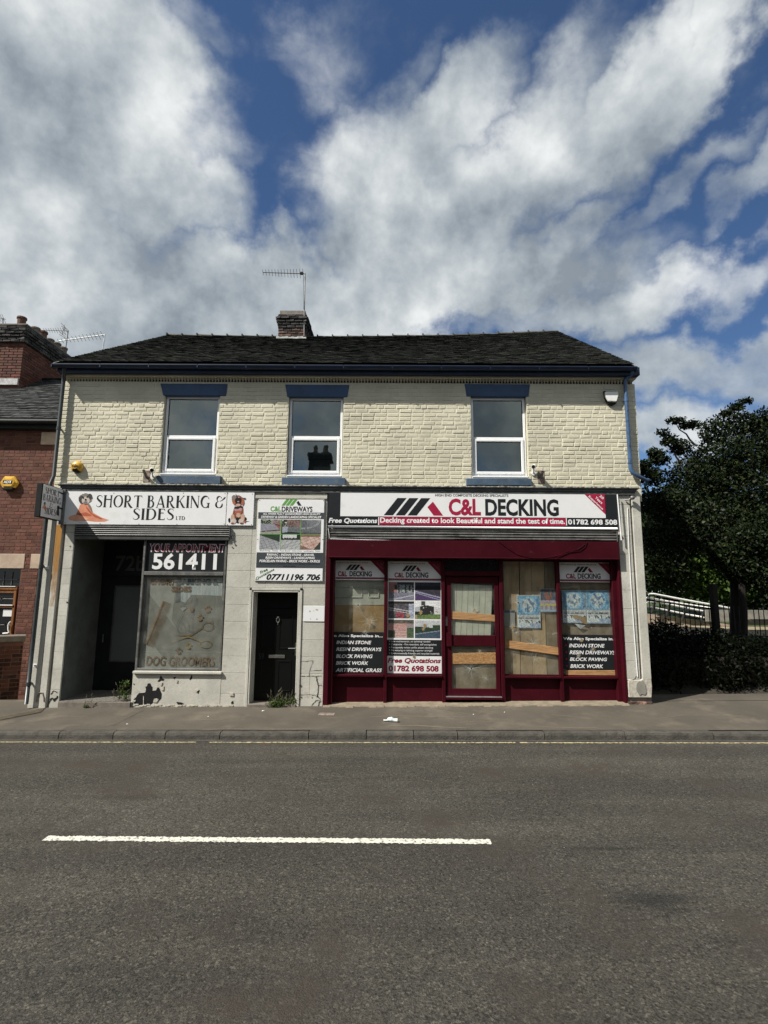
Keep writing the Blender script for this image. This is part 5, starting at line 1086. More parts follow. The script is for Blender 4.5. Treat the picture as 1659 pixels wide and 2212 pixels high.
black_vinyl(w1, (42, 1078, 765, 1680), (55, 1112, 748, 1160), [('INDIAN STONE', (90, 1200, 585, 1250)), ('RESIN DRIVEWAYS', (88, 1297, 728, 1347)), ('BLOCK PAVING', (84, 1395, 603, 1447)), ('BRICK WORK', (82, 1493, 542, 1543)), ('ARTIFICIAL GRASS', (78, 1592, 735, 1645))], 'black sticker listing five trades down to artificial grass, bottom of the leftmost bay', headtext='e Also Specialize in...')
black_vinyl(w2, (850, 1028, 1580, 1485), (855, 1060, 1545, 1108), [('INDIAN STONE', (932, 1145, 1396, 1193)), ('RESIN DRIVEWAYS', (938, 1234, 1535, 1283)), ('BLOCK PAVING', (942, 1325, 1428, 1370)), ('BRICK WORK', (947, 1413, 1378, 1462))], 'black sticker listing four trades with red bullets, bottom of the rightmost bay', [(890, 1163), (895, 1253), (898, 1343), (902, 1433)])
# garden picture poster
y = Yr - .004; r = R(837, 1254.5, 954, 1458, y); m = MB(); m.rect(r, y); gpst = m.build('picture_poster', 'print_white'); tag(gpst, 'tall poster of six garden pictures, black list and red telephone number, second bay', 'poster')
def rnd(seed):
    t = np.random.default_rng(seed).random((24, 24))
    def f(u, v, s=8):
        x, z = u * s % 23, v * s % 23; i, j = int(x), int(z); a, b = x - i, z - j; return (t[i, j] * (1 - a) + t[i + 1, j] * a) * (1 - b) + (t[i, j + 1] * (1 - a) + t[i + 1, j + 1] * a) * b
    return f
NZ = [rnd(i) for i in range(12)]
def mixc(a, b, t): return tuple(x * (1 - t) + y * t for x, y in zip(a, b))
def ph1(u, v):  # terrace with glazed room
    n = NZ[0](u, v, 20)
    if v < .42: c = mixc((.10, .10, .15), (.20, .20, .27), n); return (.35, .35, .4) if abs(v - (.06 + .30 * max(0, u - .25))) < .03 else c
    if u < .35: return mixc((.25, .10, .09), (.30, .14, .12), n) if not (.22 < u < .38 and .6 < v < .85) else (.03, .03, .03)
    return (.02, .02, .025) if v > .86 or (int(u * 14) % 2 and n < .6) else mixc((.08, .10, .11), (.28, .33, .33), n)
def ph2(u, v):
    n = NZ[1](u, v, 16)
    if v > .6: return mixc((.005, .006, .012), (.03, .04, .08), n * (v > .8))
    if abs(v - (.5 - .35 * u)) < .035 or abs(v - (.42 - .4 * u)) < .02: return (.25, .25, .42)
    return (.06, .03, .12) if v < .3 - .2 * u else mixc((.02, .02, .03), (.06, .05, .07), n)
def ph3(u, v):
    n = NZ[2](u, v, 18)
    if v > .84: return (.02, .015, .015)
    if u > .80: return mixc((.12, .16, .25), (.45, .5, .6), n)
    if v < .32 and .3 < u < .62: return (.35, .02, .05) if n > .35 else (.05, .04, .05)
    if abs(v - (.62 - .25 * u)) < .03 or abs(v - (.5 - .25 * u)) < .02: return (.4, .36, .38)
    return mixc((.02, .02, .03), (.14, .13, .15), n)
def ph4(u, v):
    n = NZ[3](u, v, 18)
    if v < .22 + .06 * u: return mixc((.06, .12, .02), (.14, .24, .05), n) if u > .1 else (.25, .2, .1)
    if v > .78 - abs(u - .45) * .3: return mixc((.55, .58, .6), (.7, .72, .72), n) if not (.25 < u < .42 and v > .75) else (.05, .05, .05)
    if u > .75: return (.50, .52, .52) if n < .72 else (.1, .08, .06)
    return (.35, .38, .38) if (u < .2 and v > .4) else ((.02, .02, .02) if n < .8 else (.35, .38, .36))
def ph5(u, v):
    n = NZ[4](u, v, 16)
    if v > .78: return mixc((.03, .04, .02), (.15, .12, .1), n)
    if u > .72: return mixc((.03, .06, .03), (.08, .14, .06), n) if v < .55 else (.25, .2, .2)
    if u < .28 and v < .4: return mixc((.02, .04, .02), (.10, .09, .07), n)
    return (.5, .35, .32) if int(v * 18) % 3 == 0 and v < .35 else mixc((.33, .15, .13), (.48, .26, .23), n)
def ph6(u, v):
    n = NZ[5](u, v, 16)
    if v > .66 - .1 * u and not (u > .7 and v < .75): return mixc((.35, .38, .42), (.5, .52, .52), n)
    if abs(v - (.22 + .2 * u)) < .025: return (.16, .22, .3)
    return mixc((.02, .05, .09), (.05, .09, .14), n) if v < .2 + .2 * u else mixc((.01, .03, .015), (.03, .06, .03), n)
for f, b in ((ph1, (832, 368, 1190, 625)), (ph2, (1205, 372, 1567, 628)), (ph3, (825, 640, 1190, 882)), (ph4, (1203, 640, 1565, 893)), (ph5, (822, 903, 1187, 1160)), (ph6, (1203, 912, 1563, 1165))): photo(f, BX(w1, *b, y), y - .0015, 44, 34, gpst)
m = MB(); m.rect(BX(w1, 808, 1188, 1580, 1418, y), y - .0012); m.build('black_panel', 'print_black', gpst)
for s, b in (('> Low maintenance, no painting needed', (835, 1198, 1420, 1230)), ('> Composite - Fire retardant, self extinguishes', (835, 1240, 1508, 1274)), ('> No squeaky noises unlike plastic decking', (835, 1284, 1460, 1318)), ('> No warping or twisting, superior strength', (835, 1325, 1452, 1358)), ('> Environmentally friendly and recycled materials', (835, 1368, 1550, 1402))): text(s, BX(w1, *b, y), y - .0025, 'print_white', gpst)
text('Free Quotations', BX(w1, 815, 1445, 1572, 1530, y), y - .0015, 'print_crimson', gpst, bold=.035, shear=.25); text('01782 698 508', BX(w1, 830, 1552, 1540, 1640, y), y - .0015, 'print_crimson', gpst, bold=.04)
# ---------------- blue event posters, code notice left blank
def poster(q, y, label, kind='blue', grp='blue event posters behind the cracked glass'):
    P = [W(a, b, y) for a, b in w2(*q)]; x0, x1 = (P[0].x + P[3].x) / 2, (P[1].x + P[2].x) / 2; z1, z0 = (P[0].z + P[1].z) / 2, (P[2].z + P[3].z) / 2
    m = MB(); m.rect((x0, x1, z0, z1), y); o = m.build('paper_poster', 'print_white'); tag(o, label, 'poster', grp)
    sd_ = int(q[0][0])
    def bl(u, v):
        n = NZ[6](u + sd_ * .013, v, 14); n2 = NZ[7](u, v, 22); w_ = .5 + .9 * (n2 - .5)
        d = math.hypot((u - .5) * 1.0, (v - .70) * 1.35)
        if v > .40:
            if d < .30: c = mixc((.03, .13, .30), (.42, .50, .50), n > .42); c = mixc(c, (.5, .55, .52), .35 * n2) 
            elif d < .36: c = (.18, .45, .68)
            else: c = mixc((.02, .16, .34), (.15, .42, .62), n)
            return mixc(c, (.6, .68, .7), .25 if n2 > .75 else 0)
        if v > .24: return mixc((.50, .55, .57), (.30, .33, .36), 1 if (int(v * 40) % 2 and n2 > .35 and .05 < u < .95) else 0)
        if .235 > v > .16: return (.55, .60, .60) if n2 > .45 or u < .05 else (.06, .07, .09)
        if v > .03 and u < .52: return (.52, .58, .60) if n2 > .3 else (.35, .45, .55)
        return mixc((.08, .22, .45), (.45, .55, .65), n2)
    def col(u, v):
        n = NZ[8](u, v, 14); d = math.hypot(u - .5, (v - .72) * 1.2)
        if v > .5: return ((.30, .07, .035) if n > .4 else (.05, .09, .12)) if d < .25 else mixc((.015, .03, .06), (.1, .16, .22), n)
        if v > .36: return mixc((.25, .16, .28), (.45, .38, .48), n)
        if v > .27: return mixc((.35, .36, .03), (.55, .55, .06), n)
        if v > .08: return (.40, .34, .36) if int(u * 7) % 2 else (.25, .2, .28)
        return (.2, .4, .6)
    photo(bl if kind == 'blue' else col, (x0 + .004, x1 - .004, z0 + .004, z1 - .004), y - .0012, 26, 34, o, 'printed_picture')
    if kind == 'blue':
        w = x1 - x0; h = z1 - z0; text('10th to 15th FEBRUARY', (x0 + .06 * w, x1 - .06 * w, z0 + .285 * h, z0 + .325 * h), y - .0025, 'print_black', o, bold=.03)
    return o
yp = Yr + .006
poster([(248, 512), (552, 512), (560, 945), (258, 935)], yp, 'creased blue and white event poster on the upright planks of the third bay')
poster([(838, 450), (1140, 445), (1155, 875), (848, 872)], yp, 'torn blue and white event poster, left one of the two in the rightmost pane')
poster([(1145, 447), (1455, 443), (1470, 880), (1165, 878)], yp, 'intact blue and white event poster at the right of the rightmost pane')
poster([(552, 428), (765, 425), (768, 728), (560, 725)], yp, 'small dark poster with orange shape and yellow band, top right of the planked bay', 'c', None)
m = MB(); P = [W(a, b, yp) for a, b in w2((78, 705), (225, 700), (225, 918), (82, 915))]; m.poly([(p.x, yp, p.z) for p in P][::-1]); o = m.build('paper_notice', 'film_pale'); tag(o, 'small faded blue-grey paper notice at the left edge of the planked bay', 'notice')
m = MB(); m.rect(BX(w2, 85, 708, 222, 738, yp), yp - .001); m.build('blue_band', 'blue_sill', o)
m = MB(); P = [W(a, b, yp) for a, b in w2((1000, 880), (1145, 905), (1078, 950), (1035, 915))]; m.poly([(p.x, yp - .006, p.z) for p in P][::-1]); o = m.build('torn_poster_corner', 'curtain'); tag(o, 'torn corner of blue poster hanging below the left poster of the rightmost pane', 'paper')
m = MB(); P = [W(a, b, yp) for a, b in w2((970, 780), (1010, 765), (1150, 800), (1165, 890), (1120, 880), (1060, 830), (1000, 815))]; m.poly([(p.x, yp - .004, p.z) for p in P][::-1]); o = m.build('bared_board', 'hardboard'); tag(o, 'brown tear in the lower right corner of the torn blue poster', 'tear')
# ---------------- cracked glass: stars of splintered lines, holes
crk = bpy.data.materials.new('glass_splinter'); crk.use_nodes = True; nt = crk.node_tree; pp = nt.nodes['Principled BSDF']; pp.inputs['Base Color'].default_value = (.55, .58, .53, 1); pp.inputs['Roughness'].default_value = .25; pp.inputs['Alpha'].default_value = .62; K['splinter'] = crk
crf = bpy.data.materials.new('fine_splinter'); crf.use_nodes = True; pp = crf.node_tree.nodes['Principled BSDF']; pp.inputs['Base Color'].default_value = (.5, .53, .47, 1); pp.inputs['Roughness'].default_value = .3; pp.inputs['Alpha'].default_value = .26; K['fine'] = crf
def star(parent, px, py, rad, n, seed, y, hole=0.0, fine=0, asym=(1, 1)):
    c = W(px, py, y); rr = random.Random(seed); m = MB()
    for i in range(n):
        a = rr.uniform(0, 2 * math.pi); L = rad * rr.uniform(.25, 1) ** 1.3; p = [(c.x + hole * math.cos(a) * .9, c.z + hole * math.sin(a) * .9)]; da = rr.uniform(-.25, .25)
        for k in range(1, 6): q = a + da * k / 5; p.append((c.x + asym[0] * (hole + L * k / 5) * math.cos(q) + rr.uniform(-.004, .004), c.z + asym[1] * (hole + L * k / 5) * math.sin(q) + rr.uniform(-.004, .004)))
        w = rr.uniform(.0012, .0035); ribbon(m, p, [w * 1.6, w * 1.2, w, w * .8, w * .5, .0003], lambda x, z, q_, i=i: (x, y - .0002 * (i % 7), z))
    for ring in range(3):
        R0 = hole + rad * (.12 + .16 * ring)
        for s in range(5):
            if rr.random() < .35: continue
            a0 = rr.uniform(0, 6.28); p = [(c.x + R0 * math.cos(a0 + t * .12) * rr.uniform(.95, 1.05), c.z + R0 * math.sin(a0 + t * .12) * rr.uniform(.95, 1.05)) for t in range(6)]; ribbon(m, p, .0018, lambda x, z, q_: (x, y - .0016, z))
    stuff(m.build('cracks', 'splinter', parent))
    if fine:
        m = MB()
        for i in range(fine):
            a = rr.uniform(0, 2 * math.pi); L = rad * rr.uniform(.6, 2.3); a2 = a + rr.uniform(-.6, .6); p = [(c.x + L * t * math.cos(lerp(a, a2, t)) + rr.uniform(-.003, .003), c.z + L * t * math.sin(lerp(a, a2, t)) + rr.uniform(-.003, .003)) for t in (.12, .3, .5, .75, 1)]; ribbon(m, p, [.0015, .003, .0025, .002, .0005], lambda x, z, q_, i=i: (x, y - .0018 - .0001 * (i % 5), z))
        stuff(m.build('cracks', 'fine', parent))
    if hole:
        m = MB(); m.poly([(x, y - .0035, z) for x, z in blobpoly(c.x, c.z, hole, hole * 1.3, 11, .35, seed)]); m.build('hole', 'hardboard' if hole > .012 else 'bare_patch', parent)
def ST(key, fn, a, b, *args, **k):
    px, py = fn((a, b))[0]
    par = panes[key] if key in panes else sd
    star(par, px, py, *args, **k)
yk = Yr - .008
ST(0, w1, 398, 692, .10, 26, 1, yk, hole=.010, fine=16); ST(0, w1, 560, 925, .14, 46, 2, yk, hole=.026, fine=22); ST(0, w1, 500, 1080, .08, 24, 3, yk, hole=.008, fine=8); ST(0, w1, 545, 590, .03, 8, 4, yk, hole=.006, fine=14); ST(0, w1, 487, 1478, .05, 9, 5, yk, hole=.006)
ST(1, w1, 1105, 840, .03, 8, 6, yk, hole=.028); ST(1, w1, 1285, 800, .03, 8, 7, yk, hole=.030); ST(1, w1, 1345, 985, .03, 8, 8, yk, hole=.030); ST(1, w1, 1190, 1425, .04, 9, 9, yk, hole=.022); ST(1, w1, 1325, 1035, .03, 8, 18, yk, hole=.022)
ST(3, w2, 265, 605, .10, 26, 10, yk, hole=.010, fine=18); ST(3, w2, 190, 925, .10, 24, 11, yk, hole=.024, fine=10); ST(3, w2, 240, 1000, .05, 16, 12, yk, fine=8); ST(3, w2, 460, 1140, .16, 26, 13, yk, fine=40, asym=(1, .8)); ST(3, w2, 740, 1010, .10, 10, 19, yk, fine=8, asym=(1, .4)); ST(3, w2, 480, 1340, .10, 6, 24, yk, fine=26)
ST(4, w2, 1255, 700, .035, 12, 14, yk, hole=.008); ST(4, w2, 1095, 1095, .035, 10, 15, yk, hole=.022); ST(4, w2, 1245, 1215, .06, 16, 16, yk, hole=.016, fine=5); ST(4, w2, 1060, 1300, .05, 14, 17, yk, hole=.014, fine=5); ST(4, w2, 1020, 590, .03, 9, 20, yk); ST(4, w2, 1225, 935, .02, 5, 25, yk, hole=.0)
ST(9, d8, 545, 745, .10, 24, 21, .050, hole=.020, fine=20); ST(9, d8, 500, 1590, .16, 26, 22, .050, hole=.010, fine=46, asym=(1.3, .8)); ST(9, d8, 620, 1345, .05, 12, 23, .050, hole=.016, fine=6); ST(9, d8, 700, 1720, .10, 8, 26, .050, fine=30)
# ================================================================ SHUTTER HOUSINGS
def housing(px0, px1, py0, py1, y, slats, mat, label, dmg=0):
    r = R(px0, py0, px1, py1, y); x0, x1, z0, z1 = r; t = thing('roller_shutter', label, 'shutter', ((x0 + x1) / 2, y, z0), 'rolled up steel shutters above the shop windows')
    m = MB(); m.box(x0 + .004, x1 - .004, y + .03, -.0, z0, z1); m.build('shutter_box', 'shutter_dark', t)
    h = (z1 - z0) / slats; rr = random.Random(3)
    for k in range(slats):
        m = MB(); za, zb = z0 + h * k + .004, z0 + h * (k + 1) - .004; n = 40
        for i in range(n):
            a, b = lerp(x0, x1, i / n), lerp(x0, x1, (i + 1) / n)
            def dd(u): return dmg * max(0, math.sin(u * 23 + k) * math.sin(u * 7 + 1) - .55) * .06
            da, db = dd(i / n), dd((i + 1) / n)
            pr = lambda X, d_: [(X, y + .028, za), (X, y + .004 + d_, za + h * .12), (X, y - d_ * .5, (za + zb) / 2), (X, y + .006 + d_, zb - h * .1), (X, y + .028, zb)]
            A_, B_ = pr(a, da), pr(b, db)
            for q in range(4): m.quad(A_[q], B_[q], B_[q + 1], A_[q + 1])
        m.build('slat', mat, t)
    m = MB(); m.box(x0 - .012, x0, y - .006, 0, z0 - .01, z1); m.box(x1, x1 + .012, y - .006, 0, z0 - .01, z1); m.build('end_plate', mat, t, bevel=.003)
    return t, r
t1, r1 = housing(162, 495, 1141, 1158, -.155, 4, 'shutter_grey', 'grey rolled shutter under the white groomer sign, above the dark entrance')
m = MB(); m.box(r1[0], r1[1], -.14, .0, W(329, 1166, -.14).z, r1[2] - .004); m.build('bottom_rail', 'shutter_dark', t1, bevel=.006)
m = MB(); r = R(162, 1136.5, 497, 1140, -.15); m.box(r[0], r[1], -.16, 0, r[2], r[3]); m.build('top_rail', 'shutter_grey', t1, bevel=.003)
t2, r2_ = housing(710.5, 1332.5, 1144, 1166.5, -.165, 4, 'shutter_grey', 'dented grey rolled shutter between the decking sign and the dark red header', 1)
m = MB(); zt = W(1020, 1139.5, -.18).z; m.tube([(W(708.5, 1138, -.17).x, -.17, zt), (W(1333, 1138, -.17).x, -.17, zt)], .021, 10); m.build('white_tube', 'print_white', t2, smooth=True)
m = MB(); a = W(709, 1141, -.175); b = W(712.5, 1164, -.175); c = W(845, 1167.5, -.178); m.tube([(a.x, -.175, a.z), (b.x, -.175, b.z), (c.x, -.178, c.z)], .006, 6); m.build('loose_trim', 'print_white', t2)
# torn metal scraps hanging at the end of the left shutter
m = MB()
for (x, y_, s) in ((500, 1160, 1), (503, 1170, .7), (497, 1176, .6)):
    p = W(x, y_, -.125); m.poly([(p.x - .02 * s, -.125, p.z + .03 * s), (p.x + .035 * s, -.135, p.z), (p.x + .01 * s, -.13, p.z - .05 * s), (p.x - .01 * s, -.12, p.z - .01)])
m.build('torn_scrap', 'dull_metal', t1)
# ================================================================ FASCIA SIGNS
def rect_board(name, px, y, th, mat, label, cat, group=None):
    r = R(*px, y); m = MB(); m.box(r[0], r[1], y, y + th, r[2], r[3]); o = m.build(name, mat, None, bevel=.002)
    if label: tag(o, label, cat, group)
    return o, r
# groomer's sign: two white boards
Ys = -.135
gs, grr = rect_board('fascia_sign', (138, 1062.5, 488.6, 1133.5), Ys, .035, 'print_white', 'white groomer sign with black lettering and towelled dog, over the left shop', 'sign', 'sign boards over the shops')
gs2, _ = rect_board('fascia_sign', (489.8, 1064, 548, 1135), Ys, .035, 'print_white', 'square white board with a seated brown terrier, right end of the groomer sign', 'sign', 'sign boards over the shops')
def j7(*p): return [(65.8 + .1389 * a, 1031.4 + .1389 * b) for a, b in p]
def tdog(*p): return [((820 + a / 8.295) / 1.8228, (1920 + b / 8.295) / 1.8228) for a, b in p]
def layer(mb, fn, pts, k, m): mb.poly([(p.x, Ys - .001 - .0007 * k, p.z) for p in [W(a, b, Ys) for a, b in fn(*pts)]][::-1], m)
def rot_is_ccw(pts): return sum(pts[i][0] * pts[(i + 1) % len(pts)][1] - pts[(i + 1) % len(pts)][0] * pts[i][1] for i in range(len(pts))) < 0
def PM(name, hexc): mk(name, lin(hexc), .5, .10, 8, 0); return name
PM('dog_dark', '#3a3836'); PM('dog_grey', '#76706a'); PM('dog_white', '#b8aca4'); PM('dog_brown', '#7a4434'); PM('dog_rust', '#a05a44'); PM('dog_black', '#17110f'); PM('towel', '#c98468'); PM('towel_light', '#d9a084'); PM('towel_dark', '#a5553c'); PM('dog_tan', '#b99a86'); PM('dog_pink', '#a8878a')
dogm = ['dog_dark', 'dog_grey', 'dog_white', 'dog_brown', 'dog_rust', 'dog_black', 'towel', 'towel_light', 'towel_dark', 'dog_tan', 'dog_pink']
def shaggy(cx, cy, rx, ry, n=34, j=.13, seed=0):
    rr = random.Random(seed); return [(cx + rx * math.cos(a) * (1 + rr.uniform(-j, j)), cy + ry * math.sin(a) * (1 + rr.uniform(-j, j))) for a in [2 * math.pi * k / n for k in range(n)]]
m = MB()
layer(m, j7, [(590, 630), (620, 600), (710, 575), (745, 500), (770, 430), (800, 400), (905, 400), (950, 460), (970, 545), (1030, 580), (1100, 620), (1200, 655), (1225, 662), (1190, 672), (1150, 688), (1000, 688), (870, 672), (760, 678), (690, 680), (610, 660)], 0, 6)
layer(m, j7, [(595, 632), (650, 595), (730, 582), (800, 600), (900, 640), (870, 665), (760, 676), (680, 678), (615, 658)], 1, 7)
layer(m, j7, [(860, 440), (900, 480), (960, 560), (1060, 610), (1120, 640), (1100, 650), (1000, 615), (930, 560), (870, 480)], 2, 8)
layer(m, j7, [(710, 575), (730, 545), (770, 560), (860, 540), (930, 570), (960, 600), (880, 600), (780, 590)], 2, 8)
layer(m, j7, [(905, 400), (930, 430), (965, 530), (960, 548), (930, 500), (895, 440)], 3, 1)
layer(m, j7, shaggy(858, 330, 100, 78, seed=2), 4, 1); layer(m, j7, shaggy(800, 345, 46, 62, seed=4), 5, 0); layer(m, j7, shaggy(925, 300, 38, 48, seed=5), 5, 0)
layer(m, j7, shaggy(862, 360, 62, 58, j=.08, seed=3), 6, 2); layer(m, j7, shaggy(860, 395, 34, 26, j=.1, seed=8), 7, 1)
for (a, b, r_) in ((825, 320, 13), (886, 305, 13), (862, 348, 16)): layer(m, j7, shaggy(a, b, r_, r_, 12, .1, 1), 8, 5)
m.build('dog_picture', dogm, gs)
m = MB()
layer(m, tdog, shaggy(690, 1070, 40, 80, seed=1), 0, 5); layer(m, tdog, shaggy(1210, 1030, 50, 60, seed=2), 0, 5); layer(m, tdog, [(1200, 1090), (1360, 1105), (1230, 1130)], 0, 5); layer(m, tdog, shaggy(970, 1060, 90, 110, seed=3), 1, 5)
layer(m, tdog, [(860, 620), (1110, 600), (1150, 700), (1150, 880), (1180, 960), (1100, 1010), (960, 980), (830, 1000), (770, 960), (800, 840), (830, 720)], 2, 3)
layer(m, tdog, shaggy(980, 720, 130, 75, seed=4), 3, 10); layer(m, tdog, shaggy(985, 810, 100, 70, seed=14), 4, 4); layer(m, tdog, shaggy(985, 900, 75, 75, seed=15), 5, 9)
layer(m, tdog, shaggy(800, 980, 65, 120, seed=5), 5, 9); layer(m, tdog, shaggy(1130, 970, 65, 120, seed=6), 5, 9); layer(m, tdog, shaggy(835, 1100, 85, 80, seed=7), 6, 2); layer(m, tdog, shaggy(1075, 1100, 85, 80, seed=8), 6, 2)
layer(m, tdog, shaggy(790, 1165, 60, 25, seed=9), 7, 3); layer(m, tdog, shaggy(1095, 1165, 60, 25, seed=10), 7, 3); layer(m, tdog, shaggy(1195, 1115, 35, 40, seed=11), 7, 4)
layer(m, tdog, [(870, 610), (960, 640), (1120, 600), (1135, 660), (1060, 640), (960, 690), (880, 680), (850, 690)], 8, 5)
layer(m, tdog, shaggy(970, 420, 190, 165, 44, .12, 12), 8, 3); layer(m, tdog, shaggy(850, 340, 80, 100, seed=13), 9, 1); layer(m, tdog, shaggy(850, 470, 55, 85, seed=16), 10, 4); layer(m, tdog, shaggy(1125, 470, 50, 110, seed=17), 10, 4); layer(m, tdog, [(1140, 340), (1235, 335), (1220, 380), (1160, 385)], 9, 0)
layer(m, tdog, shaggy(985, 430, 110, 120, seed=18), 11, 5); layer(m, tdog, shaggy(985, 570, 75, 45, seed=19), 12, 9); layer(m, tdog, shaggy(985, 460, 35, 22, seed=20), 13, 10); layer(m, tdog, [(890, 200), (930, 240), (960, 300), (925, 320)], 12, 0); layer(m, tdog, shaggy(1000, 320, 30, 22, seed=21), 13, 10)
m.build('dog_picture', dogm, gs2)
def decoline(parent, s, r, y, mat='print_black'):
    m = MB(); deco(m, s, lambda u, v, k: (lerp(r[0], r[1], u), y - .0004 * (k % 9), lerp(r[2], r[3], v))); m.build('lettering', mat, parent)
decoline(gs, 'SHORT BARKING &', R(207.5, 1070.5, 487.5, 1096.5, Ys), Ys - .001); decoline(gs, 'SIDES', R(286.5, 1098.5, 376, 1123, Ys), Ys - .001); decoline(gs, 'LTD', R(380, 1115, 399.5, 1123, Ys), Ys - .001)
def screws(parent, pts, y):
    m = MB()
    for a, b in pts: p = W(a, b, y); m.tube([(p.x, y - .004, p.z), (p.x, y + .002, p.z)], .007, 8)
    m.build('screw', 'dull_metal', parent)
screws(gs, [(146, 1064), (141, 1129), (216, 1131), (300, 1132), (382, 1132), (484, 1132), (246, 1065), (396, 1065), (486, 1066)], Ys); screws(gs2, [(492, 1066), (545, 1067), (491, 1133), (543, 1133)], Ys)
# decking sign
Yk = -.145
ds = thing('fascia_sign', 'long white and black decking company sign with red slogan strip, over the dark red shop', 'sign', W(1020, 1100, Yk), 'sign boards over the shops')
r = R(708.7, 1066, 1333.5, 1134.5, Yk); m = MB(); m.box(r[0], r[1], Yk, Yk + .045, r[2], r[3]); m.build('backing', 'print_black', ds, bevel=.002)
rw_ = R(735.5, 1066.5, 1307, 1117, Yk); m = MB(); m.box(rw_[0], rw_[1], Yk - .004, Yk, rw_[2], rw_[3]); m.build('white_panel', 'print_white', ds)
y = Yk - .0055
r = R(818.8, 1118, 1222.5, 1134.5, Yk); m = MB(); m.rect((r[0], r[1], r[2], r[3]), Yk - .0030); m.build('red_strip', 'print_red', ds)
m = MB(); q = R(817, 1117, 818.8, 1134.5, Yk); m.rect(q, Yk - .0032); q = R(1222.6, 1117, 1224.4, 1135, Yk); m.rect(q, Yk - .0032); m.build('divider', 'print_white', ds)
def s4(*p): return [(707.7 + .2017 * a, 1053.3 + .2017 * b) for a, b in p]
def s7(*p): return [(1042.4 + .2481 * a, 1014.9 + .2481 * b) for a, b in p]
m = MB(); logo(m, R(829, 1076, 957, 1113.5, Yk), y); m.build('logo', ['print_black', 'print_red'], ds)
text('C&L', R(969, 1077, 1038.5, 1113.8, Yk), y, 'print_red', ds, bold=.035); text('DECKING', R(1048, 1078, 1206.5, 1115, Yk), y, 'print_black', ds, bold=.035)
text('HIGH END COMPOSITE DECKING SPECIALISTS', R(940, 1067.5, 1098, 1073, Yk), y, 'print_black', ds, bold=.02)
text('Free Quotations', R(709.8, 1119, 815, 1131.5, Yk), Yk - .002, 'print_white', ds, bold=.03, shear=.2); text('Decking created to look Beautiful and stand the test of time.', R(821, 1118.8, 1220, 1134, Yk), Yk - .0045, 'print_white', ds, bold=.028); text('01782 698 508', R(1227, 1122, 1333, 1133.5, Yk), Yk - .002, 'print_white', ds, bold=.03)
P = [W(a, b, Yk) for a, b in s7((885, 212), (1063, 212), (1070, 390))]; m = MB(); m.poly([(p.x, y, p.z) for p in P][::-1]); m.build('red_corner', 'print_red', ds)
for s, c, w, h in (('20', (1036, 238), .085, .045), ('Years', (1012, 265), .16, .045), ('Experience', (985, 288), .34, .045)):
    p = W(*s7(c)[0], Yk); text(s, (p.x - w / 2, p.x + w / 2, p.z - h / 2, p.z + h / 2), y - .001, 'print_white', ds, rot=math.radians(-45), bold=.02)
# driveways board
Yw = -.128
r = R(555.3, 1079, 698.7, 1255, Yw); db = thing('wall_sign', 'tall driveways company board with six paving pictures above the black front door', 'sign', ((r[0] + r[1]) / 2, Yw, r[2]), 'sign boards over the shops')
m = MB(); m.box(r[0], r[1], Yw, Yw + .026, r[2], r[3]); m.build('backing', 'print_white', db, bevel=.002)
def p2(*p): return [(537.6 + .1025 * a, 1058.8 + .1025 * b) for a, b in p]
def BP(a0, b0, a1, b1): return BX(p2, a0, b0, a1, b1, Yw)
xw0, xw1 = r[0] + .002, r[1] - .002
for (b0, b1, mt) in ((470, 605, 'print_grey'), (1315, 1640, 'print_grey')): q = BP(200, b0, 1590, b1); m = MB(); m.rect((xw0, xw1, q[2], q[3]), Yw - .0015); m.build('grey_band', mt, db)
m = MB(); logo(m, BP(690, 195, 1115, 326), Yw - .0015); m.build('logo', ['print_green', 'print_black'], db)
text('C&L', BP(455, 340, 680, 450), Yw - .0015, 'print_green', db, bold=.03); text('DRIVEWAYS', BP(692, 345, 1340, 458), Yw - .0015, 'print_black', db, bold=.03)
for s, b in (('ALL WORK FULLY GUARANTEED HIGH QUALITY', (295, 482, 1515, 530)), ('DRIVEWAY & GARDEN LANDSCAPING SPECIALIST', (258, 542, 1530, 592)), ('TARMAC - INDIAN STONE - GRAVEL', (375, 1338, 1378, 1385)), ('RESIN DRIVEWAYS - LANDSCAPING', (350, 1402, 1390, 1450)), ('PORCELAIN PAVING - BRICK WORK - PATIOS', (220, 1468, 1500, 1522))): text(s, BP(*b), Yw - .003, 'print_white', db, bold=.03, shear=.2)
for s, b in (('ALL WORK FULLY GUARANTEED, HIGH QUALITY DRIVEWAYS', (225, 1538, 1500, 1566)), ('AND PAVING', (720, 1590, 980, 1618))): text(s, BP(*b), Yw - .003, 'print_black', db, bold=.02)
text('07711196 706', BP(370, 1765, 1505, 1900), Yw - .0015, 'print_black', db, bold=.04, shear=.25)
for s, c, w in (('Free', (312, 1702), .145), ('Quotations', (342, 1770), .36)): p = W(*p2(c)[0], Yw); text(s, (p.x - w / 2, p.x + w / 2, p.z - .027, p.z + .027), Yw - .0018, 'print_dgreen', db, rot=math.radians(29), bold=.02, shear=.2)
def pv1(u, v):
    n = NZ[0](u, v, 20); 
    if v > .72: return mixc((.01, .03, .01), (.25, .28, .2), n > .6) if u < .55 else mixc((.08, .04, .03), (.35, .3, .28), n)
    if v < .14 + .1 * u: return mixc((.2, .2, .17), (.3, .28, .22), n)
    if v < .18 + .13 * u or abs(v - (.75 - .45 * max(0, u - .55))) < .02: return (.01, .01, .01)
    return (.25, .08, .06) if (u > .72 and v > .72 - (u - .6) * 1.1) else mixc((.17, .17, .21), (.25, .25, .30), n)
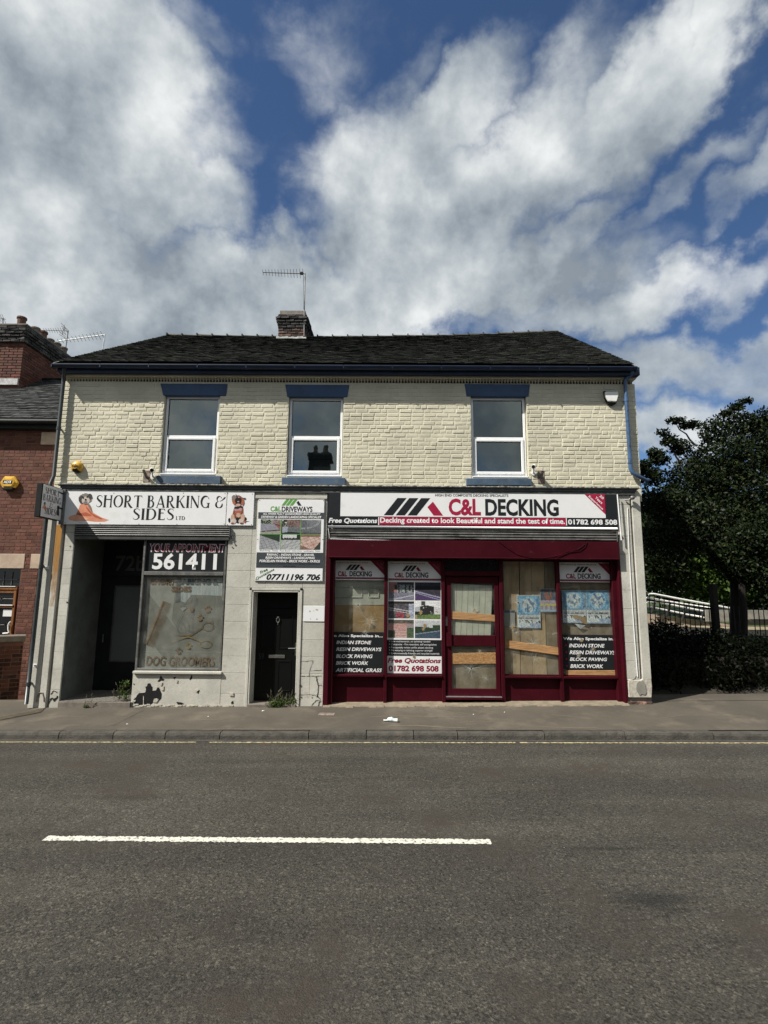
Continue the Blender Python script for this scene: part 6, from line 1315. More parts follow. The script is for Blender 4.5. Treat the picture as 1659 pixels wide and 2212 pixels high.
def pv2(u, v):
    n = NZ[1](u, v, 22)
    if v > .5: return mixc((.02, .015, .015), (.30, .17, .14), n) if u > .3 else mixc((.02, .04, .01), (.5, .5, .5), n > .7)
    return (.01, .01, .01) if v < .10 + .1 * math.sin(u * 3) - .05 or u < .06 else (mixc((.22, .25, .33), (.3, .34, .42), n) if u < .35 else mixc((.06, .075, .08), (.17, .19, .2), n))
def pv3(u, v):
    n = NZ[2](u, v, 24); d = math.hypot((u - .1) * .9, (v - .95) * 1.3)
    if abs(d - .75) < .012 or abs(d - .68) < .01: return (.35, .36, .38)
    return mixc((.02, .02, .02), (.1, .1, .1), n) if v < .08 else mixc((.05, .06, .07), (.20, .21, .23), n * .6 + .4 * v * (u > .3))
def slab(u, v, a, b, base, s=.16):
    x = (u + v * a) / s; z = (v - u * b) / (s * .8); c = mixc(base, tuple(q * 1.25 for q in base), NZ[3](int(x) * .11, int(z) * .13, 20)); return tuple(q * .45 for q in base) if (x % 1 < .09 or z % 1 < .11) else c
def pv4(u, v): return mixc((.005, .02, .008), (.02, .05, .02), NZ[4](u, v, 20)) if v > .95 - .45 * u and u > .1 or v > .93 else slab(u, v, .4, .35, (.24, .25, .27), .22)
def pv5(u, v): return (.01, .02, .01) if (v > .66 and (u < .12 or u > .82)) or .66 < v < .72 + .12 * NZ[5](u, v, 22) else ((.50, .51, .52) if v > .7 else slab(u, v, -.6, .4, (.31, .32, .33), .24))
def pv6(u, v): return (.03, .04, .03) if v < (u - .65) * 1.6 else (mixc((.12, .05, .04), (.3, .14, .11), NZ[6](u, v, 20)) if v > .85 or v < .3 - .5 * u else slab(u, v, .5, .5, mixc((.40, .20, .15), (.5, .36, .3), NZ[7](u, v, 6)), .26))
for f, b in ((pv1, (247, 615, 668, 925)), (pv2, (680, 620, 1085, 925)), (pv3, (1100, 628, 1520, 925)), (pv4, (225, 935, 650, 1250)), (pv5, (660, 938, 1082, 1250)), (pv6, (1092, 940, 1508, 1255))): photo(f, BP(*b), Yw - .0016, 44, 34, db)
m = MB(); q = BP(668, 612, 680, 1252); m.rect(q, Yw - .0026); q = BP(1084, 612, 1096, 1252); m.rect(q, Yw - .0026); q = BP(225, 925, 1512, 937); m.rect(q, Yw - .0028); m.build('green_divider', 'print_green', db)
text('Block Paving   Tarmac   Resin Bound   Indian Stone   Landscaping   Patios', BP(235, 1262, 1500, 1300), Yw - .0016, 'print_midgrey', db)
screws(db, [(561, 1080.5), (699, 1081), (556.5, 1165), (697, 1165), (552.5, 1252), (625, 1254), (693, 1254)], Yw)
o, _ = rect_board('blank_plate', (655.5, 1309, 701, 1342.5), -.112, .012, 'print_white', 'blank white plate with faint marks beside the black front door', 'plate')
m = MB()
for (a, b, s) in ((708, 1232, .018), (770, 1218, .022), (712, 1298, .012), (770, 1300, .016), (740, 1228, .01)): p = W(*c5((a, b))[0], -.113); m.poly([(x, -.1135, z) for x, z in blobpoly(p.x, p.z, s, s * .8, 9, .4, a)])
m.build('mark', 'plaster_chip', o)
# hanging sign
hs_ = thing('hanging_sign', 'white faced box sign hung square to the wall at the left corner', 'sign', (-5.72, -.4, 3.3))
nr_t, nr_b = W(92.2, 1043, -.74), W(86, 1116, -.74); xS = (nr_t.x + nr_b.x) / 2; zt_, zb_ = nr_t.z, nr_b.z; y0_, y1_ = -.74, -.17; thk = .10
m = MB(); m.box(xS - thk, xS, y0_, y1_, zb_, zt_); m.build('sign_box', 'black_plastic', hs_, bevel=.006)
m = MB(); e = .004; m.quad((xS + e, y0_ + .012, zb_ + .012), (xS + e, y1_ - .0, zb_ + .012), (xS + e, y1_ - .0, zt_ - .012), (xS + e, y0_ + .012, zt_ - .012)); m.build('sign_face', 'print_white', hs_)
m = MB(); bx_ = xS + .0; m.box(xS - .03, xS + .045, y1_ + .0, -.13, zb_ - .06, zt_ - .0); m.build('bracket', 'shutter_grey', hs_, bevel=.004)
m = MB()
for z in (zt_ - .09, zb_ + .22): m.tube([(xS - .02, y1_ - .2, z + .02), (xS + .02, y1_ + .03, z)], .012, 8)
m.build('bracket_arm', 'black_plastic', hs_)
def hdeco(s, u0, u1, v0, v1):
    m = MB(); deco(m, s, lambda u, v, k: (xS + .006 + .0004 * (k % 7), lerp(y0_ + .02, y1_, lerp(u0, u1, u)), lerp(zb_, zt_, lerp(v0, v1, v)))); m.build('lettering', 'print_black', hs_)
hdeco('SHORT', .10, .82, .72, .90); hdeco('BARKING', .03, .93, .50, .69); hdeco('&', .38, .55, .32, .47); hdeco('SIDES', .14, .72, .12, .31)
m = MB()
def hl(pts, k, mi): m.poly([(xS + .006 + .0006 * k, lerp(y0_ + .02, y1_, u), lerp(zb_, zt_, v)) for u, v in pts], mi)
hl([(.02, .27), (.30, .24), (.24, .29), (.20, .34), (.16, .38), (.10, .38), (.08, .33)], 0, 6); hl([(.09, .38), (.17, .38), (.17, .45), (.09, .45)], 1, 0); hl([(.76, .16), (.90, .14), (.90, .22), (.87, .34), (.77, .34), (.74, .24)], 0, 0); hl([(.76, .34), (.88, .34), (.88, .45), (.76, .45)], 1, 5)
m.build('dog_picture', dogm, hs_)
# ================================================================ PIPES, ALARMS, CAMERAS, AERIALS
def pipe_thing(name, label, pts, r, mat, clips, grp=None):
    t = thing(name, label, 'drainpipe', pts[-1], grp); m = MB(); m.tube(pts, r, 12); m.build('pipe', mat, t, smooth=True); m = MB()
    for p in clips: m = MB(); p = Vector(p); m.tube([p + Vector((0, 0, -.03)), p + Vector((0, 0, .03))], r + .007, 12); m.box(p.x - .012, p.x + .012, p.y, p.y + .12, p.z - .012, p.z + .012); m.build('pipe_clip', mat, t)
    return t
PX = -6.10
pipe_thing('downpipe', 'dark blue-grey downpipe running down the left corner of the cream building', [(-6.03, -.20, 6.20), (-6.03, -.20, 6.13), (-6.05, -.17, 6.05), (PX, -.085, 5.96), (PX, -.085, 5.88), (PX, -.09, 4.1), (PX - .0, -.16, 3.95), (PX, -.175, 3.85), (PX - .01, -.18, 1.2), (PX - .02, -.18, .12)], .034, 'pipe_grey', [(PX, -.085, 5.0), (PX, -.18, 2.45), (PX - .01, -.18, .45)])
a, b = W(1353.5, 822, -.09), W(1359, 1012, -.09); xp = (a.x + b.x) / 2
pipe_thing('downpipe', 'bright blue downpipe at the right end of the cream wall, kicked out at the foot', [(W(1368, 795, -.2).x - .02, -.2, W(1367, 797, -.2).z), (W(1366, 800, -.2).x, -.2, W(1362, 804, -.2).z), (W(1362, 812, -.14).x, -.14, W(1358, 812, -.14).z), (xp, -.085, W(1353, 820, -.085).z), (xp, -.085, W(1353, 826, -.085).z), (xp, -.085, W(1358, 1013, -.085).z), (xp + .03, -.085, W(1358, 1022, -.085).z), (xp + .28, -.07, W(1385, 1037, -.085).z), (xp + .34, -.02, W(1390, 1037, 0).z), (xp + .34, .1, W(1390, 1042, 0).z)], .034, 'blue_pipe', [(xp, -.085, W(1355, 864, -.085).z), (xp, -.085, W(1357, 998, -.085).z)])
# spacer bolts on the left strip
m = MB()
for (x, y) in ((101, 1226), (76, 1438)): p = W(x, y, -.12); m.box(p.x - .045, p.x + .03, -.104, -.10, p.z - .03, p.z + .03); m.tube([(p.x, -.13, p.z), (p.x, -.1, p.z)], .018, 8)
m.build('pipe_bracket_plate', 'white_plastic', lower)
# grey elbow of a cut pipe near the foot
m = MB(); c = W(88, 1503, -.12); m.tube([(c.x - .06, -.12, c.z - .10), (c.x - .065, -.12, c.z - .02), (c.x - .03, -.12, c.z + .05), (c.x + .03, -.12, c.z + .05), (c.x + .06, -.12, c.z - .03), (c.x + .065, -.12, c.z - .09)], .012, 8); o = m.build('iron_hoop', 'rust_metal'); tag(o, 'small rusty iron hoop at the foot of the left pilaster', 'hoop')
# round yellow alarm box
p = W(163, 1007.5, -.08); t = thing('alarm_box', 'round yellow alarm box on the cream wall above the groomer sign', 'alarm', (p.x, 0, p.z), 'alarm boxes on the walls')
m = MB(); R0 = .108
prof = [(0, -.105), (.45, -.100), (.78, -.082), (.95, -.055), (1.0, -.03), (1.0, -.003)]; K_ = 28
for (ra, ya), (rb, yb_) in zip(prof, prof[1:]):
    for k in range(K_):
        a0, a1 = 2 * math.pi * k / K_, 2 * math.pi * (k + 1) / K_; f = lambda rr_, yy, a: (p.x + R0 * rr_ * math.cos(a), yy, p.z + R0 * rr_ * math.sin(a)); low = math.sin((a0 + a1) / 2) < -.80 and rb > .7
        m.quad(f(rb, yb_, a0), f(rb, yb_, a1), f(ra, ya, a1), f(ra, ya, a0), 1 if low else 0)
m.build('cover', ['yellow_plastic', 'black_plastic'], t, smooth=True); text('Yale', (p.x - .075, p.x + .06, p.z - .02, p.z + .035), -.108, 'print_black', t, bold=.03)
# white alarm box at right
t = thing('alarm_box', 'white tapering alarm box near the top right corner of the cream wall', 'alarm', (W(1320, 858, 0).x, 0, W(1320, 858, 0).z), 'alarm boxes on the walls')
def p3(*p): return [(932.6 + .3307 * a, 658.3 + .3307 * b) for a, b in p]
def prismpx(fn, pts, y0, y1, mat, name, parent, bevel=.006): m = MB(); m.prism([(W(a, b, y0).x, W(a, b, y0).z) for a, b in fn(*pts)], y0, y1); return m.build(name, mat, parent, bevel=bevel)
prismpx(p3, [(1135, 565), (1218, 566), (1222, 590), (1210, 632), (1155, 630), (1134, 600)], -.085, -.04, 'white_plastic', 'cover', t, .012)
prismpx(p3, [(1124, 562), (1216, 566), (1218, 600), (1205, 645), (1180, 658), (1150, 648), (1130, 605)], -.045, 0, 'black_plastic', 'base', t)
# cameras
def cctv(px, py, dirx, label):
    p = W(px, py, -.12); t = thing('security_camera', label, 'camera', (p.x, 0, p.z - .08), 'white security cameras beside the upper windows')
    m = MB(); a = Vector((p.x + dirx * .02, -.06, p.z - .10)); m.tube([(a.x, 0, a.z), (a.x, -.03, a.z)], .045, 14); m.tube([(a.x, -.03, a.z), (a.x - dirx * .01, -.07, a.z + .03), (p.x, -.10, p.z - .02)], .016, 10); m.build('mount', 'white_plastic', t, smooth=False)
    d = Vector((-dirx * .35, -.75, -.25)).normalized(); c = Vector((p.x, -.13, p.z)); m = MB(); m.tube([c - d * .07, c - d * .06, c + d * .05, c + d * .06], [.02, .038, .04, .036], 14); m.build('housing', 'white_plastic', t, smooth=False)
    m = MB(); m.tube([c + d * .055, c + d * .066], .031, 14); m.build('lens', 'dark_glass', t)
def hx(a, b): return ((540 + a / 4.608) / 1.8228, (1780 + b / 4.608) / 1.8228)
cctv(*hx(270, 325), -1, 'white security camera left of the leftmost upper window')
cctv(*((2060 + 490 / 11.85) / 1.8228, (1820 + 200 / 11.85) / 1.8228), 1, 'white security camera right of the rightmost upper window')
def bracket(x0, y0, x1, y1, tip, label):
    r = R(x0, y0, x1, y1, -.01); t = thing('steel_bracket', label, 'bracket', ((r[0] + r[1]) / 2, 0, r[2]), 'bare sign light brackets on the cream wall')
    m = MB(); m.box(r[0], r[1], -.012, 0, r[2], r[3]); m.build('plate', 'rust_metal', t, bevel=.002)
    cx, cz = (r[0] + r[1]) / 2, (r[2] * .55 + r[3] * .45); q = W(*tip, -.19); m = MB(); m.tube([(cx, -.0, cz), (q.x, -.19, q.z)], .026, 12); m.build('tube', 'dull_metal', t, smooth=True); m = MB(); d = (Vector((q.x, -.19, q.z)) - Vector((cx, 0, cz))).normalized(); e_ = Vector((q.x, -.19, q.z)); m.tube([e_, e_ + d * .003], .021, 12); m.build('open_end', 'bare_patch', t)
    m = MB(); 
    for (u, v) in ((.15, .1), (.85, .1), (.15, .9), (.85, .9)): xx, zz_ = lerp(r[0], r[1], u), lerp(r[2], r[3], v); m.tube([(xx, -.02, zz_), (xx, -.01, zz_)], .008, 6)
    m.build('bolt', 'rust_metal', t)
bracket(*hx(108, 335), *hx(228, 548), hx(120, 335), 'rusty steel bracket with open tube left of the leftmost upper window')
bracket((2060 + 678 / 11.85) / 1.8228, (1820 + 385 / 11.85) / 1.8228, (2060 + 1000 / 11.85) / 1.8228, (1820 + 1000 / 11.85) / 1.8228, ((2060 + 915 / 11.85) / 1.8228, (1820 + 440 / 11.85) / 1.8228), 'rusty steel bracket with open tube right of the rightmost upper window')
# light fitting, rod and cable on the right pier
p = W(1365, 1075, -.2); t = thing('lamp_fitting', 'small dark lamp fitting at the top of the right pier', 'lamp', (p.x, -.1, p.z)); m = MB(); m.sphere((p.x + .01, -.19, p.z), .045, 12, sc=(1, 1.1, .85)); m.build('lamp_head', 'dull_metal', t, smooth=True); m = MB(); m.tube([(p.x - .09, -.12, p.z - .03), (p.x - .04, -.17, p.z - .03), (p.x, -.19, p.z - .01)], .014, 8); m.build('lamp_arm', 'dull_metal', t)
a, b = W(1333.5, 1068, -.17), W(1341, 1167, -.17); m = MB(); m.tube([(a.x, -.17, a.z), (b.x + .01, -.17, b.z)], .011, 8); tag(m.build('white_rod', 'print_white'), 'thin white rod hanging at the right end of the decking sign', 'rod')
m = MB(); pts = [W(1355.5, 1097, -.11), W(1359, 1190, -.11), W(1364, 1280, -.11), W(1371, 1380, -.11), W(1377.5, 1462, -.11)]; xs_ = [p.x for p in pts]; m.tube([(p.x, -.11, p.z) for p in pts], .007, 6); tag(m.build('white_cable', 'print_white'), 'white cable running straight down the right pier', 'cable')
m = MB(); q = [W(*s7(c)[0], -.104) for c in ((1335, 1790), (1325, 1815), (1300, 1830), (1262, 1832))]; m.tube([(p.x, -.104, p.z) for p in q], .005, 6); tag(m.build('black_cable', 'stone_dark'), 'short thin cable curving across the foot of the right pier', 'cable')
# drooping black cables across the red header
m = MB()
for pts in ([(140, 625), (230, 690), (300, 735), (420, 768), (520, 770)], [(890, 628), (880, 660), (840, 690), (740, 710), (660, 745)], [(910, 628), (895, 670), (850, 705), (750, 720), (650, 765)], [(520, 770), (700, 740), (830, 690), (905, 640)]):
    P = [W(*s7(c)[0], -.209) for c in pts]; m.tube([(p.x, -.21, p.z) for p in P], .005, 6)
tag(m.build('slack_cables', 'red_paint'), 'thin slack cables painted dark red drooping across the shop header', 'cable')
# TV aerials
def yagi(label, mast, boom, Y, nel, el, mat='dull_metal', mr=.014, cross=None, vertical=False, ey=.0):
    t = thing('tv_aerial', label, 'aerial', W(*mast[0], Y), 'television aerials on the roofs'); A, Bm = W(*mast[0], Y), W(*mast[1], Y)
    m = MB(); m.tube([A, Bm], mr, 8); m.build('mast', mat, t); P, Q = W(*boom[0], Y), W(*boom[1], Y); m = MB(); m.tube([P, Q], mr * .75, 6); m.build('boom', mat, t)
    m = MB(); d = (Q - P).normalized(); n = Vector((0, 1, 0)).cross(d).normalized()
    for k in range(nel):
        c = P.lerp(Q, k / (nel - .2)); e = el * (.55 + .45 * k / nel); v = (n * .55 + Vector((0, .83, 0))) if not vertical else n
        m.tube([c - v * e, c + v * e], mr * .38, 5)
    m.build('elements', mat, t); return t, P, Q
t, P, Q = yagi('long thin television aerial on the brick chimney of the cream building', ((657.3, 672), (659.2, 590)), ((568, 588.5), (660, 591.5)), yc0 - .02, 14, .14, vertical=False)
m = MB(); a = W(657.3, 672, yc0 - .1); m.tube([W(657.3, 672, yc0 - .03), W(657, 726, yc0 - .04)], .014, 8); m.build('mast', 'dull_metal', t); m = MB(); q = W(652, 590.5, yc0 - .02); m.box(q.x - .04, q.x + .04, q.y - .03, q.y + .03, q.z - .03, q.z + .03); m.build('balun', 'black_plastic', t)
m = MB(); m.tube([W(655, 592, yc0 - .06), W(656, 610, yc0 - .06), W(656.5, 640, yc0 - .05), W(656, 668, yc0 - .04)], .006, 5); m.build('cable', 'black_plastic', t)
def nn(a, b): return (.14881 * a, 658.3 + .14881 * b)
YA = 6.0
t, P, Q = yagi('television aerial with a fan of short rods, left of the cream building roof', (nn(925, 830), nn(992, 372)), (nn(640, 368), nn(995, 380)), YA, 10, .12)
m = MB()
for (a, b) in (((885, 265), (985, 370)), ((890, 310), (970, 350)), ((905, 345), (990, 400)), ((860, 430), (960, 490)), ((870, 395), (950, 465)), ((885, 375), (960, 440)), ((940, 290), (900, 440)), ((925, 300), (945, 380))): m.tube([W(*nn(*a), YA), W(*nn(*b), YA)], .008, 5)
m.build('reflector', 'dull_metal', t); m = MB(); c = W(*nn(920, 650), YA); m.tube([(c.x + .07 * math.cos(a), YA, c.z + .07 * math.sin(a)) for a in [2 * math.pi * k / 12 for k in range(13)]], .006, 5); m.build('cable_loop', 'black_plastic', t)
t, P, Q = yagi('silver boom television aerial behind the left slope of the cream building roof', (nn(1482, 700), nn(1525, 430)), (nn(850, 528), nn(1530, 435)), YA + .2, 13, .15, 'alu', .02)
t, P, Q = yagi('small television aerial cut by the left edge of the photo, on the red brick chimney', (nn(40, 330), nn(45, 195)), (nn(-200, 140), nn(80, 210)), 5.0, 9, .16)
# ================================================================ RED BRICK HOUSE AT LEFT
NY = 1.75
H = thing('brick_house', 'red brick house set back at the left edge, with dark slate roof and tall chimney', 'house', (-9, NY + 3, 0))
xR_, xL_ = -6.16, -12.5
def nz_(py, Y=NY): return W(50, py, Y).z
ze = nz_(912); zl0, zl1 = nz_(1228), nz_(1196.5)
lxa = W(53.6, 1212, NY).x; lxb = W(66.5, 1212, NY).x; wx1 = W(40, 1250, NY).x; wx1 = W(38, 1300, NY).x; ox0 = W(73, 1300, NY).x + .02
m = MB(); m.box(xL_, wx1 - 1.5, NY, NY + .25, -.4, ze); m.box(wx1 - 1.5, wx1, NY, NY + .25, zl0, ze); m.box(wx1, ox0, NY, NY + .25, -.4, ze); m.box(ox0, xR_, NY, NY + .25, zl0, ze)
m.box(xL_, xR_, NY + 1.5, NY + 1.6, -.4, ze); hw_ = m.build('wall', 'red_mortar', H)
RV = []
for i in range(12):
    q = random.Random(i); tt = q.choice([.75, .9, 1, 1.1, 1.25, .6]); RV.append(brick_mesh('brick', 'red_brick', 90 + i, ch=.006, jit=.003, tint=(tt, tt * q.uniform(.9, 1.1), tt * q.uniform(.85, 1.1), 1)))
DVk = [brick_mesh('brick', 'red_brick', 130 + i, ch=.006, jit=.003, tint=(.5 + .06 * i, .5 + .05 * i, .55 + .05 * i, 1)) for i in range(4)]
items = []; zz = -.1; row = 0; rr = random.Random(12); zband = nz_(962)
while zz < ze - .05:
    x = xL_ + rr.uniform(-.1, 0); hd = row % 4 == 3; x += (.115 if row % 2 else 0)
    while x < xR_:
        l = .117 if hd else .23; x1 = min(x + l, xR_); segs = [(x, x1)]
        def cut(a0, a1, segs):
            out = []
            for a, b in segs:
                if b <= a0 or a >= a1: out.append((a, b)); continue
                if a < a0: out.append((a, a0))
                if b > a1: out.append((a1, b))
            return out
        if zz < zl0: segs = cut(wx1 - 1.5, wx1, segs); segs = cut(ox0, xR_ + 1, segs)
        elif zz < zl1 - .02: segs = cut(wx1 - 1.8, lxa, segs); segs = cut(lxb, xR_ + 1, segs)
        for a, b in segs:
            if b - a > .03: items.append((a + .005, NY, zz + .005, b - a - .01, .066))
        x = x1
    zz += .076; row += 1
lay(items, RV, hw_, 'brick', 'red_brick', 300, near=Vector((-5.5, -9.58, 2.6)))
m = MB(); m.box(wx1 - 1.8, lxa, NY - .015, NY + .1, zl0, zl1); m.build('lintel', 'lintel_stone', H, bevel=.006); m = MB(); m.box(lxb, xR_, NY - .015, NY + .1, zl0, zl1); m.build('lintel', 'lintel_stone', H, bevel=.006)
m = MB(); r = R(93, 933, 101, 960, NY - .03); m.box(r[0] - .05, xR_ + .0, NY - .03, NY, r[2], r[3]); m.build('corbel', 'lintel_stone', H, bevel=.01)
# dogtooth course under the eaves
m = MB(); x = xL_
while x < xR_: m.box(x, x + .055, NY - .035, NY, nz_(927), nz_(919)); x += .11
m.box(xL_, xR_, NY - .05, NY, nz_(919), ze); stuff(m.build('eaves_course', 'black_brick', H))
# window bars and door frame
yw = NY + .12
def nr(a0, b0, a1, b1, y=None):          # image coordinates in the strip at the left edge
    f = lambda a, b: (a / 3.954 / 1.8228, (2240 + b / 3.954) / 1.8228); (p, q), (s, u) = f(a0, b0), f(a1, b1); return R(p, q, s, u, y or yw)
m = MB(); r = nr(-900, 272, 262, 320); m.box(wx1 - 1.5, r[1] + .03, yw - .03, yw + .05, r[2], r[3]); r2 = nr(-900, 320, 230, 370); m.box(wx1 - 1.5, r2[1] + .02, yw - .01, yw + .05, r2[2], r2[3]); r3 = nr(215, 370, 240, 560); m.box(r3[0], r3[1] + .02, yw - .02, yw + .05, nz_(1380), r2[3]); r4 = nr(-200, 575, 205, 605); m.box(wx1 - 1.5, r4[1] + .03, yw - .02, yw + .05, r4[2], r4[3])
ndo = m.build('door', 'door_wood', H, bevel=.004)
m = MB(); r = nr(-900, 264, 262, 274); m.box(wx1 - 1.5, r[1], yw - .045, yw - .02, r[2], r[3]); r = nr(-900, 552, 213, 566); m.box(wx1 - 1.5, r[1], yw - .04, yw - .015, r[2], r[3]); m.build('white_bar', 'upvc', ndo)
m = MB(); r = nr(-900, 0, 275, 265); m.box(wx1 - 1.5, r[1] + .05, yw + .02, yw + .03, -.1, zl0); m.build('pane', 'dark_glass', ndo)
m = MB()
for a in (-330, -210, -90, 50, 178): r = nr(a, 40, a + 7, 262); m.box(r[0], r[1], yw - .0, yw + .02, r[2], r[3])
r = nr(-900, 155, 272, 165); m.box(wx1 - 1.5, r[1], yw - .004, yw + .02, r[2], r[3]); m.build('glazing_bar', 'dull_metal', ndo)
m = MB(); P = lambda a, b: W(a / 3.954 / 1.8228, (2240 + b / 3.954) / 1.8228, yw)
for pts in ([(-300, 468), (0, 468), (18, 430), (40, 465), (215, 468)], [(0, 468), (18, 495), (40, 465)], [(0, 872), (60, 872), (88, 825), (115, 875), (80, 915), (60, 872)], [(115, 875), (160, 875)], [(75, 915), (72, 1060)]): m.tube([(P(a, b).x, yw + .012, P(a, b).z) for a, b in pts], .005, 4)
m.build('leading', 'dull_metal', ndo)
m = MB(); r = nr(42, 632, 190, 740); m.rect(r, yw + .01); m.build('white_paper', 'print_white', ndo)
m = MB(); pp_ = [P(a, b) for a, b in ((75, 1003), (150, 998), (172, 988), (158, 940), (160, 880), (175, 840), (198, 818))]; m.tube([(p.x, yw - .06, p.z) for p in pp_], .016, 8); m.build('handle', 'white_plastic', ndo)
# roof, gutter
ye = NY - .22; yrg = NY + 2.9; zE, zR = W(60, 905, ye).z, W(110, 822, yrg).z
m = MB(); m.quad((xL_, ye, zE - .04), (xR_ + .0, ye, zE - .04), (xR_, yrg, zR - .04), (xL_, yrg, zR - .04)); m.quad((xR_, yrg, zR - .04), (xR_, yrg + 3, zE), (xL_, yrg + 3, zE), (xL_, yrg, zR - .04)); hr = m.build('roof', 'slate', H)
SV = [tile_mesh('roof_tile', 'slate', 200 + i, ln=.25, th=.010) for i in range(14)]
lay_tiles(lambda u, v: Vector((lerp(xL_, xR_, u), lerp(ye, yrg, v), lerp(zE, zR, v))), 26, 28, .12, SV, hr, 'slate', 300, .006)
m = MB(); m.box(xL_, xR_, yrg - .08, yrg + .08, zR - .02, zR + .05); m.build('ridge_cap', 'tile', hr, bevel=.02)
m = MB(); zg_ = W(60, 907, ye - .05).z; m.tube([(xL_, ye - .02, zg_ - .02), (xR_ - .02, ye - .02, zg_ - .02)], .055, 10); m.box(xL_, xR_, ye + .05, NY + .02, zg_ - .16, zg_ + .0); m.build('gutter', 'black_plastic', H)
# tall chimney
ych = 3.75; rc = R(0, 741, 47.5, 826, ych); xc1 = rc[1]; zc0, zc1 = W(25, 826, ych).z, W(25, 703, ych).z; ylen = 2.0
m = MB(); m.box(xc1 - 2.0 + .01, xc1 - .01, ych + .01, ych + ylen, zc0 - 1.2, zc1 - .03); hch = m.build('chimney', 'red_mortar', H)
zcb = W(25, 741, ych).z
stack(xc1 - .95, xc1, ych, ych + ylen, zc0, zcb, hch, RV, .077, 'fr')
stack(xc1 - .95, xc1, ych, ych + ylen, zcb, zc1, hch, BB, .077, 'fr', corbel=lambda k: {0: .06, 1: .08, 2: .08, 3: .06, 4: .04, 5: .05, 6: .02}.get(k, 0))
m = MB(); m.box(xc1 - 2.0, xc1 + .06, ych - .06, ych + ylen + .05, zc1 - .02, zc1 + .03); m.build('chimney_cap', 'coping', hch, bevel=.01)
m = MB(); m.box(xc1 - 2.0, xc1 - .03, ych - .05, ych + .01, zc0 - .08, zc0 + .09); m.build('flashing', 'lead', hch)
for i in range(6):
    c = Vector((xc1 - .16, ych + .28 + i * .32, zc1 + .03)) if i else Vector((W(45, 700, ych + .1).x, ych + .12, zc1 + .03)); s = (1, .8, 1, .7, .85, .9)[i]; m = MB(); h = .26 * s
    m.tube([c, c + Vector((0, 0, h * .8)), c + Vector((0, 0, h * .82)), c + Vector((0, 0, h))], [.10, .105, .125, .12], 14); m.build('chimney_pot', 'pot' if i in (0, 2) else 'coping', hch)
# low garden wall
GW = thing('garden_wall', 'low dark red brick garden wall with stone coping in front of the red brick house', 'wall', (-7, .3, 0))
A_, B_ = Vector((-8.6, -.10, 0)), Vector((W(50, 1400, .95).x, .95, 0)); dv = (B_ - A_); Lw = dv.length; dv.normalize(); nv = Vector((dv.y, -dv.x, 0))
Mw = Matrix(((dv.x, -nv.x, 0, A_.x), (dv.y, -nv.y, 0, A_.y), (0, 0, 1, 0), (0, 0, 0, 1)))
def gwm(m): m.v = [tuple(Mw @ Vector(v)) for v in m.v]; return m
zwt = W(50, 1372, .95).z
m = MB(); m.box(0, Lw, .0, .22, -.3, zwt - .12); gwo = gwm(m).build('wall_core', 'red_mortar', GW)
m = MB(); m.box(-.1, Lw + .03, -.04, .26, zwt - .12, zwt); gwm(m).build('coping', 'coping', GW, bevel=.012)
GV = []
for i in range(10):
    q = random.Random(i); tt = q.choice([.3, .35, 1, 1.1, 1.25, .9]); GV.append(brick_mesh('brick', 'wall_brick', 160 + i, ch=.006, jit=.003, tint=(tt, tt * q.uniform(.8, 1.1), tt, 1)))
zz = -.1; row = 0
while zz < zwt - .19:
    x = -.0 + (.115 if row % 2 else 0)
    while x < Lw - .03:
        l = min(.115 if row % 3 == 1 else .23, Lw - x); o = link('brick', random.Random(row * 99 + int(x * 100)).choice(GV)[0], gwo); o.matrix_basis = Mw @ Matrix(((l - .01, 0, 0, x + .005), (0, 1, 0, 0), (0, 0, .067, zz + .005), (0, 0, 0, 1))); x += l
    zz += .077; row += 1
# yellow hexagonal alarm box on the red house
c = W(17, 1042.5, NY - .1); t = thing('alarm_box', 'yellow six sided alarm box on the red brick wall at the left edge', 'alarm', (c.x, NY, c.z), 'alarm boxes on the walls')
hexa = [(c.x + .20 * u, c.z + .145 * v) for u, v in ((-1, 0), (-.6, 1), (.55, 1), (1, .05), (.6, -.85), (-.6, -.85))]; m = MB(); m.prism([(c.x + (x - c.x) * .78, c.z + (z - c.z) * .78) for x, z in hexa], NY - .11, NY - .07); m.prism(hexa, NY - .08, NY); m.build('cover', 'yellow_plastic', t, bevel=.02)
m = MB(); m.prism([(c.x - .13, c.z - .10), (c.x + .13, c.z - .10), (c.x + .10, c.z - .155), (c.x - .10, c.z - .155)], NY - .10, NY); m.build('base', 'black_plastic', t, bevel=.01)
m = MB(); m.box(c.x - .10, c.x + .10, NY - .113, NY - .108, c.z - .028, c.z + .05); m.build('badge', 'print_black', t); text('ADT', (c.x - .085, c.x + .085, c.z - .018, c.z + .04), NY - .116, 'print_white', t, bold=.03)
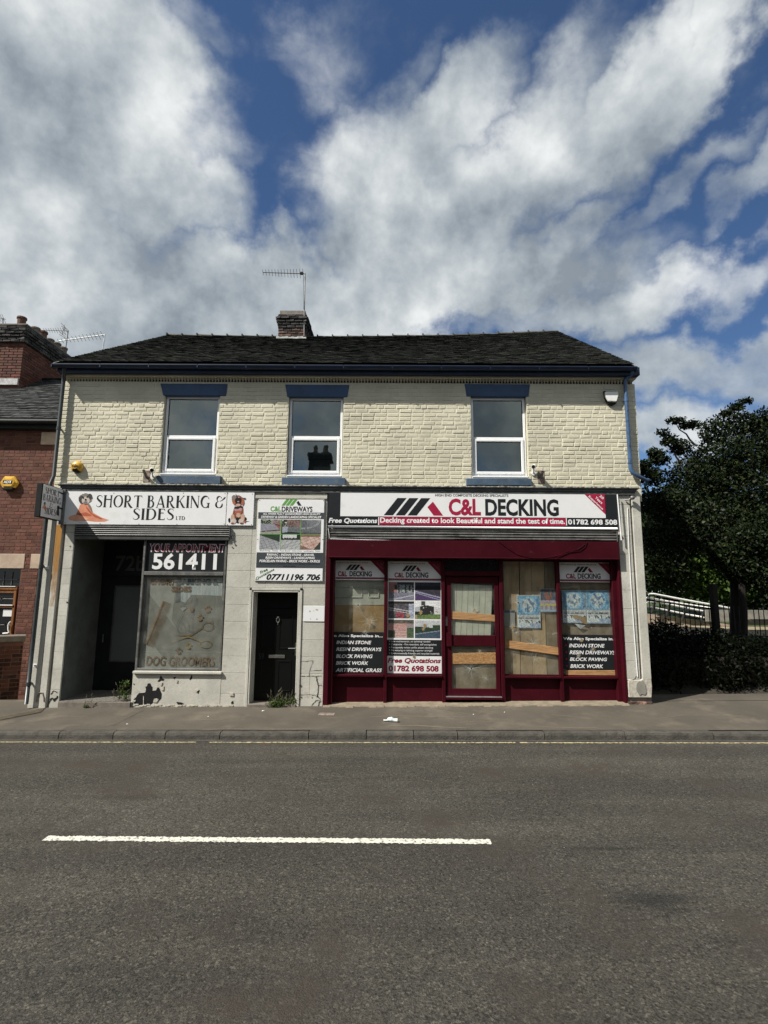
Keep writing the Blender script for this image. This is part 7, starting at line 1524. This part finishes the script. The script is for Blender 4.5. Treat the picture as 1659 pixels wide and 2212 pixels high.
# ================================================================ VEGETATION AND THE BANK AT RIGHT
def leaves(name, blobs, n, size, mat, parent=None, seed=1, shell=.55, flat=.0, aspect=.5):
    """small folded leaves spread through the given ellipsoids: (centre, radii, weight)"""
    g = np.random.default_rng(seed); w = np.array([b[2] for b in blobs], float); w /= w.sum(); idx = g.choice(len(blobs), n, p=w)
    c = np.array([tuple(b[0]) for b in blobs])[idx]; rad = np.array([b[1] for b in blobs])[idx]
    d = g.normal(size=(n, 3)); d /= np.linalg.norm(d, axis=1, keepdims=True); rr_ = (shell + (1 - shell) * g.random(n)) ** 1.0; rr_ = np.where(g.random(n) < .25, g.random(n), rr_)
    p = c + d * rad * rr_[:, None]; p += g.normal(size=(n, 3)) * size * .8
    a = g.normal(size=(n, 3)) + d * .5; a /= np.linalg.norm(a, axis=1, keepdims=True); b = np.cross(a, g.normal(size=(n, 3)) + np.array([0, 0, .6])); b /= np.linalg.norm(b, axis=1, keepdims=True)
    s = size * (.6 + .8 * g.random(n))[:, None]; v = np.stack([p - a * s, p + b * s * aspect, p + a * s, p - b * s * aspect], 1).reshape(-1, 3)
    me = bpy.data.meshes.new(name); me.vertices.add(4 * n); me.vertices.foreach_set('co', v.ravel()); me.loops.add(4 * n); me.loops.foreach_set('vertex_index', np.arange(4 * n)); me.polygons.add(n); me.polygons.foreach_set('loop_start', np.arange(0, 4 * n, 4)); me.polygons.foreach_set('loop_total', np.full(n, 4))
    me.update(calc_edges=True); me.materials.append(K[mat]); t = np.clip(g.beta(2, 2.5, n) + .12 * g.normal(size=n), 0, 1); add_tint(me, np.stack([t, t, t, np.ones(n)], 1)); me.validate(); return link(name, me, parent)
def limb(m, a, b, r0, r1, seed, k=7):
    rr = random.Random(seed); a, b = Vector(a), Vector(b); pts = [a.lerp(b, t) + Vector((rr.uniform(-1, 1), rr.uniform(-1, 1), 0)) * (b - a).length * .04 * math.sin(math.pi * t) for t in [i / 5 for i in range(6)]]; m.tube(pts, [lerp(r0, r1, i / 5) for i in range(6)], k)
def tree(label, base, zfork, blobs, n, size, trunk_r, seed, mat='leaf', name='broadleaf_tree', tips=()):
    t = thing(name, label, 'tree', base, 'trees beyond the bank'); m = MB(); b = Vector(base); f = Vector((base[0] + .1, base[1], zfork)); m.tube([b, b.lerp(f, .5) + Vector((.03, 0, 0)), f], [trunk_r * 1.1, trunk_r * .9, trunk_r * .8], 10)
    for i, bl in enumerate(blobs[:7]): limb(m, f + Vector((0, 0, -.2 + .1 * (i % 4))), bl[0], trunk_r * .3, .012, seed + i)
    for a, c in tips: limb(m, a, c, .03, .006, seed)
    m.build('trunk', 'bark', t); stuff(leaves('crown', blobs, n, size, mat, t, seed)); return t
def BL(px, py, Y, rpx, w=1.0, sq=(1, 1, .85)):
    c = W(px, py, Y); s = (Y + 9.58) / 1150 * rpx; return (c, (s * sq[0], s * sq[1], s * sq[2]), w * (rpx / 100) ** 2)
big = [BL(1560, 1000, 5.2, 78), BL(1650, 985, 5.6, 90), BL(1500, 1040, 5.0, 66), BL(1440, 1092, 4.8, 52), BL(1600, 1080, 5.0, 100), BL(1520, 1130, 4.6, 80), BL(1440, 1165, 4.6, 55), BL(1650, 1160, 5.2, 90), BL(1400, 1085, 5.4, 32),
       BL(1545, 930, 5.3, 36), BL(1600, 915, 5.5, 34), BL(1655, 910, 5.6, 38), BL(1730, 960, 5.8, 100), BL(1800, 1060, 5.8, 130), BL(1750, 1160, 5.6, 110), BL(1590, 880, 5.5, 13, 2.2, (1.2, 1, .6)), BL(1570, 893, 5.5, 13, 2, (1.2, 1, .6)), BL(1610, 866, 5.5, 9, 2.5, (1.5, 1, .5)),
       BL(1462, 908, 5.0, 12, 2, (2, 1, .5)), BL(1490, 918, 5.0, 14, 2, (1.8, 1, .6)), BL(1432, 935, 4.9, 9, 2, (1.6, 1, .7)), BL(1445, 952, 4.9, 16, 1.6), BL(1470, 965, 5, 22, 1.4), BL(1410, 978, 4.8, 12, 1.6), BL(1425, 990, 4.8, 20, 1.5), BL(1395, 1002, 4.8, 12, 1.6), BL(1385, 1012, 4.8, 14, 1.6), BL(1405, 1030, 4.8, 26, 1.3)]
tip = W(1600, 1000, 5.3)
tree('large dark broadleaf tree rising behind the railings at the right edge, ragged against the sky', (W(1612, 1380, 3.6).x, 3.9, .9), 3.4, big, 95000, .046, .17, 3, tips=[(W(1560, 960, 5.3), W(1612, 864, 5.5)), (W(1500, 960, 5), W(1452, 906, 5)), (W(1470, 1000, 4.9), W(1425, 932, 4.9)), (W(1440, 1020, 4.8), W(1385, 1000, 4.8)), (W(1640, 950, 5.6), W(1655, 890, 5.6))])
low = [BL(1610, 1165, 3.4, 46), BL(1650, 1195, 3.5, 60), BL(1570, 1205, 3.4, 38), BL(1600, 1225, 3.4, 42), BL(1640, 1140, 3.6, 50), BL(1720, 1180, 3.8, 80), BL(1545, 1190, 3.4, 20), BL(1640, 1245, 3.3, 40)]
tree('smaller broadleaf tree with glossy leaves in front of the large one, right edge', (W(1600, 1390, 3.0).x + .25, 3.3, .9), 2.4, low, 24000, .045, .09, 8)
for i, (px, py, Y, r, lab) in enumerate(((1420, 1205, 13, 55, 'round dark shrub just right of the corner pier, above the ramp'), (1495, 1218, 13.5, 60, 'bright green sunlit shrub above the middle of the silver handrail'), (1560, 1235, 13.5, 50, 'leafy green shrub behind the brick post of the railings'), (1640, 1265, 14, 60, 'dark shrub behind the railings at the right edge'))):
    t = thing('shrub', lab, 'shrub', (W(px, py, Y).x, Y, 1.2), 'shrubs above the ramp'); m = MB(); c = W(px, py, Y); m.tube([(c.x, Y, 1.0), c], .03, 5); m.build('stem', 'bark', t)
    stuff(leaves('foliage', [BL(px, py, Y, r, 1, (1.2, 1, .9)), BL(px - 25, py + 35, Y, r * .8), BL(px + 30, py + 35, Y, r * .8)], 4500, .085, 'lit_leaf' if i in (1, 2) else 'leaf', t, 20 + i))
bk = [BL(1370 + i * 62, 1150 + 30 * math.sin(i * 2.2), 17 + (i % 3), 120) for i in range(14)] + [BL(1400 + i * 75, 1235, 16, 90) for i in range(12)]
bk += [BL(1385 + i * 30, 1130 + 22 * (i % 3), 13 + (i % 2), 48, 1.6) for i in range(8)]
bk += [(Vector((-26 + 5.5 * i, 30 + 2 * math.sin(i), 3.0)), (4.2, 3.5, 3.2 + .6 * math.sin(i * 1.7)), .9) for i in range(7)]
woods = leaves('woodland', bk, 42000, .16, 'leaf', None, 40); tag(stuff(woods), 'dark mass of trees far behind the ramp and shrubs', 'woodland')
# ground of the bank
def bank(x, y):
    e = lerp(.15, .24, (x - 4.5) / 6) ; 
    if y < .75: return gz(x, min(y, .4)) + .005
    if y < 2.4: return lerp(gz(x, .4), 1.02, (y - .75) / 1.65)
    return lerp(1.02, .90, min(1, (y - 2.4) / 4)) + max(0, y - 14) * .05
stru(sheet('bare_bank', [4.75, 5.5, 6.5, 8, 10, 13, 18, 30, 60], [.45, .75, 1.2, 1.8, 2.8], bank, 'soil'))
stru(sheet('grass_bank', [4.75, 5.5, 6.5, 8, 10, 13, 18, 30, 60], [2.8, 4, 6, 8, 10.4, 14, 20, 40], bank, 'grass'))
stru(sheet('hedge_verge', [4.64, 5.5, 7, 9, 14, 30, 60], [.1, .3, .7], lambda x, y: gz(x, y) + .006 + .0, 'pavement'))
m = MB(); 
def pathq(q, z, mt, name, lab=None):
    m = MB(); P = [G(a, b, z) for a, b in q]; m.poly([(p.x, p.y, p.z + .01) for p in P][::-1]); return stru(m.build(name, mt))
z = 1.30; mm_ = MB(); P = [(7.0, 4.2), (20, 4.2), (20, 9.9), (7.0, 9.9)]; mm_.poly([(x, y, .93) for x, y in P]); stru(mm_.build('path', 'path_stone'))
# ramp wall rising to the left with brick facing
ra, rb = W(1400, 1318, 10.3), W(1600, 1350, 10.3); m = MB(); m.hexa([(ra.x - 1.6, 10.3, .6), (rb.x, 10.3, .6), (rb.x, 10.7, .6), (ra.x - 1.6, 10.7, .6), (ra.x - 1.6, 10.3, ra.z + .05), (rb.x, 10.3, rb.z), (rb.x, 10.7, rb.z), (ra.x - 1.6, 10.7, ra.z + .05)])
o = m.build('ramp_wall', 'lintel_stone'); tag(o, 'low sloping stone wall of the ramp behind the iron railings', 'wall')
m = MB(); a = W(1606, 1330, 7.5); b = W(1690, 1330, 7.5); m.box(a.x, b.x, 7.5, 7.8, 1.1, W(1640, 1338, 7.5).z); o = m.build('low_wall', 'path_stone'); tag(o, 'low sunlit yellow stone wall behind the railings at the right edge', 'wall')
m = MB(); m.box(a.x, b.x + 1, 9.5, 9.6, 1.1, W(1640, 1318, 9.5).z); 
o = m.build('board_fence', 'stone_dark'); tag(o, 'grey fence behind the sunlit low wall at the right edge', 'fence')
# silver handrail
hr_ = thing('handrail', 'silver tubular handrail sloping down beside the ramp', 'handrail', W(1480, 1330, 10.0)); Yh = 10.0
def zz8(a, b): return ((2480 + a / 3.0496) / 1.8228, (2250 + b / 3.0496) / 1.8228)
m = MB()
for pts in ([(225, 275), (260, 268), (300, 272), (600, 330), (900, 385), (1280, 455), (1300, 475), (1305, 560)], [(200, 312), (430, 355), (700, 400), (960, 440)], [(205, 370), (330, 366), (620, 425), (960, 492), (1310, 565)], [(200, 420), (460, 470), (700, 520), (940, 560)]): m.tube([W(*zz8(*p), Yh) for p in pts], .034, 8)
m.build('rail', 'white_plastic', hr_, smooth=True)
for (a, b, c, d) in ((300, 370, 262, 500), (480, 370, 440, 540), (680, 400, 630, 590), (885, 470, 845, 645), (945, 500, 910, 575)):
    m = MB(); m.tube([W(*zz8(a, b), Yh), W(*zz8(c, d), Yh)], .045, 8); m.build('post', 'iron', hr_)
# iron railings
rl = thing('iron_railings', 'black iron railings along the top of the dark bank', 'railings', (7, 2.6, 1.0)); Yq = 2.6
def lean(px_, pyt, pyb): a, b = W(px_, pyt, Yq), W(px_ + 3, pyb, Yq); return a, b
prev = []
k = 0
for i in range(33):
    a = 232 + i * 59.5
    if 985 < a < 1085 or 1310 < a < 1430: continue
    yt = 300 + (a - 200) * .13 if a < 1000 else 400 + (a - 1085) * .06; yb_ = 640 + (a - 200) * .16
    p, q = W(*zz8(a, yt), Yq), W(*zz8(a + 22, min(yb_, 860)), Yq); m = MB(); m.tube([(p.x, Yq, p.z), (p.x, Yq, .9)], .011, 6); m.build('railing_bar', 'iron', rl)
m = MB(); a, b = W(*zz8(200, 320), Yq), W(*zz8(1000, 425), Yq); m.box(0, 0, 0, 0, 0, 0); m = MB()
m.hexa([(a.x, Yq - .02, a.z - .06), (b.x, Yq - .02, b.z - .06), (b.x, Yq + .02, b.z - .06), (a.x, Yq + .02, a.z - .06), (a.x, Yq - .02, a.z - .03), (b.x, Yq - .02, b.z - .03), (b.x, Yq + .02, b.z - .03), (a.x, Yq + .02, a.z - .03)]); m.box(a.x, a.x + 6.5, Yq - .02, Yq + .02, 1.12, 1.15); m.build('railing_rail', 'iron', rl)
p0_, p1_ = W(*zz8(990, 420), 2.5), W(*zz8(1055, 420), 2.5); m = MB(); m.box(p0_.x, p1_.x, 2.45, 2.6, .8, p0_.z + .5); m.build('post', 'bark', rl, bevel=.01)
# dark hedge on the bank
hb = []; rr = random.Random(4)
for i in range(36):
    x = 4.95 + i * .22; top = lerp(1.58, 1.12, min(1, i / 13)); hb.append((Vector((x, 1.25 + rr.uniform(-.15, .15), top * .5 + .05)), (.32, .62, top * .5 + rr.uniform(-.04, .06)), 1)); 
hg = thing('hedge', 'dense dark hedge between the pavement and the railings, in the shade of the building', 'hedge', (8, 1.2, .2))
m = MB()
for i in range(36): m.tube([hb[i][0] * 1.0 - Vector((0, 0, hb[i][0].z - .1)), hb[i][0]], .02, 5)
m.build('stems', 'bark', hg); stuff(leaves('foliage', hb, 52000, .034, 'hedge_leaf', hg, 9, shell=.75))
m = MB(); m.box(5.0, 12.6, 1.0, 1.6, .15, .85); m.build('inner_mass', 'soil', hg)
# ================================================================ WEEDS AND LITTER
def weed(label, c, blobs, n, size, dry, seed, group='weeds growing at the foot of the building'):
    t = thing('weed', label, 'weed', c, group); m = MB(); rr = random.Random(seed)
    for i in range(dry):
        a = Vector(c) + Vector((rr.uniform(-.28, .28) * blobs[0][1][0] * 4, rr.uniform(-.04, .06), 0)); l = rr.uniform(.10, .30); d = Vector((rr.uniform(-.6, .6), rr.uniform(-.2, .2), 1)).normalized(); m.tube([a, a + d * l * .6, a + d * l + Vector((rr.uniform(-.05, .05), 0, -.02))], [.003, .0025, .002], 4)
        e = a + d * l
        if rr.random() < .7: m.tube([e - d * .02, e + d * .03], [.007, .003], 5)
    m.build('stems', 'weed_dry', t)
    g = leaves('foliage', blobs, n, size, 'lit_leaf', t, seed, .3, aspect=.45); stuff(g)
gzd = gz(-1.9, -.1)
pW = G(600, 1515, gzd + .06)
weed('bright green weed clump with dry stalks at the foot of the black front door', (-1.78, -.08, gzd), [(Vector((-1.90, -.16, gzd + .05)), (.17, .07, .07), 2), (Vector((-1.78, -.15, gzd + .07)), (.13, .07, .10), 1.6), (Vector((-1.66, -.12, gzd + .05)), (.12, .05, .09), 1), (Vector((-1.58, -.10, gzd + .09)), (.07, .05, .09), .7)], 1500, .013, 26, 1)
pe = W(266, 1490, .0)
weed('tall sparse weed at the right side of the entrance step', (pe.x, -.05, .16), [(Vector((pe.x + .0, -.04, .30)), (.12, .09, .15), 1), (Vector((pe.x + .05, -.04, .45)), (.11, .08, .08), .7), (Vector((pe.x + .08, -.06, .22)), (.07, .06, .1), .6)], 420, .016, 12, 2)
weed('tiny green tuft at the base of the entrance step', (W(185, 1525, -.14).x, -.15, .07), [(Vector((W(185, 1522, -.15).x, -.15, .08)), (.05, .02, .03), 1)], 160, .010, 3, 3)
bt = G(846, 1560, .08); t = thing('plastic_bottle', 'crushed clear plastic bottle lying on the pavement near the kerb', 'bottle', (bt.x, bt.y, gz(bt.x, bt.y)))
m = MB(); z0 = gz(bt.x, bt.y); m.tube([(bt.x - .11, bt.y + .02, z0 + .018), (bt.x - .07, bt.y + .02, z0 + .020), (bt.x - .05, bt.y + .015, z0 + .035), (bt.x, bt.y, z0 + .042), (bt.x + .03, bt.y - .01, z0 + .03), (bt.x + .09, bt.y - .02, z0 + .03)], [.012, .013, .026, .036, .024, .028], 9); m.build('body', 'litter', t); m = MB(); m.tube([(bt.x - .125, bt.y + .02, z0 + .018), (bt.x - .108, bt.y + .02, z0 + .018)], .015, 9); m.build('cap', 'print_white', t)
for i, (x, y, s, lab) in enumerate(((568, 1536, .022, 'small white scrap of paper on the pavement in front of the black door'), ((2024 + 0) / 1.8228 - 20, 1545, .012, 'tiny pale scrap on the pavement below the planked bay'), (450, 1545, .012, 'tiny white scrap on the pavement below the groomer window'), (1023, 1548, .012, 'tiny white scrap on the pavement below the red shop door'), (275, 1557, .014, 'pale scrap on the pavement in front of the entrance step'), (22 + 549, 1605, .012, 'scrap of red litter in the gutter below the front door'))):
    p = G(x, y, .09 if i < 5 else -.03); m = MB(); zz_ = gz(p.x, p.y); m.poly([(p.x + dx * s, p.y + dy * s, zz_ + .004 + dz) for dx, dy, dz in ((-1, -.5, 0), (1, -.7, .006), (1.2, .6, .002), (-.6, .8, .008))]); o = m.build('litter_scrap', 'print_red' if i == 5 else 'print_white'); tag(o, lab, 'litter', 'scraps of litter on the pavement')
m = MB(); P = [G(*((1000 + a / 1.659) / 1.8228, (2700 + b / 1.659) / 1.8228), .12) for a, b in ((1185, 152), (1240, 160), (1290, 168), (1380, 170))]; m.tube([(p.x, p.y, gz(p.x, p.y) + .004) for p in P], .003, 5); m.tube([(P[2].x, P[2].y, gz(P[2].x, P[2].y) + .004), (P[2].x - .1, P[2].y + .06, gz(P[2].x, P[2].y + .06) + .004)], .002, 5); o = m.build('fallen_twig', 'weed_dry'); tag(o, 'thin pale twig lying on the pavement below the planked bay', 'twig')
# ================================================================ ACROSS THE STREET (seen in the glass)
O = thing('opposite_house', 'red brick terraced house across the street, behind the camera', 'house', (-2, -14, 0))
m = MB(); m.box(-16, 12, -18.3, -11.3, -.4, 5.0); m.build('wall', 'old_brick', O)
m = MB(); m.quad((-16, -11.1, 5.0), (-16, -14.5, 7.3), (12, -14.5, 7.3), (12, -11.1, 5.0)); m.quad((-16, -14.5, 7.3), (-16, -18.5, 5.0), (12, -18.5, 5.0), (12, -14.5, 7.3)); m.poly([(-16, -11.1, 5), (-16, -18.5, 5), (-16, -14.5, 7.3)]); m.poly([(12, -11.1, 5), (12, -14.5, 7.3), (12, -18.5, 5)]); ro = m.build('roof', 'slate', O)
for X in (-3.15, -11, 7): m = MB(); m.box(X - .45, X + .45, -14.9, -14.1, 6.6, 8.3); m.box(X - .52, X + .52, -15, -14.0, 8.1, 8.35); 
for X in (-3.15, -11, 7):
    m = MB(); m.box(X - .45, X + .45, -14.9, -14.1, 6.6, 8.2); m.box(X - .53, X + .53, -14.98, -14.02, 8.05, 8.35); cho = m.build('chimney', 'black_brick', O)
    for d in (-.25, .25): m = MB(); m.tube([(X + d, -14.5, 8.3), (X + d, -14.5, 8.75)], [.14, .11], 12); m.build('chimney_pot', 'pot', cho)
for X in (-14, -10.5, -7, -3.5, 0, 3.5, 7, 10.3):
    for z in (1.0, 3.4): m = MB(); bar_frame(m, (X - .5, X + .5, z, z + 1.3), .07, -11.3, -11.24); wo = m.build('window', 'upvc', O); m = MB(); m.box(X - .43, X + .43, -11.29, -11.28, z + .07, z + 1.23); m.build('pane', 'dark_glass', wo)
# ================================================================ FINISH
flush_text()
TM = set(n for n in ('cream_paint', 'stone_paint', 'tile', 'slate', 'old_brick', 'black_brick', 'red_brick', 'wall_brick', 'step_tile'))
TMn = {K[n].name for n in TM}
for me in bpy.data.meshes:
    if any(m and m.name in TMn for m in me.materials) and 'tint' not in me.color_attributes and len(me.polygons): add_tint(me, [(1, 1, 1, 1)] * len(me.polygons))
